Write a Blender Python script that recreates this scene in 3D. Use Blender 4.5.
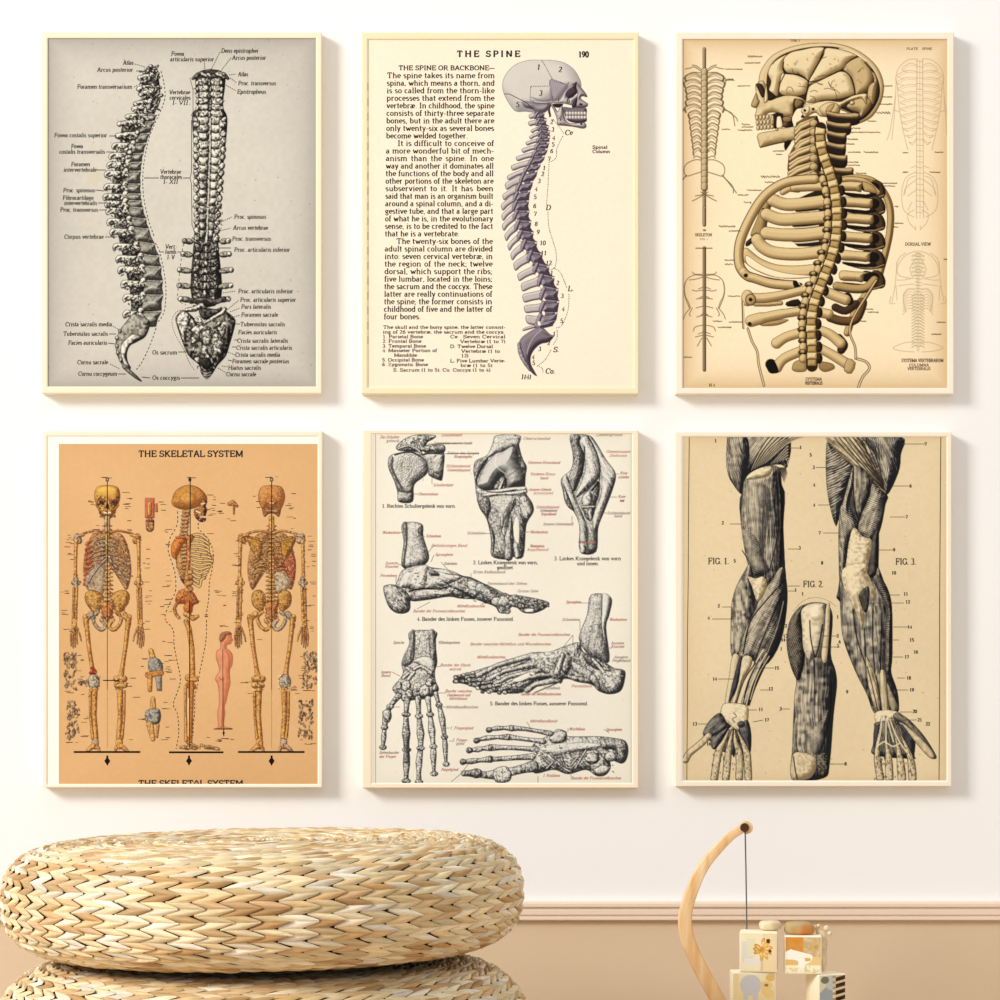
import bpy, math, random
import numpy as np
from mathutils import Vector, geometry

# ------------------------------------------------------------------ camera, world, light
for o in list(bpy.data.objects): bpy.data.objects.remove(o)
SC = bpy.context.scene
COL = SC.collection
U = 0.0016            # metres per unit on the wall plane
DIST = 4.8            # camera to wall
EYE = 0.72            # camera height
HZ = 650              # eye level in wall units (counted from the top edge of the wall area)

cam_d = bpy.data.cameras.new('camera')
cam = bpy.data.objects.new('camera', cam_d); COL.objects.link(cam)
cam.location = (0, -DIST, EYE); cam.rotation_euler = (math.pi/2, 0, 0)
cam_d.sensor_width = 36; cam_d.lens = 108; cam_d.shift_y = 0.15
SC.camera = cam

world = bpy.data.worlds.new('world'); SC.world = world; world.use_nodes = True
bg = world.node_tree.nodes['Background']
bg.inputs[0].default_value = (0.985, 0.985, 1.0, 1); bg.inputs[1].default_value = 0.735

def area(name, loc, target, size, power, color):
    d = bpy.data.lights.new(name, 'AREA'); d.shape = 'SQUARE'; d.size = size; d.energy = power; d.color = color
    o = bpy.data.objects.new(name, d); COL.objects.link(o); o.location = loc
    o.rotation_euler = (Vector(target)-Vector(loc)).to_track_quat('-Z', 'Y').to_euler()
    return o
area('window_light', (-6.9, -5.2, 4.9), (0, 0, 0.6), 2.6, 690, (1.0, 0.985, 0.965))

vs = SC.view_settings
vs.view_transform = 'Standard'; vs.look = 'None'; vs.gamma = 1; vs.use_curve_mapping = False
vs.exposure = 0.0

# ------------------------------------------------------------------ helpers
def srgb(c):
    return tuple(((v/255)/12.92 if v/255 <= .04045 else ((v/255+.055)/1.055)**2.4) for v in c)

def mat(name, col, rough=.7, noise=None, bump=None, spec=.3, metal=0):
    """noise=(scale, other colour, stretch xyz, lo, hi) ; bump=(scale, strength)"""
    m = bpy.data.materials.new(name); m.use_nodes = True
    nt = m.node_tree; b = nt.nodes['Principled BSDF']
    b.inputs['Base Color'].default_value = (*srgb(col), 1); b.inputs['Roughness'].default_value = rough
    b.inputs['Specular IOR Level'].default_value = spec; b.inputs['Metallic'].default_value = metal
    tc = nt.nodes.new('ShaderNodeTexCoord')
    if noise:
        mp = nt.nodes.new('ShaderNodeMapping'); mp.inputs['Scale'].default_value = noise[2]
        nt.links.new(tc.outputs['Object'], mp.inputs[0])
        n = nt.nodes.new('ShaderNodeTexNoise'); n.inputs['Scale'].default_value = noise[0]; n.inputs['Detail'].default_value = 5
        nt.links.new(mp.outputs[0], n.inputs['Vector'])
        r = nt.nodes.new('ShaderNodeValToRGB'); r.color_ramp.elements[0].position = noise[3]; r.color_ramp.elements[1].position = noise[4]
        r.color_ramp.elements[0].color = (*srgb(col), 1); r.color_ramp.elements[1].color = (*srgb(noise[1]), 1)
        nt.links.new(n.outputs[0], r.inputs[0]); nt.links.new(r.outputs[0], b.inputs['Base Color'])
    if bump:
        n2 = nt.nodes.new('ShaderNodeTexNoise'); n2.inputs['Scale'].default_value = bump[0]; n2.inputs['Detail'].default_value = 4
        nt.links.new(tc.outputs['Object'], n2.inputs['Vector'])
        bp = nt.nodes.new('ShaderNodeBump'); bp.inputs['Strength'].default_value = bump[1]; bp.inputs['Distance'].default_value = .002
        nt.links.new(n2.outputs[0], bp.inputs['Height']); nt.links.new(bp.outputs[0], b.inputs['Normal'])
    return m

def vcmat(name, rough=.85, grain=0.0, bump=0.0, spec=.2, gscale=900, stretch=(1, 1, 1)):
    """colour comes from the mesh's own colour attribute, multiplied by a faint fibre noise"""
    m = bpy.data.materials.new(name); m.use_nodes = True
    nt = m.node_tree; b = nt.nodes['Principled BSDF']; b.inputs['Roughness'].default_value = rough
    b.inputs['Specular IOR Level'].default_value = spec
    at = nt.nodes.new('ShaderNodeAttribute'); at.attribute_name = 'tint'
    src = at.outputs['Color']
    tc = nt.nodes.new('ShaderNodeTexCoord')
    mp = nt.nodes.new('ShaderNodeMapping'); mp.inputs['Scale'].default_value = stretch
    nt.links.new(tc.outputs['Object'], mp.inputs[0])
    if grain:
        n = nt.nodes.new('ShaderNodeTexNoise'); n.inputs['Scale'].default_value = gscale; n.inputs['Detail'].default_value = 3
        nt.links.new(mp.outputs[0], n.inputs['Vector'])
        mr = nt.nodes.new('ShaderNodeMapRange'); mr.inputs['From Min'].default_value = .25; mr.inputs['From Max'].default_value = .75
        mr.inputs['To Min'].default_value = 1-grain; mr.inputs['To Max'].default_value = 1+grain*.4
        nt.links.new(n.outputs[0], mr.inputs[0])
        mx = nt.nodes.new('ShaderNodeMix'); mx.data_type = 'RGBA'; mx.blend_type = 'MULTIPLY'; mx.inputs[0].default_value = 1
        nt.links.new(src, mx.inputs[6]); nt.links.new(mr.outputs[0], mx.inputs[7]); src = mx.outputs[2]
        if bump:
            bp = nt.nodes.new('ShaderNodeBump'); bp.inputs['Strength'].default_value = bump; bp.inputs['Distance'].default_value = .001
            nt.links.new(n.outputs[0], bp.inputs['Height']); nt.links.new(bp.outputs[0], b.inputs['Normal'])
    nt.links.new(src, b.inputs['Base Color'])
    return m

def obj(name, verts, faces, m, parent=None, cols=None, smooth=False, loc=None):
    me = bpy.data.meshes.new(name); me.from_pydata(verts, [], faces); me.update()
    if cols is not None:
        ca = me.color_attributes.new('tint', 'BYTE_COLOR', 'POINT')
        a = np.ones((len(verts), 4), np.float32); a[:, :3] = np.clip(np.asarray(cols, np.float32)/255, 0, 1)
        ca.data.foreach_set('color_srgb', a.ravel())
    if smooth: me.polygons.foreach_set('use_smooth', [True]*len(me.polygons))
    me.materials.append(m)
    o = bpy.data.objects.new(name, me); COL.objects.link(o)
    if parent: o.parent = parent
    if loc: o.location = loc
    return o

def tag(o, label=None, cat=None, group=None, kind=None):
    if label: o['label'] = label
    if cat: o['category'] = cat
    if group: o['group'] = group
    if kind: o['kind'] = kind
    return o

def empty(name, loc, label, cat, group=None):
    o = bpy.data.objects.new(name, None); COL.objects.link(o); o.location = loc; o.empty_display_size = .02
    return tag(o, label, cat, group)

def box(x0, x1, y0, y1, z0, z1):
    v = [(x, y, z) for x in (x0, x1) for y in (y0, y1) for z in (z0, z1)]
    f = [(0, 1, 3, 2), (4, 6, 7, 5), (0, 4, 5, 1), (2, 3, 7, 6), (0, 2, 6, 4), (1, 5, 7, 3)]
    return v, f

def bevel(o, w=.001, seg=2):
    b = o.modifiers.new('bevel', 'BEVEL'); b.width = w; b.segments = seg; b.limit_method = 'ANGLE'
    return o

def wx(px, y=0): return (px-500)*U*(DIST+y)/DIST       # y is negative in front of the wall
def wz(py, y=0): return EYE+(HZ-py)*U*(DIST+y)/DIST

# ------------------------------------------------------------------ the room
M_wall = mat('wall_paint', (249, 248, 246), .9, noise=(1.2, (245, 244, 242), (1, 1, 1), .3, .7), bump=(250, .05))
M_dado = mat('dado_paint', (224, 201, 171), .75, noise=(2.0, (216, 191, 159), (1, 1, 1), .3, .7), bump=(120, .05))
M_rail = mat('rail_paint', (241, 222, 202), .55, noise=(3, (234, 213, 192), (.2, 1, 1), .3, .7))
M_floor = mat('floor_boards', (214, 190, 158), .5, noise=(6, (196, 168, 134), (.25, 3, 1), .3, .7), bump=(30, .1))

RZ = wz(920)
v, f = box(-3.2, 3.2, 0, .12, RZ, 2.7);  tag(obj('wall_back', v, f, M_wall), kind='structure')
v, f = box(-3.2, 3.2, 0, .12, 0, RZ);    tag(obj('wall_dado', v, f, M_dado), kind='structure')
v, f = box(-3.2, 3.2, -6.0, .12, -.05, 0); tag(obj('floor', v, f, M_floor), kind='structure')
prof = [(0, 901), (-.012, 901), (-.014, 903), (-.014, 906), (-.009, 907.2), (-.009, 908.6), (-.011, 910), (-.011, 914),
        (-.0075, 915.2), (-.0075, 916.2), (-.0105, 917.2), (-.0105, 919.2), (-.006, 920.3), (0, 920.3)]
vv = []; ff = []
for x in (-3.2, 3.2):
    for (y, p) in prof: vv.append((x, y, wz(p)))
n = len(prof)
for i in range(n-1): ff.append((i, i+1, n+i+1, n+i))
ff.append(tuple(range(n))); ff.append(tuple(range(2*n-1, n-1, -1)))
rail = tag(obj('trim_1', vv, ff, M_rail), kind='structure')

# ------------------------------------------------------------------ a small roman stroke alphabet (thick stems, thin bars, slab feet)
def arc(cx, cy, rx, ry, a0, a1, n=7):
    return [(cx+rx*math.cos(math.radians(a0+(a1-a0)*i/n)), cy+ry*math.sin(math.radians(a0+(a1-a0)*i/n))) for i in range(n+1)]
def st(x, y0, y1, s0=7, s1=7, l1=None):
    """a stem with feet"""
    r = [[(x, y0), (x, y1)]]
    if s0: r.append([(x-s0, y0), (x+s0, y0)])
    if s1: r.append([(x-s1, y1), (x+(l1 if l1 is not None else s1), y1)])
    return r
XH, CH, AS = 44, 66, 68
def hump(x0, x1, s=1): return arc((x0+x1)/2, XH-14, (x1-x0)/2, 13, 165, 0)+[(x1, 0)]
GL = {
 ' ': (26, []),
 'a': (44, [arc(19, 31, 12, 12, 150, 0)+[(31, 6), (37, 0)], [(31, 26)]+arc(18, 13, 12, 12, 90, 270)+[(31, 8)]]),
 'b': (50, st(11, 0, AS, 0, 5, 0)+[arc(26, 22, 16, 21, 150, -150, 12)]),
 'c': (42, [arc(23, 22, 16, 21, 50, 310, 12)]),
 'd': (50, st(38, 0, AS, 5, 5, 0)+[arc(23, 22, 16, 21, 30, 330, 12)]),
 'e': (42, [[(7, 24), (37, 24)]+arc(22, 23, 16, 20, 0, 315, 12)]),
 'f': (30, [[(13, 0), (13, 52)]+arc(22, 54, 9, 13, 180, 40, 5), [(4, 0), (23, 0)], [(4, 43), (25, 43)]]),
 'g': (46, [arc(20, 29, 13, 14, 0, 360, 12), [(12, 17), (10, 8), (30, 4)]+arc(22, -7, 15, 11, 60, -180, 9), [(31, 39), (42, 42)]]),
 'h': (52, st(12, 0, AS, 7, 5, 0)+[hump(12, 40), [(33, 0), (47, 0)]]),
 'i': (26, st(13, 0, XH, 8, 7, 0)+[[(13, 57), (13, 64)]]),
 'j': (24, [[(14, XH), (14, -8), (6, -18)], [(7, XH), (14, XH)], [(14, 57), (14, 64)]]),
 'k': (50, st(12, 0, AS, 7, 5, 0)+[[(14, 16), (38, 43)], [(22, 25), (42, 0)], [(35, 0), (48, 0)], [(32, 43), (44, 43)]]),
 'l': (26, st(13, 0, AS, 8, 7, 0)),
 'm': (78, st(12, 0, XH, 7, 7, 0)+[hump(12, 39), hump(39, 66), [(32, 0), (46, 0)], [(59, 0), (73, 0)]]),
 'n': (54, st(12, 0, XH, 7, 7, 0)+[hump(12, 41), [(34, 0), (48, 0)]]),
 'o': (46, [arc(23, 22, 16, 21, 0, 360, 14)]),
 'p': (50, st(11, -20, XH, 7, 7, 0)+[arc(26, 22, 16, 21, 150, -150, 12)]),
 'q': (50, st(38, -20, XH, 7, 0)+[arc(23, 22, 16, 21, 30, 330, 12)]),
 'r': (38, st(12, 0, XH, 7, 7, 0)+[arc(25, 30, 12, 13, 160, 50, 5)]),
 's': (38, [arc(19, 32, 11, 11, 35, 230, 7)+arc(19, 12, 12, 12, 60, -145, 7)]),
 't': (32, [[(14, 60), (14, 8)]+arc(22, 8, 8, 8, 180, 300, 4), [(4, 43), (27, 43)]]),
 'u': (52, [[(5, 43), (12, 43), (12, 14)]+arc(25, 14, 13, 13, 180, 350, 6), [(39, 43), (39, 0), (46, 0)], [(32, 43), (39, 43)]]),
 'v': (46, [[(8, 43), (23, 0)], [(23, 0), (38, 43)], [(2, 43), (16, 43)], [(31, 43), (44, 43)]]),
 'w': (66, [[(8, 43), (21, 0)], [(21, 0), (33, 38)], [(33, 38), (45, 0)], [(45, 0), (58, 43)], [(2, 43), (15, 43)], [(51, 43), (64, 43)]]),
 'x': (46, [[(8, 43), (38, 0)], [(37, 43), (9, 0)], [(2, 43), (15, 43)], [(30, 43), (43, 43)], [(2, 0), (16, 0)], [(30, 0), (45, 0)]]),
 'y': (46, [[(8, 43), (24, 0)], [(38, 43), (19, -12), (8, -18)], [(2, 43), (16, 43)], [(31, 43), (44, 43)]]),
 'z': (42, [[(8, 43), (35, 43), (8, 0), (36, 0)], [(8, 43), (8, 36)], [(36, 0), (36, 7)]]),
 '.': (22, [[(10, 0), (10, 6)]]), ',': (22, [[(10, 6), (10, 0), (6, -8)]]), ';': (22, [[(10, 6), (10, 0), (6, -8)], [(10, 32), (10, 38)]]),
 ':': (22, [[(10, 0), (10, 6)], [(10, 32), (10, 38)]]), '-': (30, [[(5, 22), (25, 22)]]), '_': (70, [[(0, 24), (70, 24)]]),
 '(': (26, [arc(28, 28, 18, 40, 120, 240, 6)]), ')': (26, [arc(-2, 28, 18, 40, 60, -60, 6)]),
 'A': (66, [[(8, 0), (32, CH)], [(32, CH), (34, CH), (57, 0)], [(17, 23), (48, 23)], [(1, 0), (17, 0)], [(47, 0), (66, 0)]]),
 'B': (62, st(14, 0, CH, 9, 9)+[[(14, CH), (34, CH)]+arc(34, 50, 15, 16, 90, -90, 6)+[(14, 34)], [(34, 34)]+arc(35, 17, 18, 17, 90, -90, 6)+[(14, 0)]]),
 'C': (64, [arc(35, 33, 26, 33, 45, 315, 12), [(56, 45), (56, 64)]]),
 'D': (68, st(14, 0, CH, 9, 9)+[[(14, CH), (30, CH)]+arc(32, 33, 28, 33, 90, -90, 9)+[(14, 0)]]),
 'E': (62, st(14, 0, CH, 9, 9)+[[(14, CH), (54, CH), (54, 50)], [(14, 34), (42, 34)], [(42, 26), (42, 42)], [(14, 0), (56, 0), (56, 17)]]),
 'F': (58, st(14, 0, CH, 9, 9)+[[(14, CH), (52, CH), (52, 49)], [(14, 34), (40, 34)], [(40, 26), (40, 42)]]),
 'G': (70, [arc(35, 33, 26, 33, 45, 330, 12), [(58, 28), (58, 2)], [(46, 28), (66, 28)], [(56, 47), (56, 64)]]),
 'H': (74, st(14, 0, CH, 9, 9)+st(60, 0, CH, 9, 9)+[[(14, 34), (60, 34)]]),
 'I': (34, st(17, 0, CH, 10, 10)),
 'J': (44, [[(28, CH), (28, 14)]+arc(18, 14, 10, 14, 0, -160, 6), [(18, CH), (38, CH)]]),
 'K': (70, st(14, 0, CH, 9, 9)+[[(16, 26), (54, CH)], [(28, 38), (56, 0)], [(46, CH), (64, CH)], [(48, 0), (67, 0)]]),
 'L': (58, st(14, 0, CH, 9, 9)+[[(14, 0), (54, 0), (54, 20)]]),
 'M': (86, st(13, 0, CH, 9, 6)+st(72, 0, CH, 9, 6)+[[(14, CH), (43, 4)], [(43, 4), (71, CH)]]),
 'N': (74, st(14, 0, CH, 9, 4)+[[(14, CH), (59, 0)], [(60, 0), (60, CH)], [(51, CH), (69, CH)]]),
 'O': (70, [arc(35, 33, 27, 33, 0, 360, 16)]),
 'P': (60, st(14, 0, CH, 9, 9)+[[(14, CH), (34, CH)]+arc(34, 48, 18, 18, 90, -90, 7)+[(14, 30)]]),
 'R': (68, st(14, 0, CH, 9, 9)+[[(14, CH), (34, CH)]+arc(34, 49, 17, 17, 90, -90, 7)+[(14, 32)], [(36, 32), (54, 0), (65, 0)]]),
 'S': (56, [arc(28, 49, 18, 17, 30, 250, 8)+arc(28, 17, 20, 17, 70, -155, 8), [(46, 50), (46, 66)], [(8, 0), (8, 17)]]),
 'T': (64, st(32, 0, CH, 10, 0)+[[(8, 49), (8, CH), (56, CH), (56, 49)]]),
 'U': (72, [[(15, CH), (15, 22)]+arc(36, 22, 21, 22, 180, 360, 8)+[(57, CH)], [(6, CH), (25, CH)], [(49, CH), (66, CH)]]),
 'V': (66, [[(9, CH), (33, 0)], [(33, 0), (57, CH)], [(1, CH), (19, CH)], [(48, CH), (66, CH)]]),
 'X': (66, [[(10, CH), (56, 0)], [(55, CH), (9, 0)], [(2, CH), (20, CH)], [(46, CH), (64, CH)], [(1, 0), (18, 0)], [(46, 0), (66, 0)]]),
 'Y': (66, [[(9, CH), (33, 32)], [(57, CH), (33, 32), (33, 0)], [(1, CH), (19, CH)], [(48, CH), (66, CH)], [(23, 0), (43, 0)]]),
 'Z': (60, [[(10, 50), (10, CH), (50, CH), (8, 0), (52, 0), (52, 16)]]),
 'W': (90, [[(9, CH), (27, 0)], [(27, 0), (45, CH)], [(45, CH), (62, 0)], [(62, 0), (80, CH)], [(1, CH), (19, CH)], [(71, CH), (89, CH)]]),
 '0': (48, [arc(24, 33, 17, 33, 0, 360, 14)]), '1': (48, st(25, 0, CH, 10, 0)+[[(25, CH), (13, 54)]]),
 '2': (48, [arc(24, 48, 15, 18, 160, -30, 8)+[(8, 0), (41, 0), (41, 10)]]),
 '3': (48, [arc(23, 50, 14, 16, 150, -80, 8), arc(23, 17, 17, 17, 90, -155, 8)]),
 '4': (48, [[(32, 0), (32, CH), (5, 20), (44, 20)], [(23, 0), (41, 0)]]),
 '5': (48, [[(40, CH), (13, CH), (11, 36)]+arc(23, 21, 17, 21, 120, -155, 8)]),
 '6': (48, [arc(24, 20, 16, 20, 0, 360, 12), [(8, 22), (14, 50), (38, 66)]]),
 '7': (48, [[(8, 52), (8, CH), (41, CH), (20, 0)]]),
 '8': (48, [arc(24, 49, 13, 16, 0, 360, 12), arc(24, 17, 16, 17, 0, 360, 12)]),
 '9': (48, [arc(24, 46, 16, 20, 0, 360, 12), [(40, 44), (34, 16), (10, 0)]]),
}
GL['\u00e6'] = (62, [arc(16, 31, 10, 12, 150, 0)+[(28, 0)], arc(16, 13, 10, 12, 90, 330, 8), [(28, 24), (56, 24)]+arc(42, 23, 14, 20, 0, 315, 10)])
GL['\u00fc'] = (52, GL['u'][1]+[[(18, 56), (18, 63)], [(33, 56), (33, 63)]])
GL['\u00e4'] = (44, GL['a'][1]+[[(13, 56), (13, 63)], [(27, 56), (27, 63)]])
GL['\u00f6'] = (46, GL['o'][1]+[[(16, 56), (16, 63)], [(30, 56), (30, 63)]])

class Ink:
    """flat printed ink: strips and polygons in page units, collected into one thin mesh"""
    def __init__(s): s.v = []; s.f = []; s.c = []; s.lay = 0
    def quad(s, pts, col):
        n = len(s.v); s.v += [(p[0], p[1], s.lay) for p in pts]; s.c += [col]*len(pts); s.f.append(tuple(range(n, n+len(pts))))
    def strip(s, pts, wf, col):
        pts = [p for i, p in enumerate(pts) if i == 0 or abs(p[0]-pts[i-1][0])+abs(p[1]-pts[i-1][1]) > 1e-6]
        m = len(pts)
        if m < 2: return
        b = len(s.v)
        for i, p in enumerate(pts):
            a = pts[max(i-1, 0)]; c = pts[min(i+1, m-1)]
            dx, dy = c[0]-a[0], c[1]-a[1]; L = math.hypot(dx, dy) or 1
            w = (wf(dx/L, dy/L) if callable(wf) else (wf[0]+(wf[1]-wf[0])*i/(m-1) if isinstance(wf, tuple) else wf))/2
            nx, ny = -dy/L*w, dx/L*w
            s.v += [(p[0]+nx, p[1]+ny, s.lay), (p[0]-nx, p[1]-ny, s.lay)]; s.c += [col, col]
        for i in range(m-1): s.f.append((b+2*i, b+2*i+1, b+2*i+3, b+2*i+2))
    def line(s, x0, y0, x1, y1, w=.6, col=(40, 35, 30), dash=0):
        if not dash: s.strip([(x0, y0), (x1, y1)], w, col); return
        L = math.hypot(x1-x0, y1-y0); k = 0
        while k < L:
            e = min(k+dash*.6, L); s.strip([(x0+(x1-x0)*k/L, y0+(y1-y0)*k/L), (x0+(x1-x0)*e/L, y0+(y1-y0)*e/L)], w, col); k += dash
    def path(s, pts, w=.6, col=(40, 35, 30), dash=0):
        if not dash: s.strip(pts, w, col); return
        d = 0
        for a, b in zip(pts, pts[1:]):
            L = math.hypot(b[0]-a[0], b[1]-a[1]); n = max(1, int(L/.4))
            for i in range(n):
                if (d % dash) < dash*.55: s.strip([(a[0]+(b[0]-a[0])*i/n, a[1]+(b[1]-a[1])*i/n), (a[0]+(b[0]-a[0])*(i+1)/n, a[1]+(b[1]-a[1])*(i+1)/n)], w, col)
                d += L/n
    def text(s, t, x, y, size, x1=None, col=(40, 35, 30), thick=13, thin=8.5, sx=1, slant=0, align='l', shear=0, track=0):
        """baseline at y; x1 stretches the word spaces so that the line ends there (justified)"""
        k = size/66.0
        w = sum(GL.get(c, GL['o'])[0]+track for c in t)*k*sx-track*k*sx
        extra = 0
        if x1 is not None:
            ns = t.count(' ')
            if align == 'j' and ns: extra = (x1-x-w)/ns
            else: sx = sx*(x1-x)/w
        elif align == 'c': x -= w/2
        elif align == 'r': x -= w
        wf = lambda dx, dy: (thin+(thick-thin)*abs(dy)**1.2)*k
        for c in t:
            g = GL.get(c, GL['o'])
            for strk in g[1]:
                s.strip([(x+(px+slant*py)*k*sx, y-py*k+shear*(px*k*sx)) for px, py in strk], wf, col)
            x += (g[0]+track)*k*sx+(extra if c == ' ' else 0)
        return x
    def build(s, name, parent, depth, m, ox, oz):
        k = U*(DIST-depth)/DIST
        v = [((a-500)*k-ox, -depth-.00012-l*.00006, EYE+(HZ-b)*k-oz) for a, b, l in s.v]
        return obj(name, v, s.f, m, parent, cols=s.c)
# ------------------------------------------------------------------ printed sheets: a fine mesh whose colour attribute carries the print
def P(t): return [tuple(float(q) for q in w.split(',')) for w in t.split()]
def sp(pts, closed=True, n=4):
    m = len(pts); out = []
    rng = range(m) if closed else range(m-1)
    for i in rng:
        if closed: p0, p1, p2, p3 = pts[i-1], pts[i], pts[(i+1) % m], pts[(i+2) % m]
        else: p0, p1, p2, p3 = pts[max(i-1, 0)], pts[i], pts[i+1], pts[min(i+2, m-1)]
        for j in range(n):
            t = j/n; a = -.5*t+t*t-.5*t**3; b = 1-2.5*t*t+1.5*t**3; c = .5*t+2*t*t-1.5*t**3; d = -.5*t*t+.5*t**3
            out.append((a*p0[0]+b*p1[0]+c*p2[0]+d*p3[0], a*p0[1]+b*p1[1]+c*p2[1]+d*p3[1]))
    if not closed: out.append(pts[-1])
    return out
def hsh(ix, iy, s):
    h = (ix.astype(np.int64)*374761393+iy.astype(np.int64)*668265263+s*1442695041) & 0x7fffffff
    h = ((h ^ (h >> 13))*1274126177) & 0x7fffffff
    return ((h ^ (h >> 16)) & 0xffff)/65535.0
def vn(x, y, s=0):
    ix = np.floor(x); iy = np.floor(y); fx = x-ix; fy = y-iy; fx = fx*fx*(3-2*fx); fy = fy*fy*(3-2*fy)
    ix = ix.astype(np.int64); iy = iy.astype(np.int64)
    return (hsh(ix, iy, s)*(1-fx)+hsh(ix+1, iy, s)*fx)*(1-fy)+(hsh(ix, iy+1, s)*(1-fx)+hsh(ix+1, iy+1, s)*fx)*fy
SD = [11]
class Canvas:
    def __init__(s, x0, y0, x1, y1, paper, S=2.0):
        s.x0, s.y0, s.x1, s.y1, s.S = x0, y0, x1, y1, S
        s.nx = int(round((x1-x0)*S))+1; s.ny = int(round((y1-y0)*S))+1
        s.xs = np.linspace(x0, x1, s.nx); s.ys = np.linspace(y0, y1, s.ny)
        s.X, s.Y = np.meshgrid(s.xs, s.ys)
        s.c = np.ones((s.ny, s.nx, 3))*np.array(paper, float)
    def win(s, b, pad=3):
        i0 = max(0, int((b[0]-pad-s.x0)*s.S)); i1 = min(s.nx, int((b[2]+pad-s.x0)*s.S)+2)
        j0 = max(0, int((b[1]-pad-s.y0)*s.S)); j1 = min(s.ny, int((b[3]+pad-s.y0)*s.S)+2)
        return slice(j0, max(j0, j1)), slice(i0, max(i0, i1))
    @staticmethod
    def bbox(g):
        if g[0] == 'u': 
            bs = [Canvas.bbox(q) for q in g[1]]; return (min(b[0] for b in bs), min(b[1] for b in bs), max(b[2] for b in bs), max(b[3] for b in bs))
        if g[0] == 'e': r = max(g[3], g[4]); return (g[1]-r, g[2]-r, g[1]+r, g[2]+r)
        xs = [p[0] for p in g[1]]; ys = [p[1] for p in g[1]]; r = max(g[2]) if g[0] == 'l' else 0
        return (min(xs)-r, min(ys)-r, max(xs)+r, max(ys)+r)
    @staticmethod
    def sd(g, X, Y):
        if g[0] == 'u':
            d = Canvas.sd(g[1][0], X, Y)
            for q in g[1][1:]: d = np.minimum(d, Canvas.sd(q, X, Y))
            return d
        if g[0] == 'e':
            _, cx, cy, rx, ry, a = g; ca, sa = math.cos(math.radians(a)), math.sin(math.radians(a))
            x = (X-cx)*ca+(Y-cy)*sa; y = -(X-cx)*sa+(Y-cy)*ca
            k = np.sqrt((x/rx)**2+(y/ry)**2)+1e-6
            return (k-1)*np.sqrt(x*x+y*y)/k
        if g[0] == 'l':
            pts, r = g[1], g[2]; d = np.full(X.shape, 1e9)
            for i in range(len(pts)-1):
                ax, ay = pts[i]; bx, by = pts[i+1]; dx, dy = bx-ax, by-ay; L2 = dx*dx+dy*dy+1e-9
                t = np.clip(((X-ax)*dx+(Y-ay)*dy)/L2, 0, 1)
                d = np.minimum(d, np.hypot(X-ax-t*dx, Y-ay-t*dy)-(r[i]+(r[i+1]-r[i])*t))
            return d
        pts = g[1]; d = np.full(X.shape, 1e9); ins = np.zeros(X.shape, bool); m = len(pts)
        for i in range(m):
            ax, ay = pts[i]; bx, by = pts[(i+1) % m]; dx, dy = bx-ax, by-ay; L2 = dx*dx+dy*dy+1e-9
            t = np.clip(((X-ax)*dx+(Y-ay)*dy)/L2, 0, 1)
            d = np.minimum(d, (X-ax-t*dx)**2+(Y-ay-t*dy)**2)
            if abs(dy) > 1e-9: ins ^= ((ay > Y) != (by > Y)) & (X < (Y-ay)*dx/dy+ax)
        d = np.sqrt(d); return np.where(ins, -d, d)
    def form(s, g, light, dark, R=3, lw=.8, lc=(30, 25, 20), amp=1.0, bias=0, hatch=None, fib=None, stip=0, L=(-.45, -.5, .75), soft=.0, alpha=1.0, blot=None):
        """a rounded printed form: g = geometry; hatch=(angle, period, amount); fib=(angle, length, width, amount); stip = random dots;
        blot=(size, amount)"""
        sl = s.win(s.bbox(g)); X, Y = s.X[sl], s.Y[sl]
        if X.size < 4 or min(X.shape) < 2: return
        SD[0] += 7
        d = s.sd(g, X, Y)
        m = np.clip(.5-d*s.S*.8, 0, 1)*alpha
        gy, gx = np.gradient(d, 1/s.S); gl = np.hypot(gx, gy)+1e-6
        h = np.clip(-d/R, 0, 1); q = np.sqrt(np.clip(1-h*h*(3-2*h), 0, 1))*.95
        lam = (gx/gl*L[0]+gy/gl*L[1])*q+L[2]*np.sqrt(1-q*q)
        t = .5+(lam-.5)*amp+bias
        if blot: t = t+(vn(X/blot[0], Y/blot[0], SD[0]+3)-.5)*2*blot[1]
        if fib:
            a = math.radians(fib[0]); u = X*math.cos(a)+Y*math.sin(a); w = -X*math.sin(a)+Y*math.cos(a)
            w = w+(vn(u/14, w/10, SD[0]+9)-.5)*3; t = t+((vn(u/fib[1]/1.6, w/fib[2]*1.25, SD[0])-.5)*1.5+(vn(u/fib[1]*1.5, w/fib[2]*1.9, SD[0]+2)-.5)*.9)*fib[3]*1.15
        if stip: t = t+(hsh(np.round(X*s.S), np.round(Y*s.S), SD[0]+1)-.5)*2*stip
        if hatch:
            a = math.radians(hatch[0]); w = -X*math.sin(a)+Y*math.cos(a)
            w = w+vn(X/9, Y/9, SD[0]+5)*3.2; t = t+np.sin(w*2*math.pi/hatch[1])*hatch[2]*1.25
        t = np.clip(t, 0, 1)[..., None]
        col = np.array(dark, float)*(1-t)+np.array(light, float)*t
        if lw:
            e = np.clip((d+lw)*s.S*.8+.2, 0, 1)[..., None]; col = col*(1-e)+np.array(lc, float)*e
        s.c[sl] = s.c[sl]*(1-m[..., None])+col*m[..., None]
    def stroke(s, pts, w, col, a=1.0):
        r = w if isinstance(w, list) else [w/2]*len(pts)
        g = ('l', pts, r); sl = s.win(s.bbox(g)); X, Y = s.X[sl], s.Y[sl]
        if X.size < 4: return
        m = (np.clip(.5-s.sd(g, X, Y)*s.S*.8, 0, 1)*a)[..., None]
        s.c[sl] = s.c[sl]*(1-m)+np.array(col, float)*m
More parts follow.
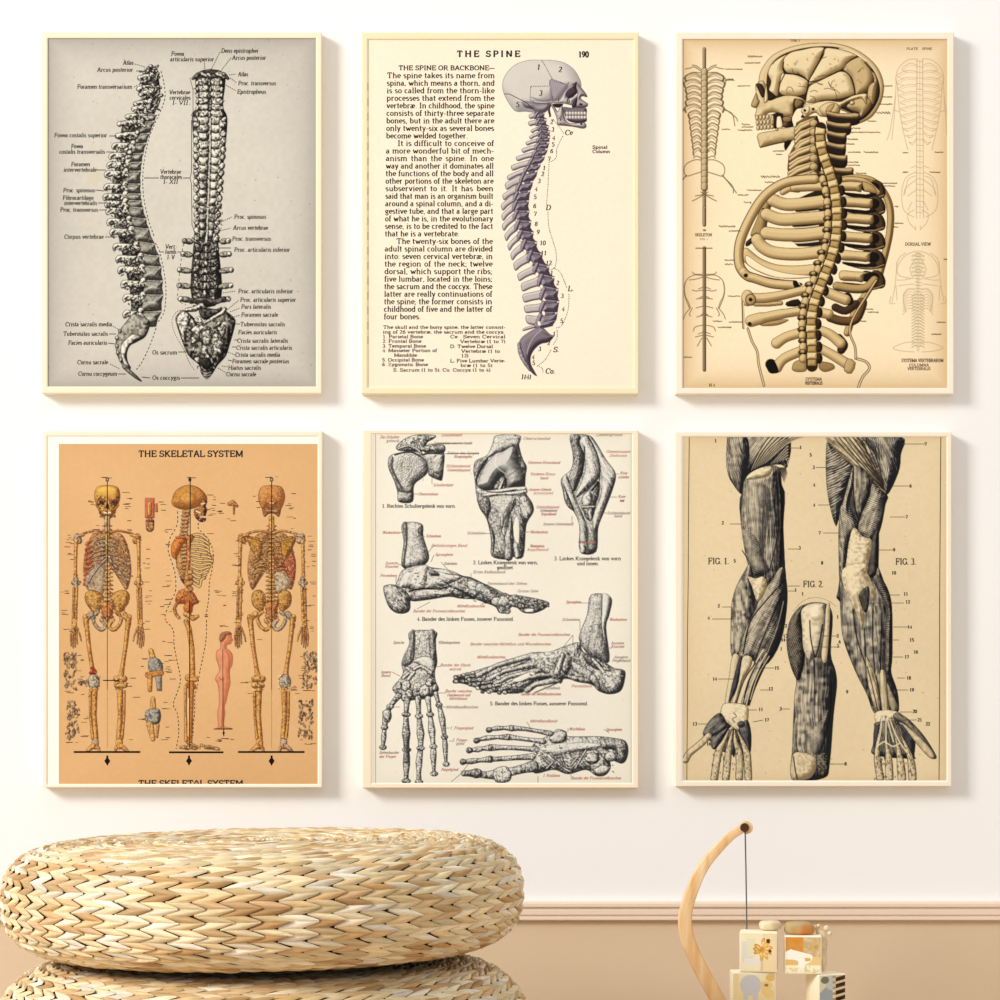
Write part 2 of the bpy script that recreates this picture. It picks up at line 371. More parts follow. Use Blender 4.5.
    def mottle(s, size, amt, seed=5, tint=(1, 1, 1)):
        n = (vn(s.X/size, s.Y/size, seed)-.5)*2*amt
        s.c += n[..., None]*np.array(tint)
    def edge(s, col, width, a):
        d = np.minimum(np.minimum(s.X-s.x0, s.x1-s.X), np.minimum(s.Y-s.y0, s.y1-s.Y))
        m = (np.exp(-d/width)*a)[..., None]; s.c = s.c*(1-m)+np.array(col, float)*m
    def specks(s, n, col, seed=1, a=.5, r=(.3, .7)):
        rr = random.Random(seed)
        for _ in range(n):
            x = rr.uniform(s.x0, s.x1); y = rr.uniform(s.y0, s.y1); q = rr.uniform(*r); s.stroke([(x, y), (x+.3, y+.2)], [q, q], col, a*rr.random())
    def build(s, name, parent, depth, m, ox, oz):
        k = U*(DIST-depth)/DIST
        nx, ny = s.nx, s.ny; N = nx*ny
        co = np.zeros((N+4, 3), np.float32)
        co[:N, 0] = ((s.X-500)*k-ox).ravel(); co[:N, 1] = -depth; co[:N, 2] = (EYE+(HZ-s.Y)*k-oz).ravel()
        cor = [0, nx-1, N-1, N-nx]
        for i, c in enumerate(cor): co[N+i] = co[c]; co[N+i, 1] += .0006        # the back of the sheet
        idx = np.arange(N).reshape(ny, nx)
        q = np.stack([idx[:-1, :-1], idx[1:, :-1], idx[1:, 1:], idx[:-1, 1:]], -1).reshape(-1, 4)
        back = np.array([[N, N+1, N+2, N+3]]); q = np.concatenate([q, back])
        me = bpy.data.meshes.new(name); F = len(q)
        me.vertices.add(N+4); me.vertices.foreach_set('co', co.ravel())
        me.loops.add(F*4); me.loops.foreach_set('vertex_index', q.ravel().astype(np.int32))
        me.polygons.add(F); me.polygons.foreach_set('loop_start', np.arange(0, F*4, 4, dtype=np.int32))
        me.update(calc_edges=True)
        ca = me.color_attributes.new('tint', 'BYTE_COLOR', 'POINT')
        a = np.ones((N+4, 4), np.float32); a[:N, :3] = np.clip(s.c.reshape(-1, 3)/255, 0, 1)
        ca.data.foreach_set('color_srgb', a.ravel())
        me.materials.append(m)
        o = bpy.data.objects.new(name, me); COL.objects.link(o); o.parent = parent
        return o
def L_(pts, r): return ('l', P(pts) if isinstance(pts, str) else pts, r if isinstance(r, list) else [r]*len(P(pts) if isinstance(pts, str) else pts))
def G_(pts, smooth=True, n=4):
    p = P(pts) if isinstance(pts, str) else pts
    return ('p', sp(p, True, n) if smooth else p)
def E_(x, y, rx, ry=None, a=0): return ('e', x, y, rx, rx if ry is None else ry, a)
def S_(pts, n=4): return sp(P(pts) if isinstance(pts, str) else pts, False, n)
def taper(pts, r0, r1, rm=None):
    n = len(pts)
    if rm is None: return [r0+(r1-r0)*i/(n-1) for i in range(n)]
    out = []
    for i in range(n):
        t = i/(n-1); out.append(r0+(rm-r0)*math.sin(math.pi*min(t, .5)) if t < .5 else r1+(rm-r1)*math.sin(math.pi*(1-max(t, .5))))
    return out
def lerp(a, b, t): return tuple(a[i]+(b[i]-a[i])*t for i in range(len(a)))
def along(pts, n, t0=0, t1=1):
    """n points evenly spaced along a polyline, with directions"""
    d = [0]
    for a, b in zip(pts, pts[1:]): d.append(d[-1]+math.hypot(b[0]-a[0], b[1]-a[1]))
    out = []
    for i in range(n):
        s = d[-1]*(t0+(t1-t0)*(i/(n-1) if n > 1 else 0)); k = 0
        while k < len(d)-2 and d[k+1] < s: k += 1
        u = (s-d[k])/((d[k+1]-d[k]) or 1); a, b = pts[k], pts[k+1]
        L = math.hypot(b[0]-a[0], b[1]-a[1]) or 1
        out.append((a[0]+(b[0]-a[0])*u, a[1]+(b[1]-a[1])*u, (b[0]-a[0])/L, (b[1]-a[1])/L))
    return out
# ------------------------------------------------------------------ framed prints
def Q(ox, oy, s):
    return lambda t: [(ox+a/s, oy+b/s) for a, b in P(t)]
M_frame = mat('pale_frame_lacquer', (249, 237, 213), .45, noise=(14, (250, 233, 200), (1, 1, .2), .3, .7), spec=.4)
M_frame2 = mat('lemon_frame_lacquer', (241, 231, 199), .45, noise=(14, (243, 230, 186), (1, 1, .2), .3, .7), spec=.4)
M_frame3 = mat('ivory_frame_lacquer', (248, 240, 222), .45, noise=(14, (246, 234, 208), (1, 1, .2), .3, .7), spec=.4)
M_mat = mat('mount_board', (253, 247, 237), .9, bump=(600, .03))
M_back = mat('backing_board', (170, 140, 105), .9)
M_paper = vcmat('printed_paper', .85, grain=.035, spec=.15, gscale=700)
M_ink = vcmat('printing_ink', .8, spec=.15)

FD = .026   # frame depth
def framed(label, outer, paper, m, mount=None, lip=None):
    """outer / paper in wall units at the frame's front plane"""
    x0, y0, x1, y1 = outer
    cx, cz = wx((x0+x1)/2, -FD), wz((y0+y1)/2, -FD)
    t = empty('framed_print', (cx, 0, cz), label, 'framed picture', 'anatomy prints hung in two rows on the white wall')
    X0, X1, Z0, Z1 = wx(x0, -FD)-cx, wx(x1, -FD)-cx, wz(y1, -FD)-cz, wz(y0, -FD)-cz
    px0, py0, px1, py1 = paper if mount is None else mount
    a0, a1, b0, b1 = wx(px0, -FD)-cx, wx(px1, -FD)-cx, wz(py1, -FD)-cz, wz(py0, -FD)-cz
    # each bar is mitred, with an eased outer edge, a face sloping a touch inwards and a rebate down to the sheet
    e = .0012
    sec = [(0, 0), (0, -FD+e), (e/((X1-X0)), -FD)]
    names = [((X0, Z0), (X1, Z0), (a0, b0), (a1, b0)), ((X1, Z0), (X1, Z1), (a1, b0), (a1, b1)),
             ((X1, Z1), (X0, Z1), (a1, b1), (a0, b1)), ((X0, Z1), (X0, Z0), (a0, b1), (a0, b0))]
    for (o0, o1, i0, i1) in names:
        v = []
        for (o, i) in ((o0, i0), (o1, i1)):
            def q(t, y): return (o[0]+(i[0]-o[0])*t, y, o[1]+(i[1]-o[1])*t)
            v += [q(0, -.0004), q(0, -FD+e), q(.12, -FD), q(.8, -FD), q(1, -FD+e*.4), q(1, -.004), q(.4, -.004), q(.4, -.0004)]
        n = 8; f = [(k, (k+1) % n, n+(k+1) % n, n+k) for k in range(n)]+[tuple(range(n))[::-1], tuple(range(n, 2*n))]
        obj('frame_bar', v, f, m, t)
    v, f = box(X0+.004, X1-.004, -.009, -.002, Z0+.004, Z1-.004); obj('backing_board', v, f, M_back, t)
    if mount is not None:
        # the mount board with its window
        d = -FD+.0062; q = lambda p, y: wx(p, y)-cx
        A = [(a0-.002, b0-.002), (a1+.002, b0-.002), (a1+.002, b1+.002), (a0-.002, b1+.002)]
        D = -.0246
        B = [(wx(paper[0], D)-cx, wz(paper[3], D)-cz), (wx(paper[2], D)-cx, wz(paper[3], D)-cz), (wx(paper[2], D)-cx, wz(paper[1], D)-cz), (wx(paper[0], D)-cx, wz(paper[1], D)-cz)]
        v = [(x, D, z) for x, z in A]+[(x, D, z) for x, z in B]+[(x, D+.0015, z) for x, z in A]+[(x, D+.0015, z) for x, z in B]
        f = []
        for k in range(4):
            j = (k+1) % 4
            f += [(k, j, 4+j, 4+k), (8+j, 8+k, 12+k, 12+j), (4+k, 4+j, 12+j, 12+k), (j, k, 8+k, 8+j)]
        obj('mount_board', v, f, M_mat, t)
    return t, cx, cz
PD = .0238   # depth of the printed sheets in front of the wall

def vmix(a, b, t): return tuple(a[i]*(1-t)+b[i]*t for i in range(3))
rnd = random.Random(4)

# ================================================================== print 1: two engraved spines
t1, cx, cz = framed('framed grey sheet with a black engraving of two whole vertebral columns', (41.5, 32, 321.5, 393.5), (47.5, 38, 316, 386.5), M_frame)
C = Canvas(47, 37.5, 316.5, 387, (209, 204, 190)); I = Ink()
C.mottle(40, 3); C.mottle(4, 3, 8); C.edge((158, 152, 144), 18, .6); C.edge((150, 145, 138), 5, .2)
C.form(E_(94, 176, 7, 9), (205, 196, 165), (205, 196, 165), lw=0, alpha=.45)
C.specks(260, (120, 112, 95), 3)
BL, DK, LC = (232, 228, 212), (38, 34, 30), (20, 18, 16)
def eng(g, light=BL, dark=DK, R=3, bias=0, blot=(1.6, .28), lw=.6, **k): C.form(g, light, dark, R=R, bias=bias, blot=blot, lw=lw, lc=LC, **k)
# side view
front = S_('160,67 162,80 163,92 160,106 155,122 149,137 144,153 141.5,170 141,186 142.5,203 147,220 152,237 158.5,252 162,268 163.5,284 163.5,300 161,316 156,328', 4)
tips = P('147,70 138,78 137,89 139,94 134,104 132,109 126,117 118,124 116,136 113,146 110,156 108,165 105.5,174 105,187 104,197 106,204 107,211 108,222 111,232 114,247 117,259 119,270 122,284 124,298 124,314')
n = len(tips)
def at_y(cv, y):
    for p_, q_ in zip(cv, cv[1:]):
        if q_[1] >= y: break
    u = (y-p_[1])/((q_[1]-p_[1]) or 1); L = math.hypot(q_[0]-p_[0], q_[1]-p_[1]) or 1
    return (p_[0]+(q_[0]-p_[0])*u, y, (q_[0]-p_[0])/L, (q_[1]-p_[1])/L)
ysb = [t[1]-3 for t in tips]+[327]
fr = [at_y(front, y) for y in ysb]
wd = [10.5+i*.5 if i < 17 else 19+(i-17)*.5 for i in range(n)]
eng(('p', [(f[0]-3, f[1]) for f in fr[:n]]+[(tips[i][0]+4+(i > 8)*3, tips[i][1]+2) for i in range(n-1, -1, -1)]), light=(130, 125, 115), dark=(10, 9, 8), R=4, bias=-.3, blot=(1.4, .75), lw=.2)
for i in range(n):
    x, y, dx, dy = fr[i]; x2, y2 = fr[i+1][0], fr[i+1][1]; w = wd[i]
    a = (x-.3, y+.5); b = (x2-.3, y2-.3); c = (x2-w, y2-.6-(dx*w*.35)); d_ = (x-w, y+.6-(dx*w*.35))
    if i > 5:
        eng(('p', [a, lerp(lerp(a, b, .5), (x-w, y), .05), b, c, lerp(lerp(c, d_, .5), a, .1), d_]), light=(176, 172, 158), dark=(46, 43, 40), R=w*.5, bias=-.04+(.1 if i > 17 else 0), blot=(1.4, .3), stip=.3, hatch=(12, 1.6, .1))
        C.stroke([(x-1, y+.2), (x-w*.9, y-dx*w*.3)], .8, (222, 217, 202), .75)
        C.form(E_(x-w*.5, (y+y2)/2, w*.2, 1.8), (235, 230, 215), (170, 165, 150), lw=0, alpha=.5, blot=(1, .4))
    else:
        for q_ in range(5): eng(L_([(x-1.5-q_*1.8+rnd.uniform(-1, 1), y+rnd.uniform(-2, 5)), (x-4-q_*1.8, y+rnd.uniform(-1, 6))], [rnd.uniform(.9, 2), rnd.uniform(.8, 1.6)]), blot=(1.0, .6), bias=-.12)
for i in range(n):
    x, y, dx, dy = fr[i]; tx, ty = tips[i]; w = wd[i]; mx, my = x-w-1, y+3; big = .95+.018*i
    if i < 9:
        eng(L_([(mx+2, my-2), ((tx+mx)/2+1, (ty+my)/2-1.6), (tx+1.8, ty)], [2.6, 2.4*big, 2.7*big]), blot=(1.1, .6), bias=.05)
        eng(L_([(mx+2, my+1), (mx-3, my+3)], [1.6, 1.4]), blot=(1, .6), bias=-.1)
    else:
        eng(G_([(mx-1, my-3), (mx-6, my-3.4), (tx+2, ty-3*big), (tx-1.5, ty), (tx, ty+3.4*big), (tx+4, ty+3), (mx-6, my+2.5)]), R=3, blot=(1.4, .42), bias=.16)
        eng(L_([(tx+1, ty+1), (tx+4, ty-1)], [.8, 1]), light=(120, 115, 105), bias=-.2)
    eng(L_([(mx+2.5, my-3.5), (mx-.5, my+1.5)], [2.4*big, 1.7*big]), blot=(1.2, .5), bias=.12)
    eng(E_(mx-4+rnd.uniform(-1, 1), my+3, 1.9*big, 1.6*big), blot=(1, .5), bias=rnd.uniform(-.3, .25))
    if i > 4: eng(L_([(mx+1.5, my), (mx+4.5, my+2.5), (mx+6, my+2.5)], [1.5*big, 1.3, .8]), bias=.3, blot=(1, .3))
    for q_ in range(3): eng(E_(mx-rnd.uniform(0, 9), my+rnd.uniform(-3, 4), rnd.uniform(.6, 1.3), rnd.uniform(.6, 1.2)), blot=(1, .4), bias=rnd.choice((-.5, .3)))
for q_ in range(900):
    i = rnd.randrange(n-1); x, y = fr[i][0]-wd[i], fr[i][1]; tx, ty = tips[i]; u = rnd.uniform(-.15, .95)
    px_, py_ = x+(tx-x)*u+1, y+3+(ty-y)*u+rnd.uniform(-3.5, 3.5)
    C.stroke([(px_, py_), (px_+rnd.uniform(-1.8, 1.2), py_+rnd.uniform(-1.2, 1.6))], [rnd.uniform(.35, .7), .3], rnd.choice([(16, 14, 12), (16, 14, 12), (230, 226, 212)]), .85)
# sacrum and coccyx, side view
eng(G_('141,316 150,322 146,336 137,342 130,346 127,354 128,362 131,368 127,370 120,362 116,350 116,340 120,330 126,322 133,314'), light=(185, 180, 165), dark=(30, 27, 25), R=6, blot=(2, .4), stip=.15)
eng(G_('125,340 133,334 141,337 134,342 128,349 126,358 129,366 125,366 121,356 121,346'), R=3, bias=.1, blot=(2, .35))
for a in ('120,331', '117,338', '117,346', '118,353', '121,360', '124,366'):
    x, y = P(a)[0]; eng(E_(x, y, 2, 2.2), blot=(1, .4))
eng(L_('125,367 130,372 136,377 141,381', [2.4, 2, 1.7, .8]), light=(150, 145, 130), blot=(1.2, .5))
# back view
def cxx(y): return 209.6 if y < 150 else 209.6-(y-150)*.034
def side(k, x, y, rx, ry, a=0, **kw):
    for sgn in (-1, 1): eng(E_(cxx(y)+sgn*x+k, y, rx, ry, sgn*a), **kw)
eng(G_('197,73 224,73 223,105 227,116 227,130 224,160 220,200 218,238 221,300 192,300 194,238 196,200 194,150 192,116 197,105'), light=(95, 90, 82), dark=(14, 12, 11), R=8, bias=-.25, blot=(1.6, .5), lw=0)
for k in range(4, -1, -1):
    y = 241.5+(0, 13, 29, 44.5, 58)[k]; rx = (4.5, 5.5, 7.5, 7.5, 6)[k]
    side(0, 13+rx, y, rx, 3.1, -8, light=(175, 170, 155), blot=(1.3, .6), bias=-.05); side(0, 16+rx*1.3, y-.5, 2.7, 2.9, -8, bias=.05, blot=(1, .6))
for k in range(8, -1, -1):
    y = 238+k*7.4; eng(E_(cxx(y), y+3, 13, 5), light=(130, 125, 115), dark=(12, 11, 10), bias=-.2, blot=(1.3, .8))
    side(0, 8.3, y, 3.2, 4.6, 6, light=(200, 195, 180), bias=-.12, blot=(1.2, .7)); eng(L_([(cxx(y), y-1), (cxx(y), y+4)], [1.3, 2]), bias=.05, blot=(1, .7))
for k in range(14, -1, -1):
    y = 121+k*8.1; w = 1-.026*max(0, k-3); b_ = .2-.035*max(0, k-5)
    side(0, 13.6*w, y+3.5+(k % 2), 3.1, 3.7, 20, bias=.08, blot=(1.1, .6))
    side(0, 6.3*w, y-1.2, 6.2*w, 5.6, -10, bias=b_, R=5, blot=(1.8, .38))
    side(0, 11*w, y+1, 1.5, 2.6, 20, bias=b_-.15, blot=(1, .6))
    C.stroke([(cxx(y)+.3, y-3), (cxx(y)+rnd.uniform(-.5, .5), y+4)], [.4, .9], (228, 223, 208), .85)
    C.stroke([(cxx(y)+1.7, y-3), (cxx(y)+1.8, y+4)], [.4, .6], (20, 18, 16), .8)
side(0, 14.5, 119.5, 3.6, 2.4, -35, blot=(1, .6), bias=-.1); side(0, 13.2, 124.5, 3.8, 3.2, 0, blot=(1.2, .5), bias=.1)
for k in range(5, -1, -1):
    y = 82+k*6.3
    side(0, 6.8, y, 6.3, 4, 8, bias=.1 if k else -.1, blot=(1.3, .6)); side(0, 12, y+1, 2.0, 2.7, blot=(1, .6)); eng(E_(210+rnd.uniform(-1, 1), y+1, 1.6, 3.4), bias=-.25, blot=(1, .7))
eng(L_('193,78.5 198,75 203,74 211,77 219,74 224,75 228,78.5', [1.5, 2.6, 3, 2.2, 3, 2.6, 1.5]), light=(150, 145, 135), bias=-.25, blot=(1.1, .8))
for k in range(8): C.stroke([(199+k*3, 73+rnd.random()*3), (200.5+k*3, 73.5+rnd.random()*3)], [.9, .6], rnd.choice([(228, 223, 208), (15, 13, 12)]), .9)
for q_ in range(650):
    y = rnd.uniform(74, 306); x = cxx(y)+rnd.uniform(-1, 1)*(15 if y < 240 else 12)
    C.stroke([(x, y), (x+rnd.uniform(-1.4, 1.4), y+rnd.uniform(-1.8, 1.8))], [rnd.uniform(.3, .6), .3], rnd.choice([(16, 14, 12), (16, 14, 12), (230, 226, 212)]), .8)
# sacrum from behind
qs = Q(170, 290, 10)
eng(('p', sp(qs('130,200 200,240 300,330 400,290 520,200 580,225 655,300 640,400 600,540 560,660 480,750 430,830 370,895 310,830 290,750 180,650 110,480 55,300 80,240'), True, 3)), light=(160, 155, 141), dark=(14, 12, 11), R=9, bias=-.12, blot=(2.2, .75), stip=.25)
eng(('p', sp(qs('60,300 130,210 190,250 200,320 170,400 160,520 120,490 90,390'))), light=(232, 227, 212), R=5, blot=(1.5, .6), bias=.02)
eng(('p', sp(qs('290,190 370,180 460,190 520,170 500,230 430,270 360,300 310,270'))), light=(120, 116, 106), dark=(10, 8, 8), R=5, bias=-.3, blot=(1.6, .6))
eng(('l', qs('170,200 250,190 320,150 350,180'), [2.2, 2.8, 2.5, 1.6]), bias=0, blot=(1.4, .6)); eng(('l', qs('350,330 430,280 520,230 550,190'), [1.5, 2, 2.3, 2]), bias=.05, blot=(1.2, .6))
eng(('l', qs('215,110 330,100 460,120 540,90'), [3, 2.2, 2.6, 2.6]), light=(130, 125, 115), bias=-.2, blot=(1.3, .8))
for s_ in ('210,400 270,350 350,370 300,420 300,470 250,430|.4', '240,300 290,260 330,320 280,330|.35', '210,480 250,460 270,520 220,540|-.05', '330,420 400,400 420,500 360,560 320,500|.0', '410,500 470,470 540,500 530,590 450,600|-.25', '490,400 540,310 560,420 520,480|-.2', '320,560 370,560 380,650 330,660|-.1', '460,330 510,310 500,360 460,370|-.05'):
    g, b_ = s_.split('|'); eng(('p', sp(qs(g))), R=3, bias=float(b_), blot=(1.3, .5))
for x, y in qs('215,310 240,590 262,690 452,590 485,600 455,455 540,330 370,660 495,385 150,330'): C.stroke([(x, y), (x+.8, y+.6)], [1.5, 1.1], (232, 228, 214), .9)
for q_ in range(170):
    a = rnd.random(); y = 314+a*54; x = 206.5+rnd.uniform(-1, 1)*(24-a*15); C.stroke([(x, y), (x+rnd.uniform(-1.5, 1.5), y+rnd.uniform(-2.5, 2.5))], [.5, .35], rnd.choice([(18, 16, 14), (215, 210, 195), (18, 16, 14)]), .7)
eng(('p', sp(qs('330,680 390,680 420,740 390,790 340,790 310,740'))), light=(80, 76, 70), dark=(6, 5, 5), bias=-.3)
for y in (372.5, 375, 377.5): C.stroke([(203, y), (207, y+1), (211, y-.5)], .9, (190, 185, 172), .8)
# lettering
IK = (44, 40, 36)
def lab(t, x0, x1, y, s=4.1, **k): I.text(t, x0, y+1.7, s, x1=x1, col=IK, thick=13, thin=9, slant=.12, **k)
for row in '''Atlas|123|133.5|63
Arcus posterior|97|133|70
Foramen transversarium|77|132|87
Fovea costalis superior|54|107|135.5
Fovea|71|83|146.5
costalis transversalis|59|105|152
Foramen|71|90|164.5
intervertebrale|63.5|96.5|170
Proc. spinosus|63|95|190.5
Fibrocartilago|62.5|93.5|198
intervertebralis|64|97|203.3
Proc. transversus|60|98|210
Corpus vertebrae|64|103.5|237
Crista sacralis media|65|112|324.5
Tuberositas sacralis|63|108|334
Facies auricularis|68|107|343
Cornu sacrale|77|108|362.5
Cornu coccygeum|78|117|374
Vertebrae|169|190|92.5
cervicales|169.5|190.5|98
I- VII|172|188|103
Vertebrae|160|181|172
thoracales|160|182|177.2
I- XII|163|178|182
Vert.|165|176|247
lumb.|165|177|252
I- V|167|174.5|257.5
Os sacrum|152|177|352.7
Os coccygis|152|180|378
Fovea|171|184|54
articularis superior|170|214|59.5
Dens epistrophei|221|258|51
Arcus posterior|232|266|58
Atlas|238|248|74.5
Proc. transversus|238|276|83.5
Epistropheus|237|266|92
Proc. spinosus|234|266|217
Arcus vertebrae|233|268|228
Proc. transversus|232|271|239
Proc. articularis inferior|234|290|250
Proc. articularis inferior|238|293|291.5
Proc. articularis superior|240|296|300
Pars lateralis|241|271|307
Foramen sacrale|241|278|315
Tuberositas sacralis|240|285|324.5
Facies auricularis|238|277|332.5
Crista sacralis lateralis|237|288|341
Crista sacralis articularis|236|292|348
Crista sacralis media|235|280|355
Foramen sacrale posterius|232|289|361.5
Hiatus sacralis|228|261|368
Cornu sacrale|226|256|374.5'''.split('\n'):
    a, x0, x1, y = row.split('|'); lab(a, float(x0), float(x1), float(y))
for r in '135,64 145,67 1;136,71 146,71 0;134,87 138,85 1;109,136 117,136 0;106,152 114,152 0;97,170 106,170 0;96,190 104,191 0;98,203 108,203 0;99,210 107,210 0;105,237 117,237 0;113,326 119,330 1;109,334 116,334 0;108,343 115,344 0;110,364 120,369 1;118,374 126,374 0;204,61 205,71 1;220,52 210,72 1;231,58 220,72 1;229,75 236,74 1;230,78 237,83 1;224,84 236,91 1;219,223 232,217 1;216,232 231,228 1;228,241 232,239 1;218,248 231,248 0;223,293 236,291 1;227,310 239,300 1;230,312 240,308 1;234,317 240,315 1;236,324 240,324 0;234,340 238,340 0;232,347 236,347 0;228,352 235,355 1;228,360 232,361 0;222,366 228,367 1;218,368 226,373 1;178,352 186,352 0;181,378 199,378 0;144,178 159,178 0;183,178 190,178 0;142,377 150,378 0;160,252 164,252 0;177,252 181,252 0'.split(';'):
    a, b, d = r.split(' '); (x0, y0), (x1, y1) = P(a)[0], P(b)[0]; I.line(x0, y0, x1, y1, .8, IK, 2.2 if d == '1' else 0)
I.path(S_('161,71 164,84 165,97 161,110 155,123 149,138 145,156 143,172 143,190 145,205 149,222 154,236'), .8, IK, 4)
I.path(S_('155,243 159,250 164,272 166,292 164,312 158,322'), .8, IK, 4); I.path(S_('156,328 152,340 147,352 142,362 136,370'), .8, IK, 4)
I.path(P('190,78 193,90 193,112 191,116'), .5, IK); I.path(P('191.5,120 191.5,172 190,178 191.5,184 192,225 194,230'), .6, IK)
I.path(S_('186,239 183,246 180,270 178,290 178,300 186,305'), .6, IK, 5); I.path(S_('186,311 178,311 172,320 175,334 184,350 189,362 195,371'), .6, IK, 2.6)
sh = C.build('printed_sheet', t1, PD, M_paper, cx, cz); I.build('printed_lettering', sh, PD, M_ink, cx, cz)

# ================================================================== print 2: page on the spine
t2, cx, cz = framed('framed cream book page with a column of text beside a skull on a purple-grey spine', (361.5, 32, 638.5, 394), (367.5, 39, 634, 387.5), M_frame2)
C = Canvas(367, 38.5, 634.5, 388, (250, 237, 214)); I = Ink()
C.mottle(60, 2); C.mottle(3, 1.5, 9); C.edge((250, 236, 200), 9, .35); C.specks(60, (225, 205, 170), 8)
def tn(g, light=(203, 196, 188), dark=(70, 60, 74), R=3, lw=.45, lc=(62, 52, 62), **k): C.form(g, light, dark, R=R, lw=lw, lc=lc, **k)
q = Q(495, 50, 9.09)
# cranium
tn(('p', sp(q('195,560 150,520 100,440 68,350 75,270 120,190 200,125 310,92 420,90 540,95 640,120 720,180 770,260 785,320 770,350 740,360 700,440 640,470 560,470 500,500 440,560 370,570 280,560'), True, 4)), light=(214, 208, 198), dark=(120, 112, 114), R=15, amp=.7, bias=.3, stip=.06)
tn(('p', sp(q('500,270 560,280 640,300 670,290 665,330 640,380 600,430 570,460 520,455 505,380 495,330'))), light=(165, 156, 160), dark=(120, 108, 116), lw=0, R=6, stip=.06, bias=.1)
tn(('p', sp(q('320,420 400,440 480,420 500,340 520,455 420,465 360,450'))), light=(165, 156, 160), dark=(120, 108, 116), lw=0, R=5, alpha=.75)
tn(('p', sp(q('250,470 330,470 400,490 480,490 490,530 450,570 380,570 340,540 270,520'))), light=(168, 160, 160), dark=(80, 70, 82), R=6, stip=.1)
# jaw and face
tn(('p', sp(q('505,500 530,540 560,620 570,680 640,690 720,700 800,715 830,700 825,670 800,655 760,660 700,668 655,650 630,600 615,510 590,520 570,560 545,520 520,495'))), light=(212, 206, 196), dark=(90, 80, 88), R=4, lw=.6)
tn(('p', sp(q('480,490 510,500 500,540 510,600 495,600 480,550'))), light=(110, 100, 108), dark=(30, 22, 30), R=3)
tn(('p', sp(q('620,520 690,525 760,520 830,530 832,600 830,650 760,665 690,655 650,630 630,580'))), light=(130, 118, 122), dark=(48, 36, 44), R=4)
for k in range(7):
    x = 655+k*27
    for yy in (575, 612): tn(E_(495+x/9.09, 50+yy/9.09, 1.6, 1.9), light=(235, 228, 215), dark=(150, 140, 140), R=1.4, lw=.25, lc=(90, 78, 84))
tn(('p', sp(q('700,330 745,300 775,330 830,400 836,430 800,420 780,440 835,480 845,490 830,520 740,525 690,500 640,470 700,450 750,400'))), light=(206, 198, 188), dark=(80, 68, 78), R=4)
tn(('p', sp(q('640,380 670,340 720,300 745,290 740,340 750,380 730,410 690,435 655,430'))), light=(80, 66, 78), dark=(40, 28, 38), R=4, lw=.3)
tn(('p', sp(q('700,520 705,480 730,440 750,420 745,480 730,520'))), light=(70, 58, 68), dark=(35, 25, 33), R=3, lw=0)
tn(('p', sp(q('330,455 450,468 570,458 600,440 640,370 700,320 712,330 660,370 645,420 670,440 740,415 755,395 745,430 715,460 700,500 640,490 560,480 400,492 350,475'))), light=(216, 210, 200), dark=(110, 100, 106), R=3, lw=.35)
tn(('p', sp(q('520,495 560,485 620,490 600,515 570,525 540,515'))), light=(50, 40, 46), dark=(25, 18, 24), R=3, lw=0)
tn(('p', q('770,480 800,490 785,505 765,500')), light=(45, 36, 42), dark=(30, 22, 30), lw=0)
tn(E_(495+785/9.09, 50+672/9.09, 1.2, 1), light=(50, 40, 46), dark=(30, 22, 30), lw=0)
I2 = (60, 48, 52)
for s_, d in (('425,95 460,150 490,210 520,262', 2), ('510,262 560,280 620,305 650,322', 2.4), ('500,270 495,325', 2), ('325,330 490,328', 2.2), ('325,335 318,440 325,460', 2.4), ('80,400 130,400 190,430 250,460 300,490 340,540', 0), ('525,470 525,420', 2), ('577,470 580,440', 0)):
    I.path(q(s_), .7, I2, d)
# vertebrae
ax = S_('544.5,113 547,122 550,132 549,143 546,153 540,165 535,176 531,187 529,198 529,210 531,222 534,235 539,248 546,261 552,273 557,285 559,297 558,310 554,322', 4)   # front edge
tipz = P('529,116 528.5,123 531,131 529.5,137 526,143 522,150 516.5,158 511.5,167 507.5,177 505.5,185 503,196 501.5,206 502,216 502.5,226 505,236 508,246 511,255 514,265 518,276 521.5,286 523,297 524.5,308 526,318 523,330')
off = [0, 0, 1, 2, 3, 4.5, 6, 8, 10, 11, 11.5, 12, 12, 11.5, 11, 10, 9, 7.5, 6, 5, 4, 3, 2, 1.5]
ya = [t[1]-o for t, o in zip(tipz, off)]+[324]
fr = [at_y(ax, y-3) for y in ya]
tn(('p', [(f[0]-2, f[1]) for f in fr[:24]]+[(fr[i][0]-10-i*.35, fr[i][1]) for i in range(23, -1, -1)]), light=(120, 110, 116), dark=(50, 40, 52), lw=0, R=3)
for i in range(24):
    x, y, dx, dy = fr[i]; tx, ty = tipz[i]; x2, y2 = fr[i+1][0], fr[i+1][1]
    w = (9.5+i*.42) if i < 16 else 16.5
    ty_ = -dx*w*.75                                 # the rear end of a body sits higher where the column leans right
    a = (x+.3, y+.5); b = (x2+.3, y2-.4); c = (x2-w, y2+ty_*.6-.8); d_ = (x-w, y+ty_*.6+.6)
    px, py = (c[0]+d_[0])/2, (c[1]+d_[1])/2
    h = (y2-y)
    tn(G_([(px+1, py-h*.36), ((px*2+tx)/3, (py*2+ty)/3-h*.33), (tx+.5, ty-h*.22), (tx-.2, ty+h*.16), (tx+1.8, ty+h*.46), ((px+tx)/2, (py+ty)/2+h*.42), (px+1, py+h*.3)]), light=(214, 207, 200), dark=(84, 74, 86), R=2.4, lw=.55, bias=.06)
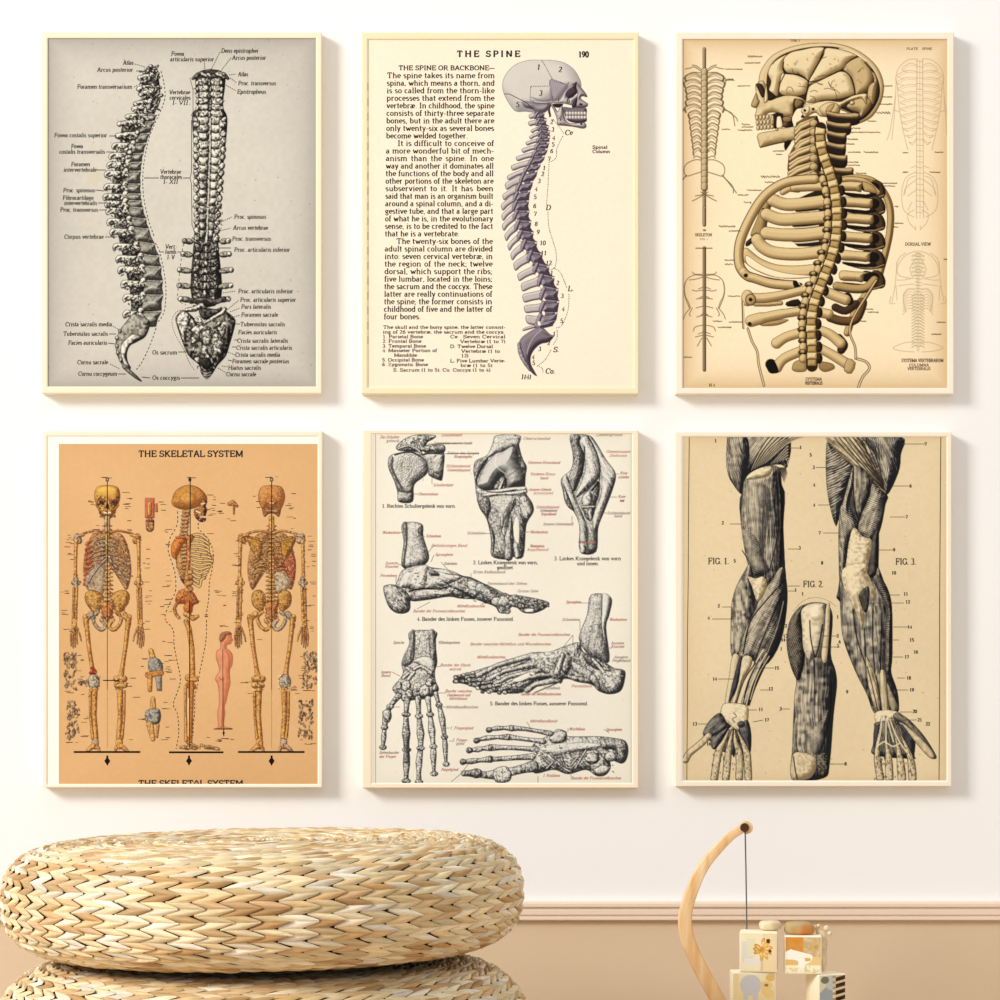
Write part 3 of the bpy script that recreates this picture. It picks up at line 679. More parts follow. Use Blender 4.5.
for i in range(24):
    x, y, dx, dy = fr[i]; x2, y2 = fr[i+1][0], fr[i+1][1]; w = (9.5+i*.42) if i < 16 else 16.5; ty_ = -dx*w*.75
    a = (x+.3, y+.5); b = (x2+.3, y2-.4); c = (x2-w, y2+ty_*.6-.8); d_ = (x-w, y+ty_*.6+.6); px, py = (c[0]+d_[0])/2, (c[1]+d_[1])/2; h = y2-y
    m1, m2 = lerp(a, d_, .5), lerp(b, c, .5)
    tn(('p', [a, (x-.6, (y+y2)/2), b, (m2[0], m2[1]-.7), c, (px+1, py), d_, (m1[0], m1[1]+.7)]), light=(186, 178, 182), dark=(64, 52, 68), R=w*.35, hatch=(math.degrees(math.atan2(ty_*.6, -w)), 1.7, .14), bias=-.03, L=(-.75, -.4, .42))
    C.stroke([b, m2, c], .8, (205, 196, 196), .55); C.stroke([(b[0], b[1]-1), (c[0]+w*.3, c[1]-.5)], .6, (50, 38, 52), .7)
    tn(L_([(px+2, py-h*.45), (px-.5, py+h*.05), (px-1.2, py+h*.4)], [1.3+.04*i, 1.7+.03*i, 1.2]), light=(178, 168, 174), dark=(54, 42, 56), R=2, bias=-.04, lw=.5)
    if i > 6: C.form(E_(px+1.4+.03*i, py+h*.5, 1.0+.03*i, 1.4+.05*i, -15), (253, 240, 217), (250, 236, 212), lw=.3, lc=(90, 78, 88), alpha=1 if i > 7 else .6)
    elif i > 0: C.form(E_(px+2.4, py+1, 1.4, 1.4), (120, 108, 116), (40, 30, 40), lw=.5, lc=(200, 192, 190))
# sacrum
tn(G_('540,327 550,334 554,336 549,342 541,344 535,349 531,356 531,364 535,372 537,376 533,374 527,367 521,357 519,347 520,340 526,334'), light=(150, 140, 146), dark=(54, 42, 56), R=6, bias=-.05, hatch=(60, 1.8, .15))
tn(L_('519,344 520,351 522,357 526,364 530,370', [1.6, 2.2, 2.2, 2, 1.3]), light=(180, 172, 172), dark=(60, 50, 62), R=2, blot=(1.6, .3))
C.stroke(S_('541,330 533,338 529,346 527,354'), .7, (205, 198, 195), .8); C.stroke(S_('540,329 546,332 553,336'), .6, (200, 190, 190), .7)
# lettering
K2 = (58, 46, 40)
def tx(t, x, y, s, **k): return I.text(t, x, y, s, col=K2, **k)
tx('THE SPINE', 456.8, 56.6, 5.6, x1=520.3, thick=20, thin=13, track=22); tx('190', 578.3, 57.2, 5.6, x1=588.8, thick=18, thin=12)
body = '''The spine takes its name from
spina, which means a thorn, and
is so called from the thorn-like
processes that extend from the
vertebr\u00e6. In childhood, the spine
consists of thirty-three separate
bones, but in the adult there are
only twenty-six as several bones
become welded together.
>It is difficult to conceive of
a more wonderful bit of mech-
anism than the spine. In one
way and another it dominates all
the functions of the body and all
other portions of the skeleton are
subservient to it. It has been
said that man is an organism built
around a spinal column, and a di-
gestive tube, and that a large part
of what he is, in the evolutionary
sense, is to be credited to the fact
that he is a vertebrate.
>The twenty-six bones of the
adult spinal column are divided
into: seven cervical vertebr\u00e6, in
the region of the neck; twelve
dorsal, which support the ribs;
five lumbar, located in the loins;
the sacrum and the coccyx. These
latter are really continuations of
the spine; the former consists in
childhood of five and the latter of
four bones.'''.split('\n')
tx('THE SPINE OR BACKBONE_', 398.5, 70.0, 4.3, x1=494.5, thick=17, thin=12)

for i, l in enumerate(body):
    y = 78+i*7.535; x = 386.8-i*.095; x1 = 494.8-i*.085
    if l[0] == '>': x += 11.5; l = l[1:]
    full = l not in ('become welded together.', 'that he is a vertebrate.', 'four bones.')
    nat = sum(GL.get(c, GL['o'])[0] for c in l)*5.3/66*1.12
    sx = min(1.0, (x1-x)/nat) if full else .93
    if full and l.count(' ') and nat < (x1-x)+.2: I.text(l, x, y, 5.3, x1=x1, col=K2, align='j', thick=14, thin=9, sx=1.12, slant=.2 if l.startswith('spina,') and False else 0)
    else: I.text(l, x, y, 5.3, x1=x+nat*sx, col=K2, thick=14, thin=9)
cap = '''383|329|505.5|The skull and the bony spine, the latter consist-
382.7|333.8|505|ing of 26 vertebr\u00e6, the sacrum and the coccyx.
382.5|338.5|423|1. Parietal Bone
382.4|343|421.5|2. Frontal Bone
382.3|347.8|426|3. Temporal Bone
382.2|352.3|437|4. Masseter Portion of
394|357|417|Mandible
382|361.7|424|5. Occipital Bone
382|366.3|428|6. Zygomatic Bone
393|371.8|490.5|S. Sacrum (1 to 5); Co. Coccyx (1 to 4)
450|338.5|505.5|Ce.  Seven Cervical
460|343.3|505.5|Vertebr\u00e6 (1 to 7)
450|348.2|493|D. Twelve Dorsal
461|353|500|Vertebr\u00e6 (1 to
461|357.5|468.5|12)
450|362.6|505.5|L. Five Lumbar Verte-
460.5|367.2|492.5|br\u00e6 (1 to 5)
592.3|149|607.5|Spinal
592.3|153.3|610|Column'''.split('\n')
for r in cap:
    x, y, x1, t = r.split('|'); tx(t, float(x), float(y)-.3, 3.1, x1=float(x1), thick=18, thin=13)
for t, x, y, s in (('1', 538, 69.5, 5), ('2', 559.5, 72, 5), ('3', 540, 95.5, 5), ('5', 517, 107, 5), ('6', 567.5, 103, 5), ('4', 559.5, 120.5, 5), ('Ce', 566, 135, 5), ('D', 547, 210, 5), ('L.', 569, 291, 5), ('S.', 554.5, 352, 5), ('Co.', 546.5, 373.5, 5), ('1(4)', 522, 379, 4.6)):
    I.text(t, x-1.4, y, s, col=K2, thick=15, thin=8, slant=.15)
nums = '1,549.5,117;2,551.5,124;3,552.5,131.5;4,553.5,140;5,553,146.5;6,551.5,153;7,549,161;1,544,170;2,542.5,176;3,539,183;4,536,191;5,535,199;6,534.5,208;7,535,216;8,536,226;9,538,234;10,541,245;11,542,255;12,547,265;1,551.5,275;2,557.5,285;3,562,298;4,563,311;5,561.5,323;1,554,336;2,548.5,345;3,539.5,351;4,533,359;5,533.5,365'
for r in nums.split(';'):
    a, x, y = r.split(','); I.text(a, float(x)-1.5, float(y), 4.2, col=K2, thick=15, thin=9, slant=.1)
for s_ in ('553,119 560,128 564,134', '563,136 557,148 556,158 548,163', '549,164 548,185 546.5,205', '548,212 549,228 556,252 555,267 549,270', '553,268 560,272 565,283 567,288', '569,294 568,310 562,325 556,328', '557,330 557,338 553,345', '551,350 545,360 537,366', '537,366 542,368 543,373'):
    I.path(S_(s_), .75, K2, 1.8)
for k in range(18): I.line(367.9, 83+k*14.9, 367.9, 83+k*14.9+8, .5, (120, 110, 92))
sh = C.build('printed_sheet', t2, PD, M_paper, cx, cz); I.build('printed_lettering', sh, PD, M_ink, cx, cz)
# ================================================================== print 3: skeleton bust seen from the side
t3, cx, cz = framed('framed sepia plate of a skeleton bust with exposed brain and rib cage', (675.5, 32, 954, 394), (682.5, 39, 947.5, 388), M_frame3)
C = Canvas(682, 38.5, 948, 388.5, (252, 233, 196)); I = Ink()
C.mottle(50, 3); C.mottle(3, 1.5, 9); C.edge((205, 170, 120), 13, .75); C.specks(50, (200, 165, 110), 8)
BN, BD, BK = (232, 209, 160), (128, 100, 58), (26, 18, 10)
def bn(g, light=BN, dark=BD, R=4, lw=.55, bias=0, **k): C.form(g, light, dark, R=R, lw=lw, lc=(44, 30, 14), bias=bias+(.16 if sum(light) > 400 else 0), **k)
def pg(t, q, n=4): return ('p', sp(q(t), True, n))
q = Q(750, 40, 7.143)
# --- skull shell
bn(pg('40,330 60,300 70,240 100,180 160,110 260,60 380,30 520,20 640,30 750,65 850,130 920,210 955,310 950,400 920,480 870,550 800,590 740,600 700,520 400,440 120,430', q), light=(226, 202, 152), R=4)
bn(pg('125,430 118,300 130,220 170,150 250,95 380,58 520,44 640,55 740,95 830,160 890,230 925,320 925,400 890,480 830,550 760,580 720,520 500,440 300,430', q), light=(60, 44, 24), dark=(18, 12, 6), R=3, lw=.3)
lobes = [('130,370 150,300 128,240 150,180 200,135 245,110 265,100 240,150 235,210 242,240 215,310 205,360 195,400 150,390', 0),
 ('250,120 300,85 370,70 460,52 530,55 530,90 500,140 470,200 440,250 418,290 390,265 350,245 310,240 265,232 240,200 238,160', 1),
 ('225,245 260,240 330,250 390,275 415,300 410,350 390,385 340,400 290,398 240,395 208,370 210,330', 1),
 ('540,60 600,60 680,75 740,95 765,115 720,140 690,165 660,205 600,235 540,270 480,300 425,318 420,290 450,240 490,170 525,110', 1),
 ('765,125 800,125 840,165 875,220 880,290 850,350 800,385 755,390 740,330 720,270 665,215 700,160', 2),
 ('400,425 410,370 430,325 500,290 570,255 640,225 700,240 730,300 745,360 740,390 680,410 640,420 600,425 520,430 440,450 405,445', 1),
 ('860,210 900,250 912,310 905,370 880,340 885,280', 2), ('850,330 890,300 905,330 900,400 880,460 840,410', 2),
 ('690,470 740,430 800,400 850,420 870,450 850,500 800,550 770,545 780,520 720,500', 2)]
for s_, k in lobes:
    bn(pg(s_, q), light=(236, 216, 170) if k < 2 else (205, 178, 128), dark=(140, 112, 68) if k < 2 else (96, 72, 38), R=7, amp=1, bias=.05, lw=.5)
for s_ in ('300,205 312,240', '340,230 355,245', '120,300 150,290', '205,310 215,300', '260,360 275,335 300,345 310,370', '345,330 400,335', '430,370 460,360 480,370', '560,300 580,340 610,355 640,380', '590,290 575,330', '600,350 620,400 615,420', '460,300 520,320', '480,260 560,250 580,240', '560,300 575,330 600,340', '520,130 545,120', '600,360 560,345 530,350', '730,290 745,330', '690,185 660,215', '430,400 460,410 470,440', '800,200 770,230', '520,90 500,130'):
    C.stroke(S_(q(s_)), .55, (60, 42, 20), .85)
for s_ in ('530,58 500,140 440,250 418,300 405,370 395,420', '418,300 500,285 640,222 665,215', '240,160 236,210 248,240 215,310 205,370', '665,215 725,270 748,350 750,390', '720,140 765,118', '248,240 350,250 415,290', '820,160 880,230'):
    C.stroke(S_(q(s_)), 1.0, (24, 16, 8), .95)
C.stroke(S_(q('640,62 700,75 760,100 830,150')), 1.1, (250, 232, 190), .9)
for q_ in range(45):     # small folds along the furrows
    x, y = rnd.uniform(772, 872), rnd.uniform(52, 98)
    a_ = rnd.uniform(0, 6.28); C.stroke([(x, y), (x+1.3*math.cos(a_), y+1.3*math.sin(a_)), (x+2.2*math.cos(a_+.8), y+2.2*math.sin(a_+.8))], [.5, .35, .2], (110, 84, 46), .5)
# --- face
bn(pg('40,330 55,305 90,290 110,320 120,400 135,430 200,410 260,395 330,400 380,420 400,450 370,470 320,470 312,500 305,540 240,545 190,520 140,520 110,540 115,555 60,560 35,545 45,500 40,480 10,475 15,440 40,380', q), light=(226, 204, 156), R=6, blot=(4, .12))
bn(pg('45,320 70,308 95,330 108,370 108,400 85,410 60,360', q), light=(70, 52, 28), dark=(16, 10, 6), R=3)
bn(pg('122,330 140,360 180,395 185,415 150,432 128,420', q), light=(50, 36, 20), dark=(16, 10, 6), R=3)
bn(pg('10,470 20,430 45,380 60,420 70,440 45,485', q), light=(190, 164, 116), dark=(100, 76, 42), R=3)
bn(pg('100,430 112,320 120,330 130,420 110,450', q), light=(236, 216, 170), R=2)
bn(pg('310,430 340,420 385,435 380,480 350,490 330,500 300,560 310,620 250,625 235,580 240,545 300,545', q), light=(60, 44, 24), dark=(14, 8, 4), R=5)
bn(pg('320,430 345,420 380,440 370,470 335,490 318,470', q), light=(150, 124, 80), dark=(60, 42, 20), R=3)
bn(pg('160,530 235,525 240,620 165,630', q, 2), light=(40, 28, 14), dark=(16, 10, 6), R=3)
bn(pg('190,560 200,545 222,550 232,620 190,628', q), light=(250, 233, 198), dark=(220, 195, 145), R=3); bn(pg('235,550 290,545 290,580 240,585', q, 2), light=(150, 124, 80)); bn(pg('235,585 270,590 272,620 235,622', q, 2), light=(120, 96, 60), dark=(50, 36, 18))
for r_ in range(3):
    for k in range(5):
        x = 50+k*25+r_*4; y = 555+r_*36-k*2; bn(pg('%d,%d %d,%d %d,%d %d,%d' % (x-11, y-14, x+11, y-15, x+11, y+15, x-10, y+16), q, 2), light=(226, 204, 156), dark=(120, 92, 52), R=2, lw=.5)
bn(pg('150,545 170,540 172,600 150,605', q, 2), light=(226, 204, 156))
bn(pg('58,670 180,645 200,630 250,628 330,618 345,660 335,705 300,718 240,728 180,740 120,755 75,768 62,740', q, 3), light=(222, 199, 150), R=6, blot=(3, .15)); bn(pg('245,728 300,715 270,770 250,790', q, 2), light=(20, 14, 8), dark=(10, 6, 4))
C.stroke(S_(q('75,768 120,757 180,742 240,730 300,720')), .9, (20, 14, 8)); bn(E_(750+192/7.143, 40+640/7.143, 1.6, 1.4))
# temporal bone plate
bn(pg('365,505 400,460 440,455 500,440 560,432 640,440 680,425 740,395 830,382 838,420 830,460 800,420 760,425 700,445 650,480 640,520 600,555 540,550 500,545 470,520 430,535 400,555 365,555 375,530', q), light=(236, 216, 168), dark=(120, 92, 50), R=4, blot=(2, .15))
bn(pg('500,480 560,445 630,460 640,510 600,550 540,545 505,520', q), light=(226, 202, 150), R=6); bn(pg('540,510 560,470 600,455 600,480 565,520', q), light=(190, 162, 108), dark=(140, 112, 64), R=2)
for x, y in q('392,503 450,493 375,545'): C.stroke([(x, y), (x+.3, y)], [1.3, 1.3], (24, 16, 8))
bn(pg('390,480 420,475 430,500 410,530 385,520', q), light=(240, 222, 176), R=2, lw=.3); C.stroke([q('392,503')[0], q('393,504')[0]], [1.3, 1.2], (20, 14, 8)); bn(E_(750+730/7.143, 40+450/7.143, 2.6, 2.4))
# --- neck: rear dark stubs (right side)
for k, (y, x1) in enumerate(((535, 775), (605, 720), (675, 690), (755, 685), (835, 695), (925, 735))):
    bn(pg('555,%d 650,%d %d,%d %d,%d 640,%d 560,%d' % (y-25, y-8, x1, y+15, x1-8, y+70, y+80, y+50), q, 3), light=(40, 28, 14), dark=(12, 8, 4), R=4, lw=.2)
    bn(pg('550,%d 620,%d 680,%d %d,%d %d,%d 620,%d 550,%d' % (y-30, y-14, y-12, x1, y-12, x1-6, y+28, y+22, y), q, 3), light=(196, 168, 118), dark=(60, 42, 22), R=4)
# --- neck: left ribs of the vertebrae
bn(pg('330,590 480,540 500,700 500,1000 290,1000 275,830 320,740', q, 2), light=(120, 94, 54), dark=(20, 12, 6), R=6, lw=0)
for k in range(7):
    y = 590+k*62; x0 = 330-(k > 2)*40-(k > 4)*8
    for j in range(2):
        bn(('l', q('%d,%d %d,%d %d,%d' % (x0, y+50+j*26, (x0+440)/2-20, y+16+j*20, 450, y-15+j*10)), [2.2, 2.6, 2.6]), light=(222, 196, 144), dark=(92, 68, 34), R=3)
    if k % 1 == 0: bn(E_(750+(400)/7.143, 40+(y+52)/7.143, 3.2, 1.9, -10), light=(30, 20, 10), dark=(14, 8, 4), lw=.2)
    bn(E_(750+455/7.143, 40+(y+5)/7.143, 4.2, 4), light=(205, 178, 126))
# --- big outer contour of the bust
qb = Q(730, 160, 5.882); qc = Q(730, 270, 5.882)
L1 = qb('500,112 400,118 320,135 240,180 180,240 130,320 90,400 60,480 50,560 60,630 100,680')+qc('150,50 250,80 380,90')
R1 = qb('640,118 740,105 830,120 890,170 930,240 945,320 940,420 925,500 900,600 870,700')+qc('850,60 800,140 740,240 710,310 690,370')
for c_, side_ in ((R1, 1),):
    bn(('l', S_(c_), [3.6]*len(S_(c_))), light=(196, 166, 110), dark=(92, 66, 34), R=4)
    C.stroke([(x+1.5, y) for x, y in S_(c_)], .6, (70, 48, 22), .8)
# interior right dark loops and right ribs
rr = [(150, 780, 12, 0), (245, 840, 17, 0), (340, 845, 17, 0), (450, 840, 18, 0), (560, 825, 18, 0), (680, 790, 18, 0)]
for y, x1, h, _ in rr:
    bn(pg('840,%d 890,%d 915,%d 905,%d 860,%d 820,%d' % (y-30, y-20, y+30, y+70, y+75, y+40), qb, 3), light=(90, 66, 34), dark=(14, 8, 4), R=4, lw=.3)
    bn(('l', S_(qb('690,%d 760,%d 840,%d 905,%d' % (y+52, y+72, y+78, y+58))), [1.2]*13), light=(170, 140, 90), dark=(20, 12, 6), R=1.5)
    bn(pg('660,%d 800,%d 850,%d 850,%d 700,%d' % (y+38, y+52, y+40, y+70, y+64), qb, 2), light=(24, 16, 8), dark=(12, 8, 4), lw=0)
    bn(('l', qb('800,%d 850,%d' % (y+4, y+12)), [5.5, 5]), light=(20, 14, 6), dark=(10, 6, 4), lw=0)
for y, x1, h, _ in rr:
    bn(pg('650,%d 740,%d 830,%d %d,%d %d,%d 740,%d 650,%d' % (y-28, y-24, y-18, x1, y-5, x1-8, y+38, y+34, y+26), qb, 3), light=(222, 196, 142), dark=(100, 74, 38), R=6, amp=1.1)
bn(('l', S_(qb('650,118 720,112 800,128 870,190')), [2.6]*13), light=(210, 182, 128)); bn(pg('780,125 840,150 865,195 820,190 790,180', qb), light=(190, 160, 104))
# lower right ribs
for s_, w, l_ in (('630,95 720,110 800,105 850,60', 4.5, (184, 154, 98)), ('590,280 660,300 740,290 780,200 770,190', 4.5, (120, 88, 46)), ('620,220 680,240 740,200', 4, (70, 50, 26))):
    bn(('l', S_(qc(s_)), [w]*len(S_(qc(s_)))), light=l_, dark=(40, 26, 12), R=4)
bn(('l', qc('690,160 700,180'), [4.6, 4.6]), light=(22, 14, 8), dark=(10, 6, 4), lw=0)
for s_, w in (('580,135 640,160 680,175', 5.4), ('530,250 580,260', 5)): bn(('l', qc(s_), [w]*len(qc(s_))), light=(226, 200, 146), R=6)
bn(('l', S_(qc('640,400 670,440 655,470')), [4.2]*9), light=(70, 50, 26), dark=(24, 16, 8))
for s_ in ('520,350 590,380 650,430', '530,460 620,510 700,560'): bn(('l', S_(qc(s_)), [4.6+.1*k for k in range(9)]), light=(226, 200, 146), R=5)
bn(pg('690,520 740,545 715,610 670,590', qc, 2), light=(196, 168, 112))
# --- left ribs
ribs = [('380,160 460,158 560,155', 3.9, 0), ('250,235 330,262 450,255 560,240', 5.4, 0), ('215,320 300,350 430,345 560,335', 5.4, 0), ('215,430 300,440 430,440 560,425', 5.6, 0), ('160,470 190,510 260,545 400,555 540,540', 5.4, 0), ('90,555 160,610 260,650 380,660 500,650', 5.6, 0)]
bn(pg('190,250 240,215 290,210 240,280 215,400 210,470 150,450 120,440 160,340', qb, 3), light=(176, 148, 96), dark=(70, 50, 26), R=6)
bn(pg('95,480 140,450 130,490 95,510', qb, 2), light=(60, 44, 22), dark=(14, 8, 4)); C.stroke(S_(qb('195,290 215,300 215,320')), 2.5, (14, 10, 6))
bn(('l', qb('310,190 350,165 400,175'), [3, 3.6, 3]), light=(214, 188, 134))
for i_, (s_, w, _) in enumerate(ribs):
    x0, y0 = P(s_)[1]
    bn(pg('%d,%d 400,%d 560,%d 560,%d 400,%d' % (x0+60, y0+16, y0+30, y0+20, y0+58, y0+68), qb, 2), light=(30, 20, 10), dark=(14, 8, 4), lw=0, blot=(3, .3), alpha=0 if i_ == 5 else .95)
    if 0 < i_ < 5:
        C.stroke(S_(qb('%d,%d %d,%d 430,%d 520,%d' % (x0-60, y0+10, x0+40, y0+44, y0+46, y0+36))), 1.4, (246, 226, 182), .9)
for s_, w, _ in ribs: bn(('l', S_(qb(s_)), [w*1.16]*len(S_(qb(s_)))), light=(224, 198, 144), dark=(120, 92, 52), R=5)
bn(('l', S_(qc('80,20 150,50 260,75 380,90')), [4.4]*13), light=(222, 196, 142), R=6)
C.stroke(S_(L1), [4.9]*len(S_(L1)), (50, 36, 18)); bn(('l', S_(L1)[:40], [4.3]*len(S_(L1)[:40])), light=(222, 196, 142), dark=(130, 102, 60), R=5, lw=.3); bn(('l', S_(L1)[38:], [4.3]*len(S_(L1)[38:])), light=(222, 196, 142), dark=(130, 102, 60), R=5, lw=.3)
C.form(pg('100,560 200,625 330,665 480,680 480,690 300,695 180,660 100,610', qb), (252, 233, 196), (245, 222, 180), lw=.5, lc=(60, 44, 22))
x, y = qc('92,32')[0]; C.stroke([(x, y), (x+.4, y)], [1.9, 1.9], (16, 10, 6)); bn(pg('370,60 400,70 430,85 380,105', qc, 2), light=(20, 14, 8), dark=(12, 8, 4)); C.stroke(qc('395,60 410,85'), 1, (246, 226, 182))
# lower left ribs
bn(('l', qc('150,200 230,200 300,195'), [2.5, 2.5, 2.2]), light=(206, 178, 124)); bn(pg('330,190 400,170 420,210 340,215', qc, 2), light=(40, 28, 14), dark=(16, 10, 6))
bn(('l', S_(qc('110,165 200,165 300,150 450,115')), [5.5, 5.2, 5, 5, 5, 5, 4.8, 4.8, 4.7, 4.6, 4.5, 4.4, 4.4]), light=(222, 196, 142), R=6)
bn(E_(730+103/5.882, 270+165/5.882, 6.3, 8.2), light=(222, 196, 142)); bn(E_(730+122/5.882, 270+175/5.882, 5.4, 6), light=(190, 162, 108), lw=.9); C.stroke([qc('120,173')[0], qc('122,175')[0]], [1.8, 1.8], (16, 10, 6))
bn(pg('180,320 240,300 330,290 340,300 280,325 200,330', qc), light=(180, 152, 98)); bn(('l', S_(qc('125,300 180,285 300,260 430,240')), [6]*5+[5]*4+[4.5]*4), light=(222, 196, 142), R=6); C.stroke([qc('115,316')[0], qc('117,318')[0]], [1.8, 1.8], (16, 10, 6))
C.stroke(qc('75,190 80,340'), 2.4, (60, 42, 20)); C.stroke(qc('78,190 83,340'), 1.5, (222, 198, 150))
bn(('l', S_(qc('275,430 330,395 410,370')), [5.6, 5.4, 5.2, 5, 5, 5, 5, 5, 5]), light=(222, 196, 142), R=5); bn(('l', qc('240,555 250,580'), [5.5, 5]), light=(14, 8, 4), dark=(8, 4, 2), lw=0); bn(('l', S_(qc('275,570 320,520 410,480')), [6, 5.5, 5.2, 5, 5, 5, 5, 5, 5]), light=(222, 196, 142), R=5)
bn(pg('235,530 265,540 285,600 245,605 220,570', qc), light=(12, 8, 4), dark=(6, 4, 2), lw=0)
C.stroke(S_(qc('105,345 130,420 160,480 170,560 200,680')), 2.4, (70, 50, 26)); C.stroke(S_(qc('105,345 130,420 160,480 170,560 200,680')), 1.1, (236, 214, 168))
C.stroke(S_(qc('740,520 800,540 820,580 780,630 755,690')), 2.6, (70, 50, 26)); C.stroke(S_(qc('740,520 800,540 820,580 780,630 755,690')), 1.2, (236, 214, 168))
C.stroke(S_(qc('860,60 790,170 720,290 705,370 735,450 740,520')), 2.4, (70, 50, 26)); C.stroke(S_(qc('860,60 790,170 720,290 705,370 735,450 740,520')), 1.2, (222, 196, 146))
bn(pg('380,540 440,530 450,590 400,600 365,585', qc), light=(180, 150, 96)); bn(pg('530,540 600,550 615,580 560,600 525,580', qc), light=(160, 130, 80)); 
# dark cells and knuckles along both sides of the column
col = S_('823,118 820,132 821,146 824,157 828,168 832,180 835,193 836.5,205 837,218 836.5,232 834.5,246 831,258 826,272 820,287 815,300 812,314 811,330 812,346 812,366', 4)
kn = along(col, 17, .25, .97)
for i_, (x, y, dx, dy) in enumerate(kn):
    bn(E_(x+7, y, 3.5, 5.5), light=(60, 42, 20), dark=(14, 8, 4), lw=0, blot=(1.5, .4))
    bn(E_(x-9.5, y-6, 4.5, 3.2), light=(110, 84, 46), dark=(24, 14, 6), blot=(1.5, .3)); bn(E_(x-9, y, 4, 4.6), light=(220, 192, 136), R=4)
    bn(E_(x-9.5, y-7, 2.5, 2), light=(196, 168, 114), R=2)
# the column itself
nS = 18; ks = along(col, nS*2+1, .04, 1)
C.stroke([(p[0], p[1]) for p in ks], 11.6, (40, 28, 12)); 
for i_ in range(nS):
    a, b, c = ks[2*i_], ks[2*i_+1], ks[2*i_+2]
    for p0, p1, L__, w in ((a, b, (232, 208, 152), 5), ((b[0], b[1], b[2], b[3]), c, (184, 154, 96), 4.4)):
        g = ('p', [(p0[0]-p0[3]*w, p0[1]+p0[2]*w), (p0[0]+p0[3]*w, p0[1]-p0[2]*w), (p1[0]+p1[3]*w, p1[1]-p1[2]*w), (p1[0]-p1[3]*w, p1[1]+p1[2]*w)])
        bn(g, light=L__, dark=(120, 90, 44), R=3, lw=.35, bias=.1)
    C.stroke([(b[0]-b[3]*4.5, b[1]+b[2]*4.5), (b[0]+b[3]*4.5, b[1]-b[2]*4.5)], 1.0, (80, 56, 24), .9)
# --- small figures, left margin
q = Q(665, 20, 5)
GR = (122, 104, 78)
def thin(pts, w=.6, col=GR, a=.9): C.stroke(S_(pts), w, col, a)
bn(('l', q('197,145 197,250'), [1.7, 1.7]), light=(190, 170, 130), dark=(90, 76, 56)); bn(('l', q('197,860 197,1020'), [1.7, 1.7]), light=(190, 170, 130), dark=(90, 76, 56))
for k in range(13):
    y = 275+k*31; w = (95, 100, 92, 88, 92, 96, 78, 74, 70, 66, 62, 58, 55)[k]
    for s_ in (-1, 1):
        thin(q('%d,%d %d,%d %d,%d %d,%d' % (197+s_*18, y+8, 197+s_*w*.55, y-8, 197+s_*w, y+8, 197+s_*w*.96, y+30)), 2.0 if k < 7 else 1.4, (96, 78, 52)); thin(q('%d,%d %d,%d %d,%d' % (197+s_*18, y+8, 197+s_*w*.55, y-8, 197+s_*w*.95, y+8)), 1.1 if k < 7 else .6, (206, 184, 142)); thin(q('%d,%d %d,%d %d,%d' % (197+s_*18, y+15, 197+s_*w*.6, y+4, 197+s_*w*.9, y+18)), .6)
for s_ in (-1, 1):
    for t_ in ('18,245 40,230 60,225', '18,255 50,235 70,240 95,245', '18,265 60,262 90,280 108,300 100,330', '95,440 130,465 160,490 165,505', '100,450 140,470 152,530', '18,700 50,700 90,720 102,750 90,780 50,770 18,760', '90,775 110,800 150,850 160,865', '90,780 140,830 145,865', '18,860 -0,870 45,880', '10,865 -30,890 -60,905', '18,690 40,680 55,690'):
        p_ = [(197+s_*a, b) for a, b in P(t_)]; thin([(665+a/5, 20+b/5) for a, b in p_], .9, (112, 94, 66))
for k in range(20):
    y = 262+k*30; bn(('l', q('197,%d 197,%d' % (y-6, y+8)), [3.4, 3.4]), light=(206, 184, 140), dark=(84, 68, 44), R=3, lw=.5)
q2 = Q(665, 210, 5)
bn(('l', q2('197,-10 197,75'), [1.7, 1.7]), light=(190, 170, 130), dark=(90, 76, 56)); bn(('l', q2('197,190 197,800'), [1.7, 1.7]), light=(170, 150, 112), dark=(80, 66, 46)); C.stroke(q2('155,191 235,191'), .9, (70, 56, 36))
for s_ in (-1, 1):
    for t_ in ('5,330 50,325 85,345 100,380 95,430 80,460 70,490', '10,322 50,320 60,310', '5,335 40,345 75,350', '70,490 95,520 105,545', '60,490 75,520 70,530', '5,400 40,405 60,400', '5,385 30,395', '5,440 40,445', '5,430 25,440', '5,480 42,490', '5,525 38,535', '5,515 20,530', '5,575 45,585 55,605', '5,625 45,635', '5,610 30,620', '12,640 35,680', '95,360 100,420 75,490'):
        C.stroke(S_([(665+(197+s_*a)/5, 210+b/5) for a, b in P(t_)]), .8, (112, 94, 66), .9)
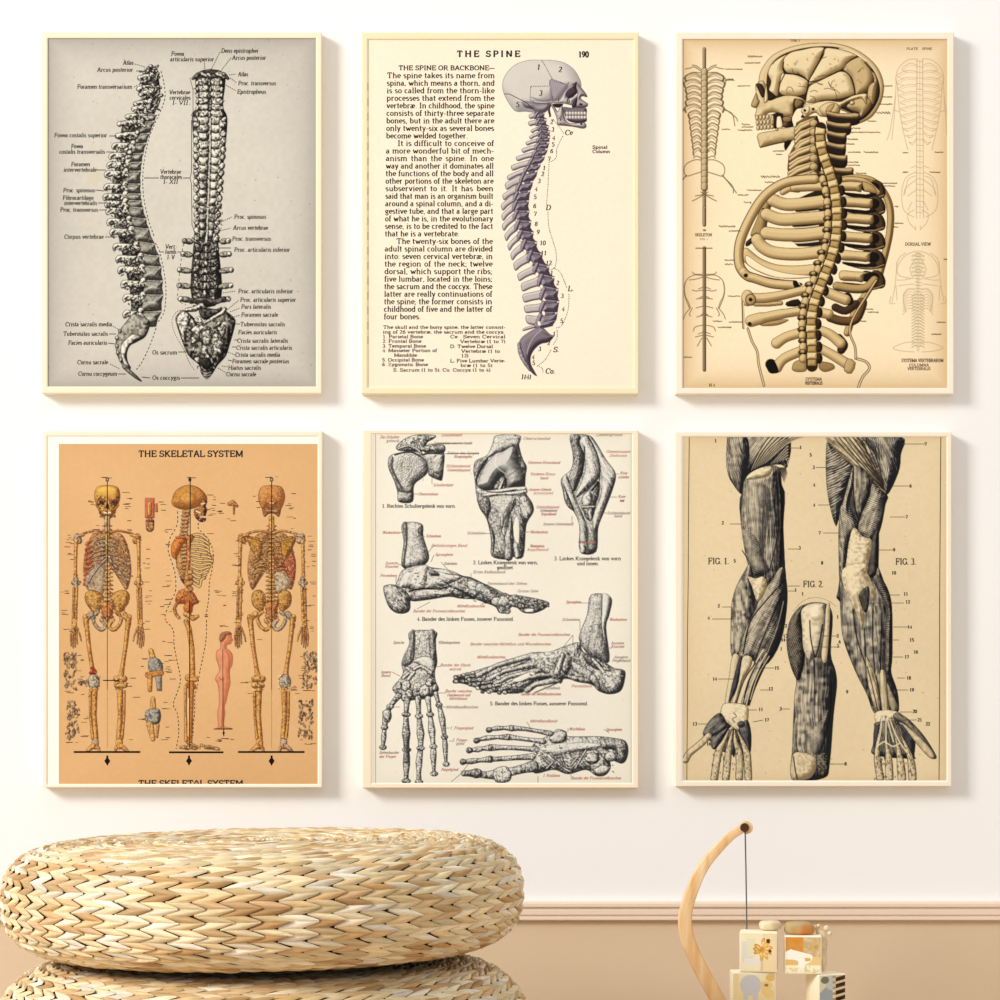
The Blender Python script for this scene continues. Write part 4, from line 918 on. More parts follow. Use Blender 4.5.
# --- faint figures, right margin
q = Q(800, 20, 5); FT = (176, 154, 120)
def ft(pts, w=.5, a=.8): C.stroke(S_(pts), w, FT, a)
for k in range(28): 
    y = 205+k*28; bn(('l', q('%d,%d %d,%d' % (598, y, 599, y+14)), [3.0-.03*k]*2), light=(226, 206, 166), dark=(170, 148, 110), R=2, lw=.35) if 0 else None
    C.stroke(q('%d,%d %d,%d' % (582, y, 615, y+3)), .5, FT, .8)
C.stroke(q('585,200 582,990'), .6, FT, .9); C.stroke(q('613,200 618,990'), .6, FT, .9); C.stroke(q('599,200 600,990'), .4, FT, .9)
for s_ in (-1, 1):
    M_ = lambda t_: [(800+(599+s_*a)/5, 20+b/5) for a, b in P(t_)]
    for k in range(12):
        y = 225+k*33; w = (90, 115, 118, 112, 104, 100, 98, 95, 92, 85, 70, 55)[k]
        ft(M_('15,%d %d,%d %d,%d %d,%d' % (y, w*.6, y-8+k*3, w, y+22, w*.7, y+36)), .5); ft(M_('15,%d %d,%d %d,%d' % (y+8, w*.6, y+2+k*3, w*.92, y+26)), .4, .6)
    for t_ in ('10,195 60,200 105,240 120,290 110,330', '118,290 122,380 135,470 150,560 165,600', '122,380 128,480 140,600', '112,330 105,420 90,520 70,610 60,650', '20,760 70,790 90,860 80,950 30,985', '25,780 60,800 75,870', '20,730 45,740', '20,800 70,840 80,880', '20,850 60,880', '100,460 130,450'): ft(M_(t_), .6)
q = Q(800, 210, 5)
C.stroke(q('590,210 590,700'), 3.2, (222, 204, 168), .8)
for k in range(30):
    y = 215+k*16; C.stroke(q('%d,%d %d,%d' % (575, y, 606, y+3)), .5, (150, 132, 100), .8)
for s_ in (-1, 1):
    M_ = lambda t_: [(800+(590+s_*a)/5, 210+b/5) for a, b in P(t_)]
    for t_ in ('10,205 50,220 85,250 105,300 90,330 40,340', '105,260 110,330 115,380 130,460', '60,215 95,240 108,280', '110,380 105,450', '20,660 70,665 125,690 80,705 20,710', '15,250 40,290 30,330', '20,340 70,350 105,350', '20,370 70,375 100,380', '18,395 55,400 75,440 60,510', '135,430 140,465 115,468', '20,0 50,20 45,60 15,95', '30,-40 50,0', '12,80 12,100'): ft(M_(t_), .6)
    for k in range(18): ft(M_('12,%d 30,%d' % (420+k*15, 432+k*15)), 1.0, .7)
    for k in range(8): ft(M_('15,%d 50,%d 75,%d' % (400+k*14, 395+k*14, 425+k*14)), .5)
    for k in range(6): C.stroke(M_('10,%d 28,%d' % (225+k*20, 230+k*20)), 2.2, (196, 178, 142), .6)
C.stroke([(788, 52.0), (789, 52.3)], .1, FT)
# --- small captions, all but illegible in the photograph: kept as tiny rules and tiny letters
KB = (74, 56, 34)
for s_ in ('748,56 762,57', '745,63 760,63', '725,69 742,69.5', '738,86 750,86', '727,79 733,79.5', '742,124 750,125', '742,127 753,127', '738,130 752,130.4', '722,129 730,129.6', '724,80 734,80.4', '773,151 784,151', '776,154 782,154.5', '761,176 780,177.5', '765,182 774,182.6', '747,190 762,190.4', '738,195 748,195', '744,202 751,203', '719,226 735,227', '729,231 740,231', '725,260 734,260.4', '725,264 733,264.8', '728,296 740,296.4', '713,321 722,321.6', '729,322 742,322.2', '718,327 731,327.6', '684,357 692,357.3', '884,86 892,86', '883,97 892,97', '879,104 892,104.4', '876,112 890,113.5', '868,121 876,121.4', '848,128 860,128.6', '850,132 880,132.6', '848,139 858,139.5', '846,144 854,144', '848,152 860,152.4', '864,152 878,152.6', '848,162 858,162.4', '847,165 860,165.6', '856,173 866,173.6', '880,183 897,183.4', '883,186 895,186', '935,152 943,152.4', '903,152.5 908,153', '903,172 908,172.4', '930,172 940,172.5', '895,223 903,223.4', '893,227 898,227', '944,259 948,259.3', '937,322 946,322.4', '932,334 941,334.4', '866,309 873,309.3', '868,312 878,312.5', '860,321 866,321.4', '895,206 898,207'):
    (x0, y0), (x1, y1) = P(s_); x = x0
    while x < x1:
        L__ = rnd.uniform(1, 3.2); C.stroke([(x, y0+rnd.uniform(-.25, .25)), (min(x+L__, x1), y1+rnd.uniform(-.25, .25))], rnd.uniform(.6, .9), KB); x += L__+.5
def cap(t, x0, x1, y, s=3.2): I.text(t, x0, y, s, x1=x1, col=(110, 88, 58), thick=14, thin=10)
cap('SKELETON', 695, 712, 236.2, 2.8); cap('SCALA', 703, 706, 231, 1.6); cap('FIG. 1', 700, 708, 240, 1.6)
cap('PLATE', 906.5, 918, 49.8, 2.2); cap('SPINE', 922, 932, 49.8, 2.2); cap('DORSAL VIEW', 905, 931, 245.6, 3)
cap('SYSTEMA VERTEBRARUM', 901.5, 943.5, 362, 3.2); cap('COLUMNA', 909, 929, 366.5, 2.8); cap('VERTEBRALIS', 907.5, 930.5, 370, 2.8); cap('SYSTEMA', 805.5, 822, 380.6, 3); cap('VERTEBRALIS', 805, 822.5, 384.6, 3); cap('TAB. I', 790, 800, 41.5, 2.5); cap('N 4', 709, 715, 386.6, 3)
sh = C.build('printed_sheet', t3, PD, M_paper, cx, cz); I.build('printed_lettering', sh, PD, M_ink, cx, cz)
# ================================================================== print 4: the skeletal system chart
t4, cx, cz = framed('framed orange-brown chart of three full skeletons, lower left behind the pouf stack', (42.5, 431, 322, 787.5), (59, 444, 317.7, 784), M_frame3, mount=(47, 436, 318.2, 784.6))
C = Canvas(58.5, 443.5, 318.2, 784.5, (221, 178, 126)); I = Ink()
C.mottle(60, 4); C.mottle(3, 2, 9); C.edge((214, 164, 108), 20, .35); C.specks(60, (250, 215, 160), 8)
GO, GD, GK = (226, 174, 96), (128, 74, 34), (58, 32, 18)
GY, GYD = (196, 178, 152), (92, 76, 64)
RE, RED = (196, 100, 62), (110, 44, 28)
def g4(g, light=GO, dark=GD, R=2, lw=.4, lc=GK, amp=1, bias=-.02, blot=(1.1, .42), **k): C.form(g, light, dark, R=R, lw=lw, lc=lc, amp=amp, bias=bias, blot=blot, **k)
def seg(pts, r, **k): g4(('l', pts, r), **k)
def fig(cx, back=False):
    T = lambda s_, sg=1: [(cx+sg*a, b) for a, b in P(s_)]
    dark_side = -1 if not back else 1                      # the side drawn with its ligaments in grey
    # ribs' interior
    for sg in (-1, 1):
        g4(('p', sp(T('2,536 14,534 21,548 24,566 23,580 19,590 12,580 2,562', sg))), light=(196, 142, 88), dark=(88, 52, 30), R=5, blot=(1.0, .6), lw=.4, alpha=.85)
    # column
    for k in range(24):
        y = 526+k*3.9; w = 2.1+k*.07
        for sg in (-1, 1): seg([(cx, y), (cx+sg*(w+2.2), y+(1 if k > 14 else 0))], [1, .7], light=GY if (sg == dark_side and k > 13) else GO, dark=GD)
        seg([(cx-w*.7, y), (cx+w*.7, y)], [1.6, 1.6], R=1.8, light=(224, 184, 108) if not back else (214, 166, 92), blot=(1, .3))
    for k in range(10):
        y = 538+k*4.2; w = 13+k*1.15 if k < 7 else 22-(k-7)*1.5
        for sg in (-1, 1):
            col = ((184, 160, 130) if k > 3 or sg == -1 else (206, 160, 96))
            if back: col = (214, 168, 98) if sg < 0 or k < 4 else (190, 96, 56)
            pts = sp([(cx+sg*3, y+(k > 5)*(2-k)*0), (cx+sg*w*.55, y+(0 if not back else -1.5)+1), (cx+sg*w, y+4.5), (cx+sg*(w-.5), y+7)], False, 3)
            if not back and k > 6: pts = sp([(cx+sg*3, 560+(k-7)*1.5), (cx+sg*w*.5, y-2), (cx+sg*(w-1), y+5)], False, 3)
            if back and k > 7: pts = sp([(cx+sg*3, y-4), (cx+sg*12, y-6), (cx+sg*(w-1), y+1), (cx+sg*(w-4), y+5)], False, 3)
            seg(pts, [.95]*len(pts), R=1.2, light=col, dark=(80, 50, 32), lw=.35, blot=(.9, .3))
    sg = dark_side
    if not back:
        for k in range(9):     # intercostal muscle in red on one side
            g4(('p', sp([(cx+sg*15, 540+k*5), (cx+sg*(21+k*.3), 542+k*5), (cx+sg*(22+k*.2), 546+k*5), (cx+sg*16, 543+k*5)])), light=(190, 112, 76), dark=RED, R=1.5, lw=.2, blot=(1, .4))
        g4(('p', sp(T('3,562 20,574 22,584 19,590 10,596 4,592', sg))), light=(186, 170, 146), dark=(120, 100, 80), lw=.3, R=4, alpha=.85, hatch=(-50, 2, .12))
        g4(('l', T('0,534 -0.5,545 0,560'), [2.1, 1.6, 1.2]), light=(206, 178, 84), dark=(130, 96, 40))
        for k in range(5):
            for s2 in (-1, 1): seg(T('1.5,%f 8,%f' % (541+k*4.2, 541.5+k*4.6), s2), [.8, .8], light=(194, 184, 168), dark=(110, 94, 80), lw=.25)
        for s2 in (-1, 1): seg(S_(T('1,559 8,566 16,577 19,583', s2)), [1.2]*13, light=(190, 178, 156), dark=(90, 74, 60))
    else:
        g4(('p', sp(T('12,552 23,556 24,574 20,584 14,570', 1))), light=(190, 112, 76), dark=RED, R=3, hatch=(60, 2, .2), lw=.3, alpha=.85)
        g4(('p', sp(T('4,572 18,578 17,588 8,593 4,590', 1))), light=(200, 182, 152), dark=(140, 118, 90), R=4, lw=.3)
        for s2 in (-1, 1):
            g4(('p', sp(T('24,537 10,540 11,558 14,560 22,546', s2))), light=(196, 146, 66), dark=(118, 72, 32), R=4)
            seg(T('7,541 26,536', s2), [.9, 1.2])
    # clavicles, shoulders
    for s2 in (-1, 1):
        grey = s2 == dark_side
        seg(S_(T('2,533 10,531 18,532 25,534', s2)), [1.1]*13, light=(206, 120, 66) if not back else GO)
        seg(T('30,537 28,541', s2), [3.6, 3], R=3, light=GY if grey else (214, 150, 88), dark=GYD if grey else GD, blot=(1.2, .4))
        seg(T('24,535 29,536 33,540', s2), [1.5, 1.6, 1.2], light=GY if grey else GO)
        seg(T('31,541 31.5,550 31.8,572 32,580', s2), [2.1, 1.7, 1.5, 2.2], R=2)
        seg(T('29,583 34,583', s2), [2.3, 2.2], light=(196, 182, 156) if grey else GO, dark=GYD, blot=(1, .5)); seg(T('31,579 31.5,588', s2), [2.4, 2], light=(196, 182, 156) if grey else GO, dark=GYD if grey else GD, blot=(1.1, .45))
        seg(T('30.4,588 31,606 31.5,620', s2), [1.4, 1.2, 1.5]); seg(T('33.4,588 34,606 34,620', s2), [1.2, 1.1, 1.4], light=(214, 158, 84))
        seg(T('33,621 33,626', s2), [2.6, 2.6], blot=(.9, .6))
        for k, (dx, dy) in enumerate(((-3, 18), (-1, 21), (1, 22), (3, 20))):
            seg(T('%f,628 %f,%f %f,%f' % (33+dx*.7, 33.6+dx, 628+dy*.45, 33+dx, 626+dy), s2), [1.1, .9, .6], light=(214, 160, 90) if k % 2 else (180, 150, 110), blot=(.9, .6))
        seg(T('30,628 27,636 26,641', s2), [1, .8, .6], blot=(.9, .5))
        # pelvis
        iv = '4,598 8,592 17,590 22,594 22,601 18,608 11,616 8,612' if not back else '6,596 11,590 17,591 20,596 19,605 13,611 10,614 7,606'
        g4(('p', sp(T(iv, s2))), light=(208, 160, 84), dark=(130, 82, 36), R=6, lw=.6)
        seg(S_(T('9,612 14,617 12,625 6,630 2,626 6,620', s2)), [1.8]*21, light=GY if grey else GO, dark=GYD if grey else GD, blot=(1, .45))
        seg(T('16,614 20,618', s2), [3, 3], light=(178, 164, 142) if grey else GO, dark=GYD if grey else GD, blot=(1.1, .45))
        seg(T('5,601 4,618', s2), [1.4, 1.2], light=(180, 150, 110), blot=(.9, .5))
        # legs
        seg(T('22,617 21,626', s2), [2.6, 2.4]); seg(S_(T('21,620 18.5,645 15.5,665 14,676', s2)), [2.5, 2.4, 2.3, 2.2, 2.1, 2, 2, 2, 2.1, 2.2, 2.4, 2.8, 3.4], R=2.6)
        if grey: g4(('e', cx+s2*13.5, 682, 6, 8, 0), light=(196, 184, 164), dark=(100, 88, 74), R=5, blot=(1.2, .5), lw=.5)
        else: seg(T('9,679 17,679', s2), [3.2, 3.2], R=3, blot=(1.3, .4)); seg(T('10,685 17,685', s2), [3.4, 3.4], R=3)
        if grey and not back: seg(T('15,668 12,672 17,673', s2), [1.6, 2, 1.4], light=(176, 60, 40), dark=(100, 30, 20))
        seg(T('12.6,690 13,715 11.5,738', s2), [3, 2.3, 2.7], R=2.8); seg(T('17,692 17,715 14.6,738', s2), [1.4, 1.1, 1.7])
        seg(T('12,742 12,746', s2), [3.6, 3.4], blot=(1.2, .5), light=GY if grey else GO); seg(T('14,746 19,750 21,751.5', s2), [2.6, 1.9, 1], blot=(1, .6), light=GY if (grey and back) else GO)
        seg(T('9,748 8,751', s2), [1.8, 1.2], blot=(1, .5))
    # sacrum
    for q_ in range(60):
        s2 = rnd.choice((-1, 1)); x = cx+s2*rnd.uniform(7, 18); y = rnd.uniform(675, 690); C.stroke([(x, y), (x+rnd.uniform(-1.5, 1.5), y+rnd.uniform(-1.5, 1.5))], [.5, .35], rnd.choice([(70, 46, 30), (240, 214, 160), (100, 70, 50)]), .8)
    g4(('p', sp(T('-6,603 6,603 5,613 1,622 -1,622 -5,613'))), light=(206, 140, 80), dark=(120, 66, 34), R=4, blot=(1.2, .4))
    # skull
    if not back:
        g4(('p', sp(T('-7,507 -6,514 -3,519 3,519 6,514 7,507'))), light=(206, 160, 74), dark=(120, 76, 34), R=3)
        g4(('p', sp(T('-13,495 -11,488 -5,485.5 5,485.5 11,488 13,495 12,502 9.5,507 8,513 5,516 0,517 -5,516 -8,513 -9.5,507 -12,502'))), light=(222, 172, 90), dark=(120, 72, 30), R=6, blot=(1.6, .12))
        g4(('e', cx, 491, 9, 4.5, 0), light=(238, 194, 92), dark=(214, 164, 84), R=5, lw=0, alpha=.8)
        for s2 in (-1, 1): g4(('e', cx+s2*6, 502, 4.2, 3.4, s2*10), light=(150, 104, 62), dark=(60, 34, 20), R=2, blot=(1, .4)); seg(T('11,505 8,509 4,510', s2), [1, 1.2, .8], light=(200, 150, 84), blot=(1, .5))
        g4(('p', T('0,501 2,508 -2,508')), light=(40, 24, 16), dark=(20, 12, 8)); C.stroke(T('-3.5,512.5 0,513.4 3.5,512.5'), 1.6, (236, 222, 196)); C.stroke(T('-4,512.8 0,513.8 4,512.8'), .4, (120, 84, 56))
        for q_ in range(110):
            y = rnd.uniform(496, 517); w_ = 11 if y < 505 else 8; x = cx+rnd.uniform(-w_, w_)
            C.stroke([(x, y), (x+rnd.uniform(-1, 1), y+rnd.uniform(-1, 1))], [.6, .4], rnd.choice([(64, 36, 22), (226, 184, 120), (120, 70, 40), (64, 36, 22)]), .8)
        for s2 in (-1, 1): C.stroke([(cx+s2*5.5, 502), (cx+s2*6.5, 502.4)], 3.0, (56, 34, 22), .85)
        C.stroke(T('-3,512.6 0,513.3 3,512.6'), 1.1, (236, 222, 196))
    else:
        g4(('p', sp(T('-8,506 -9,512 -7,517 -3,514 3,514 7,517 9,512 8,506'))), light=(180, 120, 66), dark=(90, 48, 26), blot=(1, .5))
        g4(('p', sp(T('-13.5,496 -11,488 -5,485.5 5,485.5 11,488 13.5,496 12,504 9,509 4,507 0,510 -4,507 -9,509 -12,504'))), light=(214, 152, 84), dark=(138, 82, 42), R=9)
        g4(('p', sp(T('-6,502 -3,497 3,497 6,502 3,504 0,503 -3,504'))), light=(206, 140, 78), dark=(120, 66, 34), R=2); C.stroke(T('-2,503 2,503'), .9, (240, 224, 190))
        seg(T('-5,511 5,511'), [1.6, 1.6], blot=(1, .6), light=(200, 170, 130))
    seg(T('0,518 0,530'), [2.8, 2.6], blot=(1, .5), light=(206, 184, 150) if not back else GO)
    # plumb line, ring, ground and weight
    I.line(cx, 480.5, cx, 618 if 1 else 750, .85, (34, 24, 18)); I.line(cx, 618, cx, 690, .6, (60, 50, 30)); I.line(cx, 690, cx, 748, .45, (150, 140, 80))
    C.stroke([(cx, 479.3), (cx, 480)], [1.6, 1.6], (40, 28, 20)); C.stroke([(cx, 479.3), (cx, 480)], [.7, .7], (228, 182, 124))
    I.line(cx-33.5, 752, cx+33, 752, 1.9, (22, 16, 12))
    I.quad([(cx-1, 755.5), (cx-1, 758), (cx-3, 761), (cx-1, 764), (cx, 766), (cx+1, 764), (cx+3, 761), (cx+1, 758), (cx+1, 755.5)][::-1], (18, 12, 10))
fig(107.3); fig(271.6, True)
def grit(x0, x1, y0, y1, n_, cols=((70, 42, 24), (60, 36, 22), (232, 196, 130), (200, 186, 160), (110, 66, 36)), near=12):
    """fine pen work over the figures only (where the sheet is no longer blank)"""
    for _ in range(n_):
        x = rnd.uniform(x0, x1); y = rnd.uniform(y0, y1); i_ = int((x-C.x0)*C.S); j_ = int((y-C.y0)*C.S)
        if not (0 <= i_ < C.nx and 0 <= j_ < C.ny): continue
        c_ = C.c[j_, i_]
        if abs(c_[0]-221)+abs(c_[1]-178)+abs(c_[2]-126) < 40: continue
        C.stroke([(x, y), (x+rnd.uniform(-1.3, 1.3), y+rnd.uniform(-1.2, 1.2))], [.45, .3], rnd.choice(cols), .75)
grit(70, 145, 520, 632, 1100); grit(234, 309, 520, 632, 1100); grit(70, 145, 632, 750, 380, ((110, 66, 36), (236, 196, 124), (80, 48, 28))); grit(234, 309, 632, 750, 380, ((110, 66, 36), (236, 196, 124), (80, 48, 28)))
# side figure
q = Q(150, 475, 6.9); q2 = Q(150, 620, 6.9)
for k in range(13):
    p_ = sp(q('%d,%d %d,%d %d,%d %d,%d' % (285, 420+k*26, 340, 410+k*27+k*3, 400-max(0, k-8)*12, 450+k*23, 430-abs(k-6)*9, 480+k*19)), False, 3); C.stroke(p_, 2.9, (74, 48, 28)); C.stroke(p_, 1.7, (220, 184, 120))
g4(('p', sp(q('180,440 240,420 265,440 270,760 230,750 200,690 180,600'))), light=(170, 112, 60), dark=(60, 32, 18), R=5, blot=(1, .7))
for k in range(9): p_ = sp(q('%d,%d %d,%d %d,%d' % (190, 560+k*18, 225, 500+k*22, 260, 480+k*28)), False, 3); C.stroke(p_, 1.1, (206, 156, 90))
for k in range(20): y = 255+k*26; seg(q('%d,%d %d,%d' % ((232-k*3 if k < 8 else 205+(k-8)*4), y, (262-k*2 if k < 8 else 240+(k-8)*3), y-4)), [1.6, 2], blot=(1, .6), light=(196, 160, 110))
g4(('p', sp(q('165,450 200,425 250,425 245,450 210,520 180,575 150,560 145,500'))), light=(222, 140, 66), dark=(140, 70, 30), R=6); seg(q('190,432 290,425'), [1.3, 1.8], light=(214, 130, 70))
seg(q('280,435 275,450'), [3.2, 2.6], light=(180, 100, 56), blot=(1, .4)); seg(q('270,440 265,600 250,740'), [2.2, 1.8, 2.6], light=(216, 132, 70), R=2.2); seg(q('255,740 270,765'), [3.2, 2.4], light=(216, 140, 76), blot=(1, .4))
g4(('p', sp(q('150,180 170,120 220,80 280,70 340,90 385,135 395,170 380,190 320,225 240,240 180,225 155,205'))), light=(204, 146, 70), dark=(132, 78, 34), R=9, lw=.6); g4(('e', 150+262/6.9, 475+165/6.9, 7.5, 6.5, 0), light=(216, 160, 84), dark=(160, 104, 50), R=4, lw=.3)
g4(('p', sp(q('360,170 395,180 385,215 395,240 385,280 385,315 350,325 310,290 305,240 340,225'))), light=(190, 130, 76), dark=(50, 28, 18), R=4, blot=(1, .7))
for s_ in ('355,200 375,195', '345,285 380,290', '320,250 345,260'): C.stroke(q(s_), 1.6, (230, 200, 150))
g4(('p', sp(q('175,850 200,800 250,785 300,810 330,860 335,885 300,900 290,950 250,960 230,920 235,890 185,890'))), light=(214, 130, 66), dark=(130, 62, 30), R=7); seg(S_(q('190,860 240,825 290,840 320,880')), [1]*13, light=(226, 160, 90), lw=.3)
seg(S_(q('185,890 170,920 180,960 200,985')), [1.6]*13, light=(180, 120, 70), blot=(1, .5)); seg(q('245,960 300,990 330,975'), [2.4, 2.6, 1.6], blot=(1, .5))
seg(q2('250,10 270,60 290,200 295,390'), [2.6, 2.6, 2.5, 2.6], R=2.4, light=(222, 170, 92)); seg(q2('265,400 310,405'), [3.6, 3.4], blot=(1, .6)); seg(q2('265,450 300,460'), [3, 3], light=(190, 120, 64))
seg(q2('285,440 282,640 270,840'), [3, 2.4, 3.2], R=2.4, light=(206, 140, 74)); seg(q2('245,460 245,640 250,830'), [1.6, 1.3, 2]); C.stroke(q2('265,540 262,800'), 1.1, (236, 206, 150))
for k in range(26): t_ = rnd.random(); x = 200+t_*260; y = 885-(1-abs(t_-.45)*2)*45*rnd.random(); seg([q2('%f,%f' % (x, y))[0], q2('%f,%f' % (x+18, y+4))[0]], [1.6, 1.2], blot=(.9, .7), light=(206, 184, 130))
for s_ in ('190,250 190,330 165,390 140,430 125,520 150,600 175,690 175,800 140,880 105,960 108,1000',): I.path(S_(q(s_)), .8, (40, 28, 20), 4.5)
C.stroke(S_(q('195,250 205,330')), 3, (196, 190, 168), .5); C.stroke(S_(q('160,600 200,720 200,780')), 3, (196, 190, 168), .5)
I.path(S_(q('335,330 335,370 400,440 435,530 430,640 410,740 405,850 385,980')), .8, (40, 28, 20), 4)
I.path(S_(q2('110,10 160,70 168,190 205,370 205,450 165,560 165,600 190,650 198,780 180,890')), .8, (40, 28, 20), 4); I.path(S_(q2('390,0 385,150 345,350 325,470 310,520 308,640 298,720 298,800')), .8, (40, 28, 20), 4)
I.line(190.2, 481, 190.2, 548, .9, (34, 24, 18)); I.line(189.6, 600, 189.6, 748, .9, (44, 30, 20)); I.line(169, 752.3, 223.5, 752.3, 1.9, (22, 16, 12))
I.quad([(188, 755.5), (188, 758), (186, 761), (188, 763.5), (189, 766), (190, 763.5), (192, 761), (190, 758), (190, 755.5)][::-1], (18, 12, 10))
C.stroke([(189.9, 479.4), (189.9, 480)], [1.5, 1.5], (40, 28, 20))
for y in (590, 584, 578, 573): seg([(187, y), (191, y-1)], [2.6, 2.4], light=(206, 160, 100), blot=(1, .6))
grit(168, 216, 512, 622, 450)
# small standing man in flesh tones
FL, FDK = (229, 156, 112), (190, 112, 78)
g4(('p', sp(q2('480,110 500,85 545,80 562,95 565,120 574,140 562,150 560,165 535,172 530,195 555,215 572,250 568,310 552,345 552,400 555,440 540,500 528,560 515,600 520,640 512,700 515,735 560,745 560,752 460,752 470,730 465,640 475,590 475,500 465,440 450,410 460,380 478,350 470,310 455,260 460,215 485,195 485,160'))), light=FL, dark=FDK, R=6, lw=.5, lc=(130, 60, 40), blot=(3, .15))
g4(('p', sp(q2('478,130 490,95 530,78 560,88 562,100 530,105 520,125 500,150 485,150'))), light=(176, 120, 80), dark=(120, 72, 46), lw=.3, R=3)
C.stroke(S_(q2('530,215 545,260 545,340 550,400')), .6, (140, 66, 44), .8); C.stroke(S_(q2('475,395 500,415 510,400')), .7, (120, 60, 40), .8); C.stroke(q2('502,200 502,400 505,740'), .8, (96, 66, 50), .8); C.stroke(q2('505,400 505,740'), 1.3, (120, 80, 60), .5)
I.line(214, 729, 232.5, 729, 1, (30, 20, 14)); I.line(223.7, 729, 223.7, 736, 1, (30, 20, 14)); I.quad([(222.4, 732), (223.7, 736.5), (225, 732)], (24, 16, 12))
# bone section, small joints, hands and feet at the margins
g4(('p', [(145, 498), (154.5, 498), (154.5, 518), (145, 518)]), light=(214, 120, 86), dark=(150, 70, 50), R=2, blot=(1, .3)); g4(('l', [(149.5, 504), (149.5, 514)], [2.3, 2.3]), light=(232, 176, 100)); g4(('p', [(154.5, 504), (157.5, 503), (158, 512), (155, 512)]), light=(214, 120, 86), lw=.3)
g4(('l', [(150, 522), (150, 528)], [4.4, 4]), light=(196, 140, 96), dark=(70, 40, 26), blot=(1, .7)); C.stroke([(146, 521), (154, 521)], .8, (30, 20, 16))
g4(('l', [(229, 504), (233, 502), (237, 506)], [1.8, 2, 1.5]), light=(214, 140, 90), blot=(1, .6)); g4(('l', [(234, 506), (234, 514)], [1.2, .8]), light=(196, 140, 100), blot=(1, .6))
def joint(x, y, s, kind):
    if kind == 0:
        seg([(x-3, y-20), (x-1, y-12)], [2.6, 3.2], light=(226, 182, 96)); g4(('p', sp([(x-6, y-8), (x-2, y-14), (x+5, y-12), (x+9, y-5), (x+7, y+3), (x-4, y+1)])), light=(170, 164, 150), dark=(70, 64, 58), R=4, blot=(1, .5)); seg([(x-6, y+4), (x+7, y+2)], [3, 3], light=(206, 140, 76))
        seg([(x-4, y+6), (x-4, y+19)], [2.6, 2.2]); g4(('p', [(x+1, y+5), (x+8, y+5), (x+8, y+20), (x+3, y+20)]), light=(176, 166, 150), dark=(90, 80, 70), blot=(1, .5), R=3)
    else:
        seg([(x, y-18), (x, y-6)], [2.4, 3.4], light=(222, 176, 100)); g4(('p', sp([(x-8, y-4), (x-3, y-8), (x+6, y-8), (x+8, y), (x+5, y+7), (x-6, y+6)])), light=(176, 170, 156), dark=(60, 56, 50), R=4, blot=(1.1, .6)); seg([(x-3, y+8), (x, y+22)], [3.6, 2.4], light=(226, 182, 110)); seg([(x+5, y+8), (x+4, y+20)], [1.6, 1.2])
joint(154, 671, 1, 0); joint(153, 722-5, 1, 1)
def rough(pts, n, s, cols=((206, 190, 160), (180, 150, 110), (70, 50, 36), (226, 200, 150))):
    for k in range(n):
        a = pts[rnd.randrange(len(pts)-1)]; i_ = pts.index(a); b = pts[i_+1]; t_ = rnd.random(); x = a[0]+(b[0]-a[0])*t_+rnd.uniform(-s, s); y = a[1]+(b[1]-a[1])*t_+rnd.uniform(-2, 2)
        C.form(('l', [(x, y), (x+rnd.uniform(-1, 1), y+rnd.uniform(.6, 2.4))], [rnd.uniform(.5, 1.1), rnd.uniform(.4, .9)]), rnd.choice(cols), (96, 70, 50), R=1.2, lw=.35, lc=(70, 50, 34), alpha=.9)
rough([(70, 652), (71, 665), (70, 688)], 90, 6); rough([(71, 700), (74, 715), (72, 738)], 95, 6); rough([(310, 652), (311, 665), (309, 688)], 90, 6.5); rough([(306, 700), (306, 715), (305, 738)], 95, 7); rough([(88, 681), (80, 683)], 24, 2)
# titles and leader rules
TC = (58, 50, 44)
I.text('THE SKELETAL SYSTEM', 138.3, 456.6, 5.8, x1=243.3, col=TC, thick=17, thin=11); 
CUT = []
I2 = Ink(); I2.text('THE SKELETAL SYSTEM', 138.3, 786.2, 5.8, x1=243.3, col=TC, thick=17, thin=11)
for pts_, c_, l_ in [(I2.v, I2.c, I2.f)]:
    for f_ in l_:
        ys = [min(pts_[k][1], 783.9) for k in f_]
        if min(pts_[k][1] for k in f_) < 783.8: I.quad([(pts_[k][0], min(pts_[k][1], 783.9)) for k in f_], TC)
def rules(x0, x1, y0, y1, n, lo=2.5, hi=8):
    for _ in range(n):
        x = rnd.uniform(x0, x1-lo); L__ = rnd.uniform(lo, hi); y = rnd.uniform(y0, y1); I.line(x, y, min(x+L__, x1), y+rnd.uniform(-.2, .2), rnd.uniform(.45, .75), rnd.choice([(84, 58, 38), (60, 42, 30), (110, 80, 52)]))
